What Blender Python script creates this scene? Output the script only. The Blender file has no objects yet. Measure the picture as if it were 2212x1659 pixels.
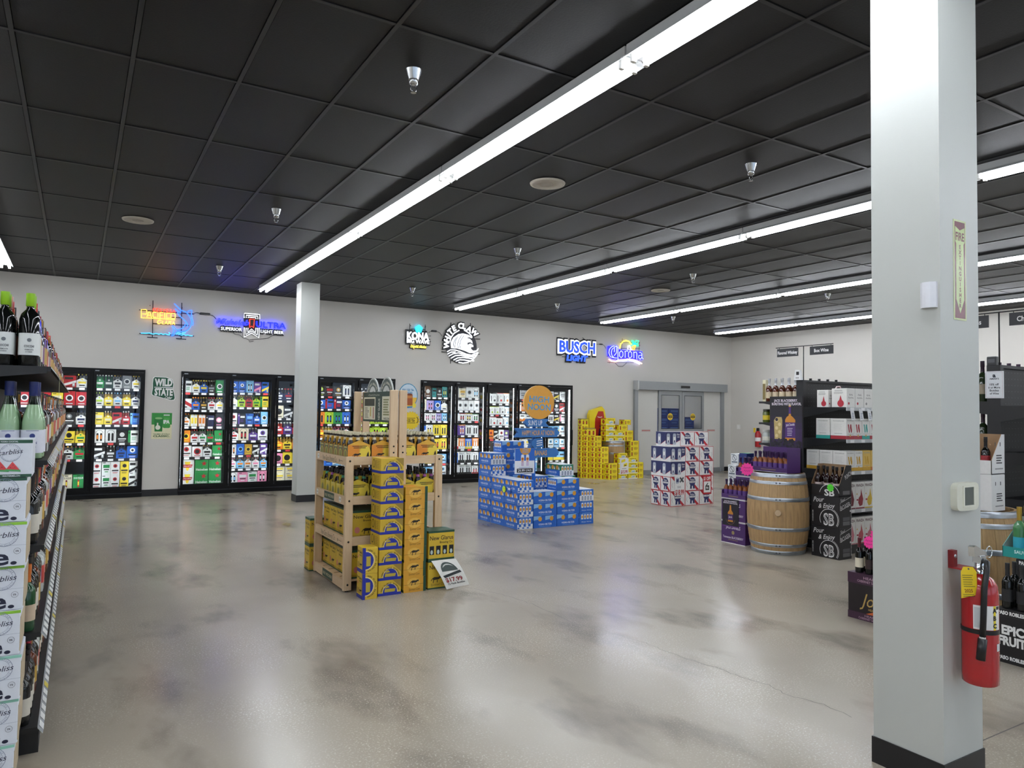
import bpy, math, random
from mathutils import Vector, Matrix
from functools import lru_cache
R = random.Random(7)
SC = bpy.context.scene
COL = SC.collection

# ---------------------------------------------------------------- camera
cam_d = bpy.data.cameras.new('camera'); cam = bpy.data.objects.new('camera', cam_d); COL.objects.link(cam)
cam_d.sensor_width = 36.0; cam_d.sensor_fit = 'HORIZONTAL'; cam_d.lens = 1559.03 / 2212 * 36.0
cam_d.clip_start = 0.05; cam_d.clip_end = 100
_rt, _up, _fw = Vector((.85686, -.515366, .01378)), Vector((-.030853, -.024579, .999222)), Vector((.514627, .856617, .036961))
cam.matrix_world = Matrix(((_rt.x, _up.x, -_fw.x, 0), (_rt.y, _up.y, -_fw.y, 0), (_rt.z, _up.z, -_fw.z, 1.5634), (0, 0, 0, 1)))
SC.camera = cam
# ---------------------------------------------------------------- world, exposure
w = bpy.data.worlds.new('world'); SC.world = w; w.use_nodes = True
w.node_tree.nodes['Background'].inputs[0].default_value = (.62, .78, 1, 1)
w.node_tree.nodes['Background'].inputs[1].default_value = 1.3
SC.view_settings.view_transform = 'Standard'; SC.view_settings.look = 'None'
SC.view_settings.gamma = 1.0; SC.view_settings.use_curve_mapping = False
SC.view_settings.exposure = 0.3
SC.cycles.max_bounces = 6; SC.cycles.diffuse_bounces = 3; SC.cycles.glossy_bounces = 3; SC.cycles.transmission_bounces = 3; SC.cycles.transparent_max_bounces = 10
SC.cycles.use_light_tree = False; SC.cycles.caustics_reflective = False; SC.cycles.caustics_refractive = False
TUBE = 30.0      # fluorescent tube emission
LED = 40.0        # cooler strip emission

# ---------------------------------------------------------------- materials
def lin(h):
    h = h.lstrip('#'); o = []
    for i in (0, 2, 4):
        c = int(h[i:i+2], 16) / 255
        o.append(c / 12.92 if c <= .04045 else ((c + .055) / 1.055) ** 2.4)
    return (*o, 1)
NAMED = dict(white='e9ebe9', cream='e6dfc4', green='1f8a45', darkgreen='15402c', red='c02029', darkred='6d1420', orange='e58423',
             yellow='eed43a', blue='1f63c4', navy='1b2550', lightblue='7fc0ea', teal='2f9a9a', purple='5a3a8e', pink='e88fb0', black='121214',
             grey='8b8f90', brown='5b3a22', silver='b9bfc2', lime='b6d837', gold='c79a34', lavender='b3a6dd', tan='c9a676', darkgrey='3a3c3e')
_mats = {}
def M(c, rough=.5, metal=0, emit=0, var=.05, coat=0, spec=.5):
    """a node material: colour broken up by fine noise, optional emission"""
    c = NAMED.get(c, c); k = (c, rough, metal, emit, var, coat, spec)
    if k in _mats: return _mats[k]
    m = bpy.data.materials.new('paint_' + c); m.use_nodes = True; nt = m.node_tree; b = nt.nodes['Principled BSDF']
    col = lin(c)
    if var and not emit:
        t = nt.nodes.new('ShaderNodeTexNoise'); t.inputs['Scale'].default_value = 40; t.inputs['Detail'].default_value = 2
        g = nt.nodes.new('ShaderNodeTexCoord'); nt.links.new(g.outputs['Object'], t.inputs['Vector'])
        r = nt.nodes.new('ShaderNodeMix'); r.data_type = 'RGBA'
        r.inputs[6].default_value = tuple(x * (1 - var) for x in col[:3]) + (1,); r.inputs[7].default_value = tuple(min(1, x * (1 + var)) for x in col[:3]) + (1,)
        nt.links.new(t.outputs['Fac'], r.inputs[0]); nt.links.new(r.outputs[2], b.inputs['Base Color'])
    else: b.inputs['Base Color'].default_value = col
    b.inputs['Roughness'].default_value = rough; b.inputs['Metallic'].default_value = metal
    b.inputs['Coat Weight'].default_value = coat; b.inputs['Specular IOR Level'].default_value = spec
    if emit:
        b.inputs['Emission Color'].default_value = col; b.inputs['Emission Strength'].default_value = emit
    _mats[k] = m; return m
def nodemat(name, fn):
    if name in _mats: return _mats[name]
    m = bpy.data.materials.new(name); m.use_nodes = True; fn(m.node_tree, m.node_tree.nodes['Principled BSDF'], m.node_tree.nodes['Material Output']); _mats[name] = m
    return m
def node(nt, t, **kw):
    n = nt.nodes.new('ShaderNode' + t)
    for k, v in kw.items():
        if k in n.inputs.keys() if isinstance(k, str) else False: n.inputs[k].default_value = v
        else: setattr(n, k, v)
    return n
def ramp(nt, src, stops):
    r = nt.nodes.new('ShaderNodeValToRGB'); nt.links.new(src, r.inputs[0]); e = r.color_ramp.elements
    while len(e) < len(stops): e.new(.5)
    for el, (p, c) in zip(e, stops): el.position = p; el.color = c if len(c) == 4 else (*c, 1)
    return r.outputs[0]
def noise(nt, scale, detail=4, rough=.55, vec=None, dist=0):
    t = nt.nodes.new('ShaderNodeTexNoise'); t.inputs['Scale'].default_value = scale; t.inputs['Detail'].default_value = detail
    t.inputs['Roughness'].default_value = rough; t.inputs['Distortion'].default_value = dist
    g = nt.nodes.new('ShaderNodeTexCoord')
    if vec:
        mp = nt.nodes.new('ShaderNodeMapping'); mp.inputs['Scale'].default_value = vec; nt.links.new(g.outputs['Object'], mp.inputs[0]); nt.links.new(mp.outputs[0], t.inputs['Vector'])
    else: nt.links.new(g.outputs['Object'], t.inputs['Vector'])
    return t.outputs['Fac']
def mixc(nt, fac, a, b, mode='MIX'):
    m = nt.nodes.new('ShaderNodeMix'); m.data_type = 'RGBA'; m.blend_type = mode
    for s, v in ((0, fac), (6, a), (7, b)):
        if hasattr(v, 'is_linked'): nt.links.new(v, m.inputs[s])
        else: m.inputs[s].default_value = v
    return m.outputs[2]
def bump(nt, b, src, strength=.2, dist=.002):
    n = nt.nodes.new('ShaderNodeBump'); n.inputs['Strength'].default_value = strength; n.inputs['Distance'].default_value = dist
    nt.links.new(src, n.inputs['Height']); nt.links.new(n.outputs[0], b.inputs['Normal'])

def m_concrete():
    def f(nt, b, o):
        big = noise(nt, .5, 4, .5, (1, .8, 1)); mid = noise(nt, 1.7, 4, .55, (1, .5, 1)); fine = noise(nt, 95, 3, .7); cloud = noise(nt, 1.1, 3, .5)
        c1 = ramp(nt, big, [(.25, lin('918879')), (.5, lin('a2998a')), (.75, lin('b1a898'))])
        c2 = mixc(nt, ramp(nt, mid, [(.3, (.75,)*3), (.47, (0, 0, 0))]), c1, lin('6f675d'))
        sp = ramp(nt, fine, [(.55, (0, 0, 0)), (.7, (1, 1, 1))]); spm = mixc(nt, ramp(nt, cloud, [(.42, (.1,)*3), (.6, (.85,)*3)]), (0, 0, 0, 1), sp)
        c3 = mixc(nt, spm, c2, lin('ddd4c2'))
        nt.links.new(c3, b.inputs['Base Color'])
        nt.links.new(ramp(nt, mid, [(.3, (.17,)*3), (.7, (.27,)*3)]), b.inputs['Roughness'])
        b.inputs['Specular IOR Level'].default_value = .3
        bump(nt, b, noise(nt, 35, 4), .05, .002)
    return nodemat('polished_concrete', f)
def m_wall(name, hexc, rough=.42):
    def f(nt, b, o):
        n = noise(nt, 1.3, 3); nt.links.new(mixc(nt, n, tuple(x*.96 for x in lin(hexc)[:3]) + (1,), lin(hexc)), b.inputs['Base Color'])
        b.inputs['Roughness'].default_value = rough; bump(nt, b, noise(nt, 90, 3), .12, .002)
    return nodemat(name, f)
def m_tile():
    def f(nt, b, o):
        n = noise(nt, 70, 4, .7); s = noise(nt, 2.2, 3)
        nt.links.new(mixc(nt, s, lin('121213'), lin('171718')), b.inputs['Base Color'])
        b.inputs['Roughness'].default_value = .5; b.inputs['Specular IOR Level'].default_value = .25; bump(nt, b, n, .35, .003)
    return nodemat('black_acoustic_tile', f)
def m_wood(name, a, bcol, scale=(1, 1, .12), rough=.5, freq=14):
    def f(nt, b, o):
        n = noise(nt, freq, 5, .6, scale, 1.2); n2 = noise(nt, freq * 6, 3, .6, scale)
        c = ramp(nt, n, [(.3, lin(a)), (.55, lin(bcol)), (.72, lin(a))]); c = mixc(nt, .25, c, ramp(nt, n2, [(.35, lin(a)), (.65, lin(bcol))]))
        nt.links.new(c, b.inputs['Base Color']); b.inputs['Roughness'].default_value = rough; bump(nt, b, n2, .08, .001)
    return nodemat(name, f)
def m_glass(name='clear_glass', tint=(1, 1, 1), refl=1.5, rough=.01):
    def f(nt, b, o):
        fr = nt.nodes.new('ShaderNodeFresnel'); fr.inputs['IOR'].default_value = refl
        tr = nt.nodes.new('ShaderNodeBsdfTransparent'); tr.inputs[0].default_value = (*tint, 1)
        gl = nt.nodes.new('ShaderNodeBsdfGlossy'); gl.inputs['Roughness'].default_value = rough
        mx = nt.nodes.new('ShaderNodeMixShader'); ge = nt.nodes.new('ShaderNodeNewGeometry'); iv = nt.nodes.new('ShaderNodeMath'); iv.operation = 'SUBTRACT'; iv.use_clamp = True; nt.links.new(fr.outputs[0], iv.inputs[0]); nt.links.new(ge.outputs['Backfacing'], iv.inputs[1]); nt.links.new(iv.outputs[0], mx.inputs[0]); nt.links.new(tr.outputs[0], mx.inputs[1]); nt.links.new(gl.outputs[0], mx.inputs[2]); nt.links.new(mx.outputs[0], o.inputs[0])
        nt.nodes.remove(b)
    return nodemat(name, f)
def m_galv():
    def f(nt, b, o):
        n = noise(nt, 6, 4, .6, (1, 1, 3)); nt.links.new(ramp(nt, n, [(.3, lin('8e949a')), (.7, lin('b9bfc4'))]), b.inputs['Base Color'])
        b.inputs['Metallic'].default_value = .85; nt.links.new(ramp(nt, n, [(.3, (.3,)*3), (.7, (.5,)*3)]), b.inputs['Roughness'])
    return nodemat('galvanised_hoop', f)
CHROME = M('d5d8da', .18, 1); BLACK = M('0d0d0f', .38, 0, 0, .03); BLACKM = M('131316', .5)

# ---------------------------------------------------------------- text outlines
@lru_cache(None)
def txt(s, bold=0.0, shear=0.0, space=1.0, res=2):
    """flat letters, cap height 1, from x = 0: (verts2d, faces, width)"""
    c = bpy.data.curves.new('t', 'FONT'); c.body = s; c.size = 1; c.resolution_u = res; c.offset = bold; c.shear = shear; c.space_character = space
    ob = bpy.data.objects.new('t', c); me = ob.to_mesh()
    v = [(p.co.x, p.co.y) for p in me.vertices]; f = [tuple(p.vertices) for p in me.polygons]
    ob.to_mesh_clear(); bpy.data.objects.remove(ob); bpy.data.curves.remove(c)
    if not v: return ((), (), 1.0)
    k = 1 / .72; x0 = min(p[0] for p in v); v = tuple(((p[0] - x0) * k, p[1] * k) for p in v)
    return v, tuple(f), max(p[0] for p in v)

# ---------------------------------------------------------------- mesh builder
class MB:
    def __init__(s): s.v = []; s.f = []; s.m = []; s.ml = []; s.sm = []
    def mi(s, m):
        if m not in s.ml: s.ml.append(m)
        return s.ml.index(m)
    def add(s, vs, fs, m, smooth=False):
        b = len(s.v); i = s.mi(m); s.v += [tuple(p) for p in vs]
        for f in fs: s.f.append(tuple(b + k for k in f)); s.m.append(i); s.sm.append(smooth)
        return s
    def box(s, x0, x1, y0, y1, z0, z1, m):
        return s.add([(x0,y0,z0),(x1,y0,z0),(x1,y1,z0),(x0,y1,z0),(x0,y0,z1),(x1,y0,z1),(x1,y1,z1),(x0,y1,z1)],
                     [(0,3,2,1),(4,5,6,7),(0,1,5,4),(1,2,6,5),(2,3,7,6),(3,0,4,7)], m)
    def bbox(s, x0, x1, y0, y1, z0, z1, m, b=.006):
        """box with chamfered edges along z and top"""
        o = []
        for z, k in ((z0, 0), (z1 - b, 0), (z1, b)):
            for (px, py, sx, sy) in ((x0, y0, 1, 1), (x1, y0, -1, 1), (x1, y1, -1, -1), (x0, y1, 1, -1)):
                e = b if k == 0 else b * 1.6; kx = k
                if (sx, sy) in ((1, 1), (-1, -1)): o += [(px + sx*kx, py + sy*e, z), (px + sx*e, py + sy*kx, z)]
                else: o += [(px + sx*e, py + sy*kx, z), (px + sx*kx, py + sy*e, z)]
        fs = [tuple(range(7, -1, -1)), tuple(range(16, 24))]
        for r in range(2):
            for i in range(8): j = (i + 1) % 8; fs.append((r*8+i, r*8+j, r*8+8+j, r*8+8+i))
        return s.add(o, fs, m)
    def lathe(s, prof, m, cx=0, cy=0, n=12, smooth=True, cap=True, a0=0):
        b = []; fs = []
        for r, z in prof:
            for i in range(n): a = a0 + 2*math.pi*i/n; b.append((cx + r*math.cos(a), cy + r*math.sin(a), z))
        for k in range(len(prof) - 1):
            for i in range(n): j = (i+1) % n; fs.append((k*n+i, k*n+j, (k+1)*n+j, (k+1)*n+i))
        s.add(b, fs, m, smooth)
        if cap:
            L = len(prof) - 1; s.add([b[i] for i in range(n)], [tuple(range(n-1, -1, -1))], m); s.add([b[L*n+i] for i in range(n)], [tuple(range(n))], m)
        return s
    def tube(s, pts, r, m, n=6, closed=False):
        P = [Vector(p) for p in pts]; L = len(P); vs = []; fs = []; ref = None
        for i, p in enumerate(P):
            a = P[(i-1) % L] if closed or i else p; c = P[(i+1) % L] if closed or i < L-1 else p
            t = (c - a).normalized() if (c - a).length > 1e-9 else Vector((0, 0, 1))
            if ref is None: ref = t.orthogonal().normalized()
            ref = (ref - t * ref.dot(t)); ref = ref.normalized() if ref.length > 1e-6 else t.orthogonal().normalized()
            q = t.cross(ref)
            for k in range(n): a_ = 2*math.pi*k/n; vs.append(p + (ref*math.cos(a_) + q*math.sin(a_)) * r)
        for i in range(L if closed else L-1):
            for k in range(n): j = (k+1) % n; i2 = (i+1) % L; fs.append((i*n+k, i*n+j, i2*n+j, i2*n+k))
        if not closed: fs += [tuple(range(n-1, -1, -1)), tuple((L-1)*n + k for k in range(n))]
        return s.add(vs, fs, m, True)
    def prism(s, poly, O, U, V, t, m, m2=None):
        """2D outline in frame (O,U,V) raised by t along U x V"""
        O, U, V = Vector(O), Vector(U), Vector(V); N = U.cross(V).normalized(); n = len(poly)
        a = [O + U*x + V*y for x, y in poly]; b = [p + N*t for p in a]
        s.add(b, [tuple(range(n))], m)
        s.add(a + b, [tuple(range(n-1, -1, -1))] + [(i, (i+1) % n, n+(i+1) % n, n+i) for i in range(n)], m2 or m)
        return s
    def mesh(s, name):
        me = bpy.data.meshes.new(name); me.from_pydata(s.v, [], s.f)
        for m in s.ml: me.materials.append(m)
        me.polygons.foreach_set('material_index', s.m); me.polygons.foreach_set('use_smooth', s.sm); me.update()
        return me
class Face:
    """flat print on a face: origin O, right U, up V; every new mark sits a hair prouder than the last"""
    def __init__(s, mb, O, U, V, w=1, h=1, e=.0003): s.mb = mb; s.O = Vector(O); s.U = Vector(U); s.V = Vector(V); s.N = s.U.cross(s.V).normalized(); s.w = w; s.h = h; s.e = e; s.k = 1
    def P(s, x, y): return s.O + s.U*x + s.V*y + s.N*(s.e*s.k)
    def poly(s, pts, m): s.mb.add([s.P(*p) for p in pts], [tuple(range(len(pts)))], m); s.k += .5; return s
    def rect(s, x0, y0, x1, y1, m): return s.poly([(x0,y0),(x1,y0),(x1,y1),(x0,y1)], m)
    def circ(s, cx, cy, r, m, ry=None, n=18, a0=0, a1=2*math.pi):
        full = abs(a1 - a0 - 2*math.pi) < 1e-6
        return s.poly([(cx + r*math.cos(a0 + (a1-a0)*i/(n if full else n-1)), cy + (ry or r)*math.sin(a0 + (a1-a0)*i/(n if full else n-1))) for i in range(n)], m)
    def line(s, pts, wd, m):
        vs = []; fs = []
        for i, p in enumerate(pts):
            a = pts[max(0, i-1)]; b = pts[min(len(pts)-1, i+1)]; dx, dy = b[0]-a[0], b[1]-a[1]; l = math.hypot(dx, dy) or 1
            nx, ny = -dy/l*wd/2, dx/l*wd/2; vs += [s.P(p[0]-nx, p[1]-ny), s.P(p[0]+nx, p[1]+ny)]
        for i in range(len(pts)-1): fs.append((2*i, 2*i+2, 2*i+3, 2*i+1))
        s.mb.add(vs, fs, m); s.k += .5; return s
    def ring(s, cx, cy, r, wd, m, n=24, a0=0, a1=2*math.pi, ry=None): return s.line([(cx + r*math.cos(a0+(a1-a0)*i/n), cy + (ry or r)*math.sin(a0+(a1-a0)*i/n)) for i in range(n+1)], wd, m)
    def text(s, t, cx, cy, h, m, w=None, bold=.02, shear=0, rot=0, align='C', space=1.0, res=2):
        v, f, W = txt(t, bold, shear, space, res); sx = h
        if w: sx = w / W
        ox = {'C': -W*sx/2, 'L': 0, 'R': -W*sx}[align]; c, sn = math.cos(rot), math.sin(rot)
        pts = []
        for x, y in v:
            X = x*sx + ox; Y = (y - .5)*h; pts.append(s.P(cx + X*c - Y*sn, cy + X*sn + Y*c))
        s.mb.add(pts, f, m); s.k += .5; return s
    def arc(s, t, cx, cy, r, h, m, a0, a1, bold=.03, lw=None):
        n = len(t)
        for i, ch in enumerate(t):
            if ch == ' ': continue
            a = a0 + (a1 - a0) * (i / (n-1) if n > 1 else .5)
            s.text(ch, cx + r*math.cos(a), cy + r*math.sin(a), h, m, None, bold, 0, a - math.pi/2); s.k -= .5
        s.k += .5; return s
    def lines(s, x0, x1, y0, y1, n, m, seed=1, fill=.45):
        rr = random.Random(seed)
        for i in range(n):
            y = y1 - (y1-y0)*(i+.5)/n; th = (y1-y0)/n*fill; L = x1 - (x1-x0)*rr.uniform(0, .35); s.rect(x0, y-th/2, L, y+th/2, m); s.k -= .5
        s.k += .5; return s
    def scrib(s, cx, cy, w, h, m, n=9, th=None, seed=1):
        rr = random.Random(seed); return s.line([(cx - w/2 + w*i/(n-1), cy + (h/2 if i % 2 else -h/2)*rr.uniform(.4, 1)) for i in range(n)], th or h*.22, m)
    def can(s, cx, y0, w, h, m, m2=None, m3=None):
        b = w*.16; s.poly([(cx-w/2+b, y0), (cx+w/2-b, y0), (cx+w/2, y0+h*.06), (cx+w/2, y0+h*.88), (cx+w/2-b, y0+h), (cx-w/2+b, y0+h), (cx-w/2, y0+h*.88), (cx-w/2, y0+h*.06)], m)
        if m2: s.rect(cx-w*.36, y0+h*.25, cx+w*.36, y0+h*.75, m2)
        if m3: s.rect(cx-w*.4, y0+h*.9, cx+w*.4, y0+h*.985, m3)
        return s
def fF(mb, w, d, h, x=0, y=0, z=0): return Face(mb, (x, y, z), (1,0,0), (0,0,1), w, h)
def fL(mb, w, d, h, x=0, y=0, z=0): return Face(mb, (x, y+d, z), (0,-1,0), (0,0,1), d, h)
def fT(mb, w, d, h, x=0, y=0, z=0): return Face(mb, (x, y, z+h), (1,0,0), (0,1,0), w, d)

# ---------------------------------------------------------------- objects
def link(name, me, parent=None, loc=None, rz=0):
    o = bpy.data.objects.new(name, me); COL.objects.link(o)
    if parent is not None: o.parent = parent
    if loc is not None: o.location = loc
    if rz: o.rotation_euler = (0, 0, rz)
    return o
def asm(me): return me.mesh('m') if isinstance(me, MB) else me
def thing(name, label, cat, me=None, loc=(0, 0, 0), rz=0, group=None):
    o = link(name, asm(me), None, loc, rz); o['label'] = label; o['category'] = cat
    if group: o['group'] = group
    return o
def part(name, me, parent, loc=None, rz=0, kind=None, label=None):
    o = link(name, asm(me), parent, loc, rz)
    if kind: o['kind'] = kind
    if label: o['label'] = label
    return o
def struct(name, me, loc=(0, 0, 0), label=None):
    o = link(name, asm(me), None, loc); o['kind'] = 'structure'
    if label: o['label'] = label; o['category'] = name.split('_')[0]
    return o
ORD = ['zeroth','first','second','third','fourth','fifth','sixth','seventh','eighth','ninth','tenth','eleventh','twelfth','thirteenth','fourteenth','fifteenth','sixteenth','seventeenth','eighteenth','nineteenth']
TENS = {2:('twentieth','twenty'),3:('thirtieth','thirty'),4:('fortieth','forty'),5:('fiftieth','fifty'),6:('sixtieth','sixty'),7:('seventieth','seventy'),8:('eightieth','eighty'),9:('ninetieth','ninety')}
def nth(n): return ORD[n] if n < 20 else TENS[n//10][0] if n % 10 == 0 else TENS[n//10][1] + '-' + ORD[n % 10]
_cache = {}
def cached(key, fn):
    if key not in _cache: _cache[key] = asm(fn())
    return _cache[key]

# ================================================================ SHELL
YW, XR, CZ = 13.955, 15.44, 3.667
XL, YFR = -7.0, -5.0
WALL = m_wall('wall_paint_grey', 'd3d0c9'); WALLR = m_wall('wall_paint_pale', 'd4d0c8'); PILL = m_wall('pillar_paint', 'c0c3be', .5)
fl = MB(); fl.add([(XL, YFR, 0), (XR, YFR, 0), (XR, 19, 0), (XL, 19, 0)], [(0, 1, 2, 3)], m_concrete()); fl.box(XL, XR, YFR, 19, -.2, -.001, M('777777'))
floor = struct('floor', fl, label='polished mottled grey-brown concrete floor of the store')
# hairline crack and saw-cut joint
CRK = M('4c463f', .7)
def ribbon(pts, wd, z=.0006):
    mb = MB(); Face(mb, (0, 0, 0), (1, 0, 0), (0, 1, 0), e=z).line(pts, wd, CRK); return mb
crk = [(2.93,6.02),(3.02,5.62),(3.13,5.38),(3.17,5.2),(3.2,4.98),(3.2,4.66),(3.18,4.42),(3.24,4.22),(3.3,3.99),(3.36,3.78),(3.35,3.6),(3.38,3.36),(3.42,3.2),(3.43,3.02),(3.47,2.86),(3.44,2.7),(3.5,2.52),(3.49,2.3)]
cc = []
rr = random.Random(3)
for a, b in zip(crk, crk[1:]):
    for k in range(5): t = k/5; cc.append((a[0]+(b[0]-a[0])*t + rr.uniform(-.012, .012), a[1]+(b[1]-a[1])*t + rr.uniform(-.012, .012)))
part('crack', ribbon(cc, .0035), floor)
part('joint', ribbon([(3.45, 1.86), (XR, 1.86)], .007), floor)

BANKS = [(-1.4, .983, 3), (1.554, 5.575, 5), (6.15, 10.05, 5)]
ZB, ZT = .08, 2.18
DX0, DX1, DZ = 12.75, 14.35, 2.1          # sliding door opening
wb = MB()
xs = [XL, -1.4, .983, 1.554, 5.575, 6.15, 10.05, DX0, DX1, XR]
for i in range(len(xs)-1):
    a, b = xs[i], xs[i+1]; hole = i in (1, 3, 5); dr = i == 7
    if hole: wb.box(a, b, YW, YW+.1, ZT, CZ, WALL)
    elif dr: wb.box(a, b, YW, YW+.1, DZ, CZ, WALL)
    else: wb.box(a, b, YW, YW+.1, 0, CZ, WALL)
struct('wall_back', wb, label='pale grey painted back wall around the coolers')
struct('wall_right', MB().box(XR, XR+.1, YFR, 19, 0, CZ, WALLR), label='off-white side wall behind the wine aisles')
struct('wall_left', MB().box(XL-.1, XL, YFR, 19, 0, CZ, WALL), label='grey side wall beyond the bottle shelving')
wf = MB(); wx = [XL, -5, -1, 0, 4, 5, 9, 10, 14, XR]
for i in range(9):
    a, b = wx[i], wx[i+1]
    if i % 2: wf.box(a, b, YFR-.1, YFR, 0, .5, WALL); wf.box(a, b, YFR-.1, YFR, 2.8, CZ, WALL)
    else: wf.box(a, b, YFR-.1, YFR, 0, CZ, WALL)
struct('wall_front', wf, label='grey storefront wall with wide windows')
for k, i in enumerate((1, 3, 5, 7)):
    a, b = wx[i], wx[i+1]; o = struct('window_%d' % (k+1), MB().box(a, b, YFR-.06, YFR-.05, .5, 2.8, m_glass()), label='wide storefront window, %s along the front wall' % nth(k+1))
    fr = MB()
    for (p, q, r, s) in ((a, b, .5, .56), (a, b, 2.74, 2.8), (a, a+.06, .56, 2.74), (b-.06, b, .56, 2.74), ((a+b)/2-.03, (a+b)/2+.03, .56, 2.74)): fr.box(p, q, YFR-.09, YFR-.02, r, s, M('2a2b2d', .4, .6))
    part('window_frame', fr, o)
# baseboards
BB = M('161619', .35)
bbs = MB()
for a, b in ((.985, 1.552), (5.577, 6.148), (10.052, 11.9), (15.15, XR)): bbs.box(a, b, YW-.012, YW, 0, .115, BB)
struct('baseboard_back', bbs, label='black rubber cove base along the back wall')
struct('baseboard_right', MB().box(XR-.012, XR, YFR, YW-.02, 0, .115, BB), label='black rubber cove base along the side wall')
# pillars
def pillar(nm, x0, x1, y0, y1, label):
    o = struct(nm, MB().box(x0, x1, y0, y1, 0, CZ, PILL), label=label); e = .006; b = MB()
    b.box(x0-e, x1+e, y0-e, y1+e, 0, .115, BB); part('pillar_base', b, o); return o
pillar('pillar', 3.135, 3.445, 1.685, 1.995, 'white textured square pillar holding the fire extinguisher')
pillar('pillar', 3.145, 3.457, 12.11, 12.42, 'slim pale square column in front of the coolers')

# ---- ceiling: slab, tee grid, tiles
TX, TY, GX, GY = .6096, 1.2192, .2226, 4.886
ceil = struct('ceiling', MB().box(XL, XR, YFR, YW, CZ+.03, CZ+.1, M('0b0b0c')), label='black suspended ceiling of two by four foot tiles')
tee = M('101012', .45)
tile_me = MB().bbox(.014, TX-.014, .014, TY-.014, 0, .012, m_tile(), .004)
tile_me.v = [(x, y, .012 - z) for x, y, z in tile_me.v]; tile_me.f = [f[::-1] for f in tile_me.f]; tile_me = tile_me.mesh('tile')
i0, i1 = math.ceil((XL-GX)/TX), int((XR-GX)//TX); j0, j1 = math.ceil((YFR-GY)/TY), int((YW-GY)//TY)
_vi = cam.matrix_world.inverted()
def inview(x, y, z, mrg=1.06):
    p = _vi @ Vector((x, y, z)); 
    return p.z < -.1 and abs(p.x/-p.z) < .7095*mrg and abs(p.y/-p.z) < .532*mrg
cells = []
for i in range(i0-1, i1+1):
    for j in range(j0-1, j1+1):
        x0, y0 = GX+i*TX, GY+j*TY; x1, y1 = x0+TX, y0+TY
        full = x0 > XL and x1 < XR and y0 > YFR and y1 < YW
        vis = any(inview(px, py, CZ) for px in (x0, (x0+x1)/2, x1) for py in (y0, (y0+y1)/2, y1))
        cells.append((not (full and vis), math.hypot((x0+x1)/2, (y0+y1)/2), x0, y0, x1, y1))
cells.sort(); rest = MB()
for n, (hid, d, x0, y0, x1, y1) in enumerate(cells):
    if not hid and n < 300: part('ceiling_tile', tile_me, ceil, (x0, y0, CZ+.006))
    else:
        a, b, c, e = max(x0+.01, XL), min(x1-.01, XR), max(y0+.01, YFR), min(y1-.01, YW)
        if b > a and e > c: rest.box(a, b, c, e, CZ+.006, CZ+.018, m_tile())
part('ceiling_tile', rest, ceil, kind='stuff')
for i in range(i0, i1+1): part('grid_rail', MB().box(-.013, .013, YFR, YW, 0, .03, tee), ceil, (GX+i*TX, 0, CZ))
for j in range(j0, j1+1): part('grid_rail', MB().box(XL, XR, -.0125, .0125, .001, .03, tee), ceil, (0, GY+j*TY, CZ))
edge = MB().box(XL, XR, YW-.022, YW, 0, .03, tee); edge.box(XR-.022, XR, YFR, YW-.022, 0, .03, tee); part('edge_rail', edge, ceil, (0, 0, CZ))

# ---- fluorescent strip fixtures
HOUS = M('d9dbdc', .45, 0, 0, .02); SOCK = M('e6e6e2', .4)
TUBEM = M('f4f8ff', .3, 0, TUBE)
def housing():
    b = MB(); w = .062
    pr = [(-w, .085), (-w, .03), (-.092, .004), (-.092, 0), (-.05, .022), (.05, .022), (.092, 0), (.092, .004), (w, .03), (w, .085)]
    n = len(pr); L = 2.425; vs = [(x, 0, z) for x, z in pr] + [(x, L, z) for x, z in pr]
    b.add(vs, [(i, (i+1) % n, n+(i+1) % n, n+i) for i in range(n)] + [tuple(range(n-1, -1, -1)), tuple(range(n, 2*n))], HOUS); return b
def tube_m(): b = MB(); b.tube([(0, .07, 0), (0, 2.355, 0)], .0165, TUBEM, 6); return b
def sock_m(): b = MB(); b.bbox(-.016, .016, -.012, .012, -.02, .036, SOCK, .004); return b
rown = {-4.62: 'row beyond the bottle shelving', -.97: 'row above the bottle shelving', 2.69: 'long row reaching the square column', 6.44: 'second row from the square column', 10.09: 'third row from the square column', 13.72: 'row beside the side wall'}
for X, rl in rown.items():
    for k in range(7):
        y0 = 12.93 - 2.44*(k+1)
        o = thing('light_fixture', 'two-tube strip light, %s from the back wall, %s' % (nth(k+1), rl), 'ceiling light', cached('hous', housing), (X, y0, 3.582), group='fluorescent strip lights')
        for sx in (-.048, .048):
            part('light_tube', cached('tube', tube_m), o, (sx, 0, -.012))
            for sy in (.045, 2.38): part('tube_socket', cached('sock', sock_m), o, (sx, sy, -.012))
        hk = cached('hook', lambda: MB().box(-.006, .006, -.006, .006, .085, .091, BLACKM))
        part('hanger', hk, o, (0, .5, 0)); part('hanger', hk, o, (0, 1.9, 0))
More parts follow.
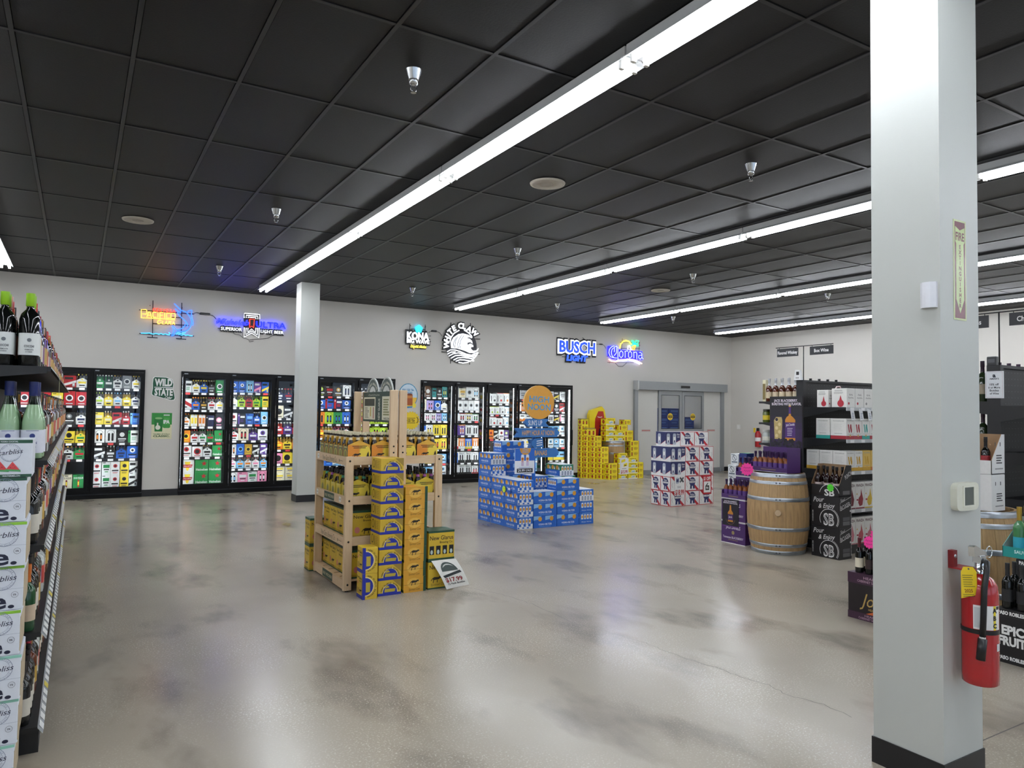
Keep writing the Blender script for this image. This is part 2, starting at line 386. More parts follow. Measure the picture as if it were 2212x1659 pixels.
# ---- sprinklers and ceiling speakers
def spr():
    b = MB(); c = M('c9ccce', .22, 1); b.lathe([(.052, 0), (.05, -.006), (.033, -.055), (.031, -.06)], c, n=14); return b
def spr2():
    b = MB(); c = M('c2c4c4', .25, 1); b.lathe([(.027, -.06), (.027, -.088), (.014, -.092)], c, n=10)
    for s in (-1, 1): b.tube([(s*.012, 0, -.09), (s*.02, 0, -.105), (s*.018, 0, -.125), (s*.004, 0, -.137)], .0035, c, 5)
    b.lathe([(.018, -.139), (.018, -.142)], c, n=10); return b
SP = [(1.724,4.106,'above the wooden beer rack aisle'),(1.743,7.811,'over the open floor before the first cooler'),(1.755,11.481,'close to the blue neon glow'),(4.911,11.571,'in front of the middle cooler'),(4.829,7.945,'above the arrow signpost'),(7.976,11.596,'in front of the far cooler'),(7.915,7.902,'above the white and red beer cases'),(4.801,4.13,'between the two long light rows'),(11.095,11.667,'before the sliding door'),(11.07,7.851,'over the whiskey shelving aisle')]
for x, y, l in SP:
    o = thing('sprinkler_head', 'chrome fire sprinkler head hanging from the ceiling ' + l, 'sprinkler', cached('spr', spr), (x, y, CZ), group='ceiling sprinklers'); part('deflector', cached('spr2', spr2), o)
def spk(): b = MB(); b.lathe([(.165, 0), (.16, -.012), (.135, -.014), (.135, -.009), (.06, -.009)], M('b9b3a6', .6), n=24); return b
def spk2(): b = MB(); b.lathe([(.06, -.0095), (.055, -.013), (.02, -.016)], M('a49e92', .6), n=20); return b
for x, y, l in ((.52, 9.15, 'near the first cooler'), (3.656, 5.497, 'beside the long light row'), (8.522, 9.27, 'near the back of the store')):
    o = thing('ceiling_speaker', 'round cream ceiling speaker ' + l, 'speaker', cached('spk', spk), (x, y, CZ), group='ceiling speakers')
    part('speaker_cone', cached('spk2', spk2), o)

# ================================================================ COOLERS
CC = dict(w='white', c='cream', g='green', G='darkgreen', r='red', R='darkred', o='orange', y='yellow', b='blue', n='navy', l='lightblue', t='teal', p='purple', k='pink', x='black', e='grey', h='brown', s='silver', m='lime', a='gold', v='lavender', d='darkgrey')
CN = dict(darkgreen='dark green', darkred='dark red', lightblue='light blue', darkgrey='dark grey')
def cm(k): return M(CC[k], .42)
def pat(F, p, a, b, w, h):
    """front print of a pack: p pattern, a accent, b body letters"""
    A = cm(a); dk = cm('x' if b not in 'xndGRhp' else 'w'); u = min(w, h)
    if p == 'o': F.circ(w/2, h*.52, u*.34, A, n=14); F.circ(w/2, h*.52, u*.22, dk, n=12); F.rect(w*.2, h*.1, w*.8, h*.16, A)
    elif p == 't' and (v := (ord(a)*7 + ord(b)*3 + int(w*1000)) % 4):
        if v == 1: F.circ(w*.5, h*.66, u*.24, A, n=14); F.circ(w*.5, h*.66, u*.13, dk, n=5); F.rect(w*.12, h*.26, w*.88, h*.36, dk); F.lines(w*.2, w*.85, h*.08, h*.2, 2, A, 3)
        elif v == 2: F.rect(0, 0, w*.24, h, A); F.rect(w*.32, h*.6, w*.92, h*.78, dk); F.lines(w*.34, w*.9, h*.2, h*.5, 3, A, 5); F.circ(w*.12, h*.8, w*.08, dk, n=8)
        else: F.poly([(0, h*.1), (w, h*.42), (w, h*.62), (0, h*.3)], A); F.rect(w*.1, h*.68, w*.75, h*.86, dk); F.can(w*.8, h*.08, w*.2, h*.34, cm('s'), A); F.rect(w*.1, h*.05, w*.45, h*.1, dk)
    elif p == 't': F.rect(w*.14, h*.52, w*.86, h*.76, A); F.rect(w*.2, h*.36, w*.8, h*.44, dk); F.rect(w*.3, h*.2, w*.7, h*.26, A); F.rect(w*.08, h*.88, w*.4, h*.93, dk)
    elif p in 'nNVU':
        if p == 'N': F.rect(0, h*.93, w, h, A)
        if p in 'VU': F.rect(0, 0, w, h*.25, A); F.text('VIZZY' if p == 'V' else 'TRULY', w/2, h*.84, h*.15, cm('w') if p == 'V' and b != 'w' else dk, w*.78)
        else: F.ring(w/2, h*.7, w*.34, w*.03, dk, 12, 0, math.pi)
        for s in (-.17, .17): F.can(w*(.5+s), h*.14, w*.2, h*.58, dk if p != 'V' else cm('s'), A)
    elif p == 'b': F.rect(0, 0, w, h*.34, A); F.rect(w*.15, h*.55, w*.85, h*.72, dk)
    elif p == 'd': F.poly([(0, h*.62), (w, h*.2), (w, h*.5), (0, h*.95)], A); F.rect(w*.1, h*.2, w*.5, h*.3, dk)
    elif p == 'l': F.poly([(0, 0), (w, 0), (w, h*.3), (w*.7, h*.45), (w*.4, h*.25), (0, h*.42)], A); F.rect(w*.12, h*.66, w*.7, h*.8, dk)
    elif p == 'v': F.rect(w*.1, h*.2, w*.2, h*.75, dk); F.circ(w*.68, h*.3, u*.16, A, n=10); F.line([(w*.35, h*.5), (w*.6, h*.75), (w*.85, h*.6)], w*.04, cm('e')); F.rect(0, h*.95, w, h, A)
    elif p == 'w': 
        for s in (.27, .73): F.can(w*s, 0, w*.44, h, cm('w'), A, cm('s'))
    elif p == 's':
        st = [(w*.68 + u*.22*(1 if i % 2 == 0 else .42)*math.sin(i*math.pi/5), h*.68 + u*.22*(1 if i % 2 == 0 else .42)*math.cos(i*math.pi/5)) for i in range(10)]
        F.poly(st, cm('r')); F.text('Heineken', w*.52, h*.22, h*.2, cm('w'), w*.9)
    elif p == 'q': F.text('DOS EQUIS', w/2, h*.78, h*.13, dk if b != 'g' else cm('w'), w*.86); F.can(w/2, h*.15, w*.16, h*.5, cm('r' if b == 'g' else 'R'), cm('y')); F.rect(w*.35, h*.9, w*.65, h*.95, cm('x'))
    elif p == 'a':
        F.poly([(w*.28, h*.85), (w*.72, h*.85), (w*.6, h*.22), (w*.5, h*.1), (w*.4, h*.22)], cm('y')); F.poly([(w*.12, h*.62), (w*.88, h*.62), (w*.8, h*.38), (w*.2, h*.38)], A); F.text('STELLA ARTOIS', w/2, h*.5, h*.09, cm('w'), w*.6)
def carton_me(w, d, h, b):
    def f():
        mb = MB(); mb.bbox(-w/2, w/2, 0, d, 0, h, cm(b), .004); return mb
    return cached(('ct', w, d, h, b), f)
def print_me(w, d, h, b, a, p):
    def f():
        mb = MB(); pat(Face(mb, (-w/2, 0, 0), (1,0,0), (0,0,1)), p, a, b, w, h)
        F = Face(mb, (-w/2, d, 0), (0,-1,0), (0,0,1)); F.rect(d*.15, h*.4, d*.85, h*.75, cm(a)); return mb
    return cached(('pr', w, d, h, b, a, p), f)
GLASSB = {'x': M('1b0f08', .12, 0, 0, 0), 'g': M('1d6b34', .1, 0, 0, 0), 'c': M('a9822f', .12, 0, 0, 0), 'r': M('9a3a20', .12, 0, 0, 0)}
BEER = [(.0305, 0), (.031, .11), (.029, .135), (.0165, .165), (.013, .205), (.0145, .21), (.0145, .228)]
def beer_bottle(col, cap, lab=None, n=8):
    def f():
        mb = MB(); mb.lathe(BEER[:5], GLASSB[col], n=n); mb.lathe(BEER[4:], M(cap, .35), n=n)
        if lab: mb.lathe([(.0185, .164), (.015, .186)], M(lab, .5), n=n, cap=False)
        return mb
    return f
def carrier_me(w, d, b):
    """six-pack basket: low ends, gabled long sides, centre handle"""
    def f():
        mb = MB(); c = cm(b); h = .125; mb.box(-w/2, w/2, 0, d, 0, .004, c)
        mb.prism([(-w/2, 0), (w/2, 0), (w/2, h), (0, h+.045), (-w/2, h)], (0, .002, 0), (1,0,0), (0,0,1), .002, c); mb.prism([(-w/2, 0), (w/2, 0), (w/2, h), (0, h+.045), (-w/2, h)], (0, d, 0), (1,0,0), (0,0,1), .002, c)
        for x in (-w/2, w/2-.002): mb.box(x, x+.002, .002, d-.002, 0, h, c)
        mb.box(-w/2+.002, w/2-.002, d/2-.001, d/2+.001, 0, .2, c); return mb
    return cached(('cr', w, d, b), f)
def cluster_me(col, cap, lab):
    def f():
        mb = MB(); q = beer_bottle(col, cap, lab, 7)()
        for i in range(3):
            for j in range(2): mb.add([(x - .066 + i*.066, y + .033 + j*.064, z + .004) for x, y, z in q.v], [], GLASSB[col]); base = len(mb.v) - len(q.v); [ (mb.f.append(tuple(base+k for k in fc)), mb.m.append(mb.mi(q.ml[mi])), mb.sm.append(sm)) for fc, mi, sm in zip(q.f, q.m, q.sm)]
        return mb
    return cached(('cl', col, cap, lab), f)
def cprint_me(w, d, b, a):
    def f():
        mb = MB(); F = Face(mb, (-w/2, 0, 0), (1,0,0), (0,0,1)); F.rect(w*.15, .07, w*.85, .105, cm(a)); F.rect(w*.25, .03, w*.75, .05, cm('x' if b not in 'xnd' else 'w')); F.circ(w/2, .138, .014, cm(a), n=8); return mb
    return cached(('cp', w, d, b, a), f)

def cooler(bi, x0, x1, nd, doors, where):
    root = thing('display_cooler', where, 'cooler', None, (0, 0, 0), group='glass-door beer coolers')
    INT = M('55585a', .6); FRM = M('060607', .35, 0, 0, .03, 0, .25); y0 = YW - .03
    cab = MB(); cab.box(x0, x1, 14.93, 14.98, 0, 2.3, INT); cab.box(x0-.04, x0, YW+.1, 14.98, 0, 2.3, INT); cab.box(x1, x1+.04, YW+.1, 14.98, 0, 2.3, INT); cab.box(x0, x1, YW+.1, 14.93, 2.22, 2.3, M('9a9c9c')); cab.box(x0, x1, YW+.1, 14.93, 0, .1, INT)
    part('cabinet', cab, root)
    fr = MB(); fr.box(x0, x1, y0, YW+.06, ZT-.05, ZT, FRM); fr.box(x0, x1, y0, YW+.06, ZB, ZB+.05, FRM)
    pw = (x1 - x0) / nd
    for k in range(nd+1):
        c = x0 + k*pw; a, b = max(x0, c-.022), min(x1, c+.022); fr.box(a, b, y0+.004, YW+.06, ZB+.05, ZT-.05, FRM)
    part('frame', fr, root)
    kk = MB(); kk.box(x0, x1, y0-.01, YW+.06, 0, ZB, FRM); kk.box(x0, x1, y0-.03, y0-.01, ZB-.012, ZB, M('3b3d40', .3, .8)); part('kick_plate', kk, root)
    for k in range(nd+1):
        c = x0 + k*pw; c = min(max(c, x0+.02), x1-.02)
        part('light_strip', cached('led', lambda: MB().box(-.012, .012, 0, .02, .16, 2.08, M('f2fbff', .4, 0, LED))), root, (c, YW+.062, 0))
        part('mullion_post', cached('mpost', lambda: MB().box(-.02, .02, .021, .06, .1, 2.22, M('6b6e70', .4, .6))), root, (c, YW+.062, 0))
    for k in range(nd):
        dx = x0 + k*pw + .024; dw = pw - .048
        def dm():
            m = MB()
            for (a, b, c, e) in ((0, dw, .13, .19), (0, dw, 2.07, 2.125), (0, .045, .19, 2.07), (dw-.045, dw, .19, 2.07)): m.box(a, b, 0, .03, c, e, FRM)
            return m
        dr = part('cooler_door', cached(('door', round(dw, 3)), dm), root, (dx, y0-.032, 0))
        part('glass_pane', cached(('pane', round(dw, 3)), lambda: MB().box(.045, dw-.045, .012, .018, .19, 2.07, m_glass())), dr)
        part('door_handle', cached('cdh', lambda: MB().tube([(0, 0, .75), (0, -.035, .78), (0, -.035, 1.12), (0, 0, 1.15)], .008, M('2b2d30', .3, .7), 6)), dr, (dw-.02, 0, 0))
        part('hinge', cached('hng', lambda: MB().box(-.03, .03, -.012, 0, 2.13, 2.145, M('9ba0a3', .3, 1))), dr, (.05, 0, 0))
        zs, rows, dname = doors[k]
        for ri, z in enumerate(zs):
            up = (zs[ri-1] if ri else 2.2); gap = up - z
            sh = MB(); sx0, sx1 = x0 + k*pw + .03, x0 + (k+1)*pw - .03
            sh.box(sx0, sx1, 14.13, 14.80, z-.012, z-.002, M('2a2c2e', .5)); sh.box(sx0, sx1, 14.112, 14.13, z-.042, z+.004, M('17181c', .4))
            so = part('shelf', sh, root)
            items = rows[ri].split() if ri < len(rows) else []
            tg = MB(); n = len(items)
            tot = sum(1.25 if it[0] in 'cd' else 1.1 for it in items) or 1; wid = sx1 - sx0 - .05; xx = sx0 + .025
            for ii, it in enumerate(items):
                T, b, a, p = it[0], it[1], it[2], it[3]; cw = wid * (1.25 if T in 'cd' else 1.1) / tot
                tx = xx + cw*.5; tagm = M('f4f5f4', .5) if (ri + ii*2 + k*3) % 11 else M('d84040', .5)
                tg.box(tx-.042, tx+.042, 14.109, 14.112, z-.038, z-.002, tagm)
                place_pack(T, b, a, p, xx + cw/2, cw, z, gap, ii+1, ri+1, dname, bi)
                xx += cw
            if items: part('price_tag', tg, so, kind='stuff')
PACKN = {'c': ('beer_carton', 'carton'), 'd': ('beer_case', 'case'), 'k': ('six_pack', 'six-pack'), 'z': ('can_pack', 'can pack')}
def place_pack(T, b, a, p, xc, cw, z, gap, i, r, dname, bi):
    nm, word = PACKN[T]; cb = CN.get(CC[b], CC[b]); ca = CN.get(CC[a], CC[a])
    grp = 'packs in the %s cooler' % ('first', 'middle', 'far')[bi]
    yy = 14.135 + R.uniform(0, .02)
    if T == 'd':
        h = round(min(.225, (gap-.05)/2), 3); w_ = round(cw-.008, 2)
        for lv in (0, 1):
            o = thing(nm, '%s case, %s print, %s of pair, %s on %s shelf, %s' % (cb, ca, ('lower', 'upper')[lv], nth(i), nth(r), dname), 'beer case', carton_me(w_, .25, h, b), (xc + R.uniform(-.003, .003), yy, z + lv*h), group=grp)
            part('print', print_me(w_, .25, h, b, a, p), o)
        return
    lab = '%s %s with %s print, %s on %s shelf, %s' % (cb, word, ca, nth(i), nth(r), dname)
    if T == 'c' or T == 'z':
        h = round(min(.245 if p in 'nNVUovsqal' else .21, gap - .055) * R.choice((.94, 1, 1)), 2); w_ = round(cw - .008, 2); d = .2
        o = thing(nm, lab, 'beer pack', carton_me(w_, d, h, b), (xc, yy, z), group=grp)
        part('print', print_me(w_, d, h, b, a, p), o)
    else:
        w_ = round(min(cw - .006, .2), 2); gl = 'g' if b in 'gG' else 'c' if b in 'yo' else 'r' if b in 'kr' and p == 't' and R.random() < .5 else 'x'
        o = thing(nm, lab, 'beer pack', carrier_me(w_, .135, b), (xc, yy, z), group=grp)
        part('print', cprint_me(w_, .135, b, a), o)
        s = part('bottles', cluster_me(gl, CC[a] if a not in 'x' else 'gold', None), o, kind='stuff'); s.scale = (min(1, w_/.2), 1, min(1, (gap-.05)/.235))
Z1 = [1.85, 1.55, 1.23, .92, .65, .15]
cooler(0, *BANKS[0], [
 (Z1, ['kwgt kgwt cbwt kwyt', 'crwo cyct cwgo crwo', 'kbwt cxwt cxet kwnt', 'cwgt cyxt cbxt kygt', 'kxwt kwxt kwxt kgrt', 'ccrt cbwt ccrt cgwt'], 'first door of first cooler'),
 (Z1, ['kwrt kgwt crwt kwyt', 'crwo cyct crwo crwo', 'kbwt cxwt cxet kwnt', 'cwgt cyxt cyxt kygt', 'kxwt kwxt kwxt kgrt', 'ccrq ccrq ccrq cgwq'], 'door behind bottle shelving'),
 (Z1, ['kgwt kGwt kwxt cewo kwyt', 'kwmt kywt kwlt kywt kwnt', 'cyct kyct crwt krwt cblt', 'cwon cwxn cxwt cwgt', 'cxwt kxwt kbnt cbwt', 'dwrt dwgt dwrt dyxt dwxt'], 'door beside the cider sticker')],
 'black-framed glass-door beer cooler partly behind the bottle shelving')
Z2 = [1.8, 1.55, 1.25, .98, .7, .42, .15]
cooler(1, *BANKS[1], [
 ([1.81, 1.5, 1.2, .91, .65, .15], ['cwgt kwyt kbyt kxet cgwo', 'cwrd kbot kxat kwro kwyt', 'kwot zyyw zoow cnxt cxko', 'coyo kwrt kwgt kgrs cgrs', 'cwrt cwro kwxt cgrs', 'dwra dgrs dgrs'], 'first door, middle cooler'),
 ([1.83, 1.56, 1.24, .94, .67, .42, .15], ['cbwt cbwt clwn cpkt cbyt', 'kwct kmxo krxo kmgt cygt', 'cwrt cxpt cblt kbwt clwo', 'kwrt ccrn kpwt cwpt', 'cwon cblo cayo cxwt cpwt', 'kwkt klot kwot kwkt klot', 'cwln ckwt cwgt ckwn'], 'second door, middle cooler'),
 ([1.7, 1.36, 1.05, .76, .49, .17], ['knwt knrt kxwt kxwt', 'ccxo cxwt cxyt cxyt', 'krwt kpwt krwt krwt', 'koyt kyxt kowt kowt', 'ckxo cyxo cyxo cyxo', 'dcyt dcyt dcyt'], 'third door, middle cooler'),
 (Z2, ['cxmt cxrt cxat cwnn', 'cbwt cbrt cnrt cbwt', 'conn cmbn cgbn cbwn', 'koyt kyct kkrt kwrt', 'clwt crwt cbwt clwt', 'clwt cblt clwt cwlt', 'cwlt cblt cwlt clwt'], 'fourth door, middle cooler'),
 (Z2, ['cxwt cdxt cewt cxwt', 'cmrn cmrn cmrn cmxn', 'cmrn cmrn cmrn cmxn', 'cmrn cmrn cmrn cmxn', 'cowt cyrt cowt clwt', 'clwt cblt clwt cwlt', 'cwlt cblt cwlt clwt'], 'last door, middle cooler')],
 'black-framed five-door beer cooler behind the square column')
Z3 = [1.83, 1.55, 1.32, 1.01, .71, .41, .15]
cooler(2, *BANKS[2], [
 (Z3, ['cwht chwo ctxt cxet ctyn', 'cctn cvkn cbwo kwct', 'cwrt cwkn cwkn cvwn clwn', 'cbwt cwyn cyxn cyxn', 'cygt cwnt cyrn cyrn', 'clwt cywt cwlt clwt', 'clwt clwt cwlt cwlt'], 'first door, far cooler'),
 (Z3, ['cwho ccat cwso cwln', 'cwso cwso cwso cwso cwso', 'cwlN cwrN cwyN cwgN', 'cpgN cpoN cwxN cwxN', 'cwrV cowV cbyV cowV', 'cblt cwxU cwxU cwxU', 'cwxU cwxU cwxU cwrU'], 'second door, far cooler'),
 ([1.72, 1.47, 1.22, .92, .66, .41, .15], ['cwyv cwxv cwrv cwov', 'cwrv cwmv cwmv cwxv cwlv', 'cwyv cwrv cwrv cwlv', 'ckyt cort cxwt cwrt cpmt', 'cdht cdht cdrt', 'clao clao cwlt cwlt', 'cwlt cwlt cwet cwlt'], 'third door, far cooler'),
 (Z3, ['cset cset cset cset', 'cowt cowt cwrt cwlt', 'cwol cwol cwol cwol', 'cwgl cwgl cwgl cwgl', 'cwyt cwyt cwyt clwt', 'cwat cwat cwat clwt', 'clwt clwt cwlt clwt'], 'fourth door, far cooler'),
 (Z3, ['cewt cwvt cxyt cwet', 'crxt crxt cxwt crwt', 'cmxn cwxn cxyt cwkt', 'clyt clyt clyt cwlt', 'cwet cwlt clwt cwlt', 'clyb clyb clyb clyb', 'cwgt cwet cwgt'], 'last door, far cooler')],
 'black-framed five-door seltzer cooler behind the arrow signpost')

# ================================================================ SLIDING DOOR AND COLD ROOM
ALU = M('9b9fa1', .38, .55); PANEL = M('c9c8c2', .55)
door = struct('door_1', None, label='grey automatic sliding door into the walk-in cold room')
h = MB(); h.box(11.98, 15.12, YW-.17, YW, 2.14, 2.35, ALU); h.box(11.94, 11.98, YW-.175, YW, 2.12, 2.36, M('c5c8c9', .35, .5)); part('door_header', h, door)
part('motion_sensor', MB().bbox(13.4, 13.7, YW-.2, YW-.17, 2.21, 2.27, BLACK), door)
for a, b in ((11.94, 12.04), (14.98, 15.1)): part('door_jamb', MB().box(a, b, YW-.07, YW, 0, 2.14, ALU), door)
for a, b in ((12.04, 12.72), (14.34, 14.98)):
    p = part('fixed_panel', MB().box(a, b, YW-.03, YW, 0, 2.14, PANEL), door); part('kick_rail', MB().box(a, b, YW-.045, YW-.03, 0, .11, ALU), p)
    m = MB(); F = Face(m, (a+.15, YW-.0305, 1.08), (1,0,0), (0,0,1)); F.rect(0, 0, .3, .055, M('b9a8a2')); [F.rect(.02+i*.045, .018, .05+i*.045, .037, M('c23b34')) for i in range(6)]; part('lettering', m, p)
for a, b in ((12.74, 13.54), (13.548, 14.34)):
    l = MB(); y0 = YW-.062; y1 = YW-.032
    for (p, q, r, s) in ((a, b, .02, 1.15), (a, b, 2.02, 2.13), (a, a+.085, 1.15, 2.02), (b-.085, b, 1.15, 2.02)): l.box(p, q, y0, y1, r, s, ALU)
    lf = part('door_leaf', l, door); part('glass_pane', MB().box(a+.085, b-.085, y0+.012, y0+.018, 1.15, 2.02, m_glass()), lf)
    k = MB()
    for (p, q, r, s) in ((a+.08, b-.08, 1.145, 1.16), (a+.08, b-.08, 2.01, 2.025), (a+.08, a+.092, 1.16, 2.01), (b-.092, b-.08, 1.16, 2.01)): k.box(p, q, y0-.003, y0, r, s, M('4a4d50', .4))
    part('gasket', k, lf)
    c = (a+b)/2; m = MB(); F = Face(m, (c, y0+.011, 1.465), (1,0,0), (0,0,1)); F.circ(0, 0, .092, M('e9c52f')); F.rect(-.075, -.03, .075, .03, BLACK); F.text('CAUTION', 0, .055, .022, BLACK, .1); F.text('AUTOMATIC', 0, 0, .025, M('e9c52f'), .13); F.text('DOOR', 0, -.055, .022, BLACK, .07); part('warning_sticker', m, lf)
WH = m_wall('cold_room_panel', 'dfe3e2', .4)
cr = MB(); cr.box(11.2, XR, 18.4, 18.5, 0, 2.9, WH); cr.box(11.1, 11.2, YW+.1, 18.5, 0, 2.9, WH); cr.box(11.1, XR, YW+.1, 18.5, 2.9, 3.0, WH)
struct('wall_cold_room', cr, label='white insulated panels of the cold room behind the sliding door')
o = thing('light_fixture', 'white strip light on the cold room ceiling behind the sliding door', 'ceiling light', MB().box(13.0, 14.2, 15.9, 16.02, 2.84, 2.899, HOUS)); part('light_tube', MB().box(13.02, 14.18, 15.92, 16.0, 2.83, 2.84, M('eef6ff', .4, 0, 70)), o)
def bluecase():
    mb = MB(); mb.bbox(0, .4, 0, .3, 0, .24, M('2148a8', .45), .005); return mb
def bluecase_p():
    mb = MB(); F = fF(mb, .4, .3, .24); F.rect(.06, .13, .34, .19, M('4f79cf')); F.rect(.1, .06, .3, .09, M('4f79cf')); F.rect(0, .21, .4, .225, M('16327c')); return mb
for i, (x, y, n) in enumerate(((12.78, 15.0, 6), (13.22, 15.05, 7), (13.22, 15.5, 7), (13.9, 15.2, 7), (14.32, 15.2, 7), (14.84, 15.15, 6))):
    for k in range(n):
        if i in (1, 4) and k == n-1 and i == 1:
            o = thing('beer_case', 'white case topping the blue stack behind the sliding door glass', 'beer case', MB().bbox(0, .3, 0, .3, 0, .2, M('dfe2e4'), .005), (x, y, k*.242)); part('print', MB().add(*[[(.05,-.001,.05),(.25,-.001,.05),(.25,-.001,.13),(.05,-.001,.13)], [(0,1,2,3)], M('8d9196')]), o); continue
        o = thing('beer_case', 'dark blue beer case, %s from the floor, %s stack behind the sliding door' % (nth(k+1), nth(i+1)), 'beer case', cached('bluec', bluecase), (x, y, k*.242), group='blue cases in the cold room'); part('print', cached('bluep', bluecase_p), o)

# ================================================================ WALL STICKERS
def frame_wall(x, z, y=YW): return (x, y, z)
m = MB(); G = M('12563a', .45); Wt = M('f0f1ee', .45)
def blob(k): return [(x*.39*k + .195*(1-k), z*.42*k + .21*(1-k)) for x, z in ((.06,.93),(.12,1),(.6,.99),(.86,.9),(.92,.72),(.9,.5),(.96,.3),(1,.1),(.96,.02),(.85,0),(.6,.06),(.25,.16),(.06,.2),(.01,.27),(.05,.5),(.04,.72))][::-1]
m.prism(blob(1), (1.08, YW, 1.655), (1,0,0), (0,0,1), .006, Wt)
o = thing('wall_sticker', 'dark green rounded cider sticker with white lettering on the wall', 'sticker', m)
m = MB(); F = Face(m, (1.08, YW-.006, 1.655), (1,0,0), (0,0,1)); F.poly(blob(.94), G); F.text('WILD', .195, .32, .12, Wt, .28, .05); F.rect(.05, .225, .34, .237, Wt); F.text('STATE', .2, .155, .12, Wt, .29, .05); F.text('Cider', .28, .055, .045, Wt, .12, .02, .4); part('lettering', m, o)
m = MB().box(1.105, 1.425, YW-.004, YW, .987, 1.44, M('e3deb8')); o = thing('wall_poster', 'green and cream ale poster with two cans on the wall below the sticker', 'poster', m)
m = MB(); F = Face(m, (1.105, YW-.004, .987), (1,0,0), (0,0,1)); gg = M('2f8f3c'); F.rect(0, .25, .32, .453, gg); F.can(.235, .19, .12, .24, M('3c9a40'), M('4aa84a'), M('cfd3d0')); F.text('IPA', .235, .3, .06, Wt, .1, .05); F.poly([(.05, .13), (.17, .13), (.18, .37), (.04, .37)], M('1f7a34')); F.circ(.11, .36, .06, M('8cc07a'), .018); F.circ(.1, .2, .04, M('e8e8d8')); F.rect(.085, .2, .105, .28, M('e8e8d8')); F.text('THUMBS UP FOR A', .16, .085, .02, M('2d6b3a'), .26); F.text('CLASSIC.', .16, .05, .032, M('1d5a30'), .26, .03); part('print', m, o)
m = MB(); n = 28; m.prism([(.215*math.cos(2*math.pi*i/n), .255*math.sin(2*math.pi*i/n)) for i in range(n)], (5.87, YW, 1.845), (1,0,0), (0,0,1), .006, M('3f8fb5'))
o = thing('wall_sticker', 'round iced tea sticker with blue rim above the yellow sun sticker', 'sticker', m)
m = MB(); F = Face(m, (5.87, YW-.006, 1.845), (1,0,0), (0,0,1)); F.circ(0, 0, .2, M('cfe0ea'), .24); F.circ(0, -.0, .2, M('f2c84b'), .24, 14, math.pi*1.05, math.pi*1.95); F.rect(-.05, -.2, .1, .03, M('a4521f')); F.rect(-.04, -.05, .09, .0, M('c9813a')); F.circ(.03, .03, .06, M('7a3a16'), .02); F.text('REAL ICED TEA.', 0, .12, .04, M('2a7fae'), .26, .04); F.text('REAL VODKA.', 0, .065, .04, M('2a7fae'), .2, .04); F.circ(.14, -.2, .04, M('eedc4a'), .05); F.rect(-.09, -.25, .09, -.22, M('2a7fae')); part('print', m, o)
n = 40; m = MB(); m.prism([((.2 if i % 2 else .165)*math.cos(2*math.pi*i/n), (.2 if i % 2 else .165)*math.sin(2*math.pi*i/n)) for i in range(n)], (5.95, YW, 1.33), (1,0,0), (0,0,1), .006, M('efcf2a'))
o = thing('wall_sticker', 'yellow sunburst iced tea sticker low on the wall between coolers', 'sticker', m)
m = MB(); F = Face(m, (5.95, YW-.006, 1.33), (1,0,0), (0,0,1)); F.text('ICED TEA', -.01, 0, .05, BLACK, .18, .03); F.ring(.11, .01, .04, .014, BLACK, 10, -1.4, 1.4, .06); F.rect(-.12, -.055, .09, -.045, BLACK); F.rect(-.12, .045, .09, .055, BLACK); part('print', m, o)
PAC_BLUE=[[(1.399,3.363),(1.512,3.257),(1.536,3.245),(1.59,3.232),(1.627,3.195),(1.666,3.144),(1.688,3.087),(1.687,3.034),(1.671,2.974),(1.643,2.927),(1.603,2.893),(1.555,2.883),(1.466,2.877),(1.442,2.86),(1.411,2.814),(1.387,2.795),(1.366,2.789)],[(1.414,3.271),(1.497,3.206),(1.507,3.212),(1.504,3.243)],[(1.456,3.216),(1.478,3.169),(1.523,3.124),(1.578,3.079),(1.611,3.037),(1.627,3.002),(1.613,2.97)],[(1.618,3.234),(1.638,3.258),(1.679,3.271),(1.691,3.263),(1.68,3.212),(1.704,3.098),(1.714,3.045),(1.707,3.001)],[(1.374,2.971),(1.399,2.963),(1.44,2.913),(1.465,2.906),(1.505,2.918),(1.553,2.948),(1.58,2.99),(1.591,3.026)],[(1.379,2.953),(1.402,2.902),(1.402,2.862),(1.375,2.807)]]
PAC_CYAN=[[(1.447,2.821),(1.466,2.848),(1.498,2.86)],[(1.483,2.819),(1.523,2.848),(1.596,2.866)],[(0.892,2.808),(0.977,2.811),(1.023,2.819),(1.062,2.808),(1.086,2.803),(1.113,2.816),(1.145,2.814),(1.172,2.805),(1.204,2.822),(1.236,2.807),(1.275,2.82),(1.311,2.807),(1.339,2.809),(1.346,2.832),(1.326,2.85)],[(1.516,2.816),(1.548,2.818),(1.568,2.831),(1.597,2.815),(1.638,2.824),(1.671,2.815),(1.712,2.816)]]
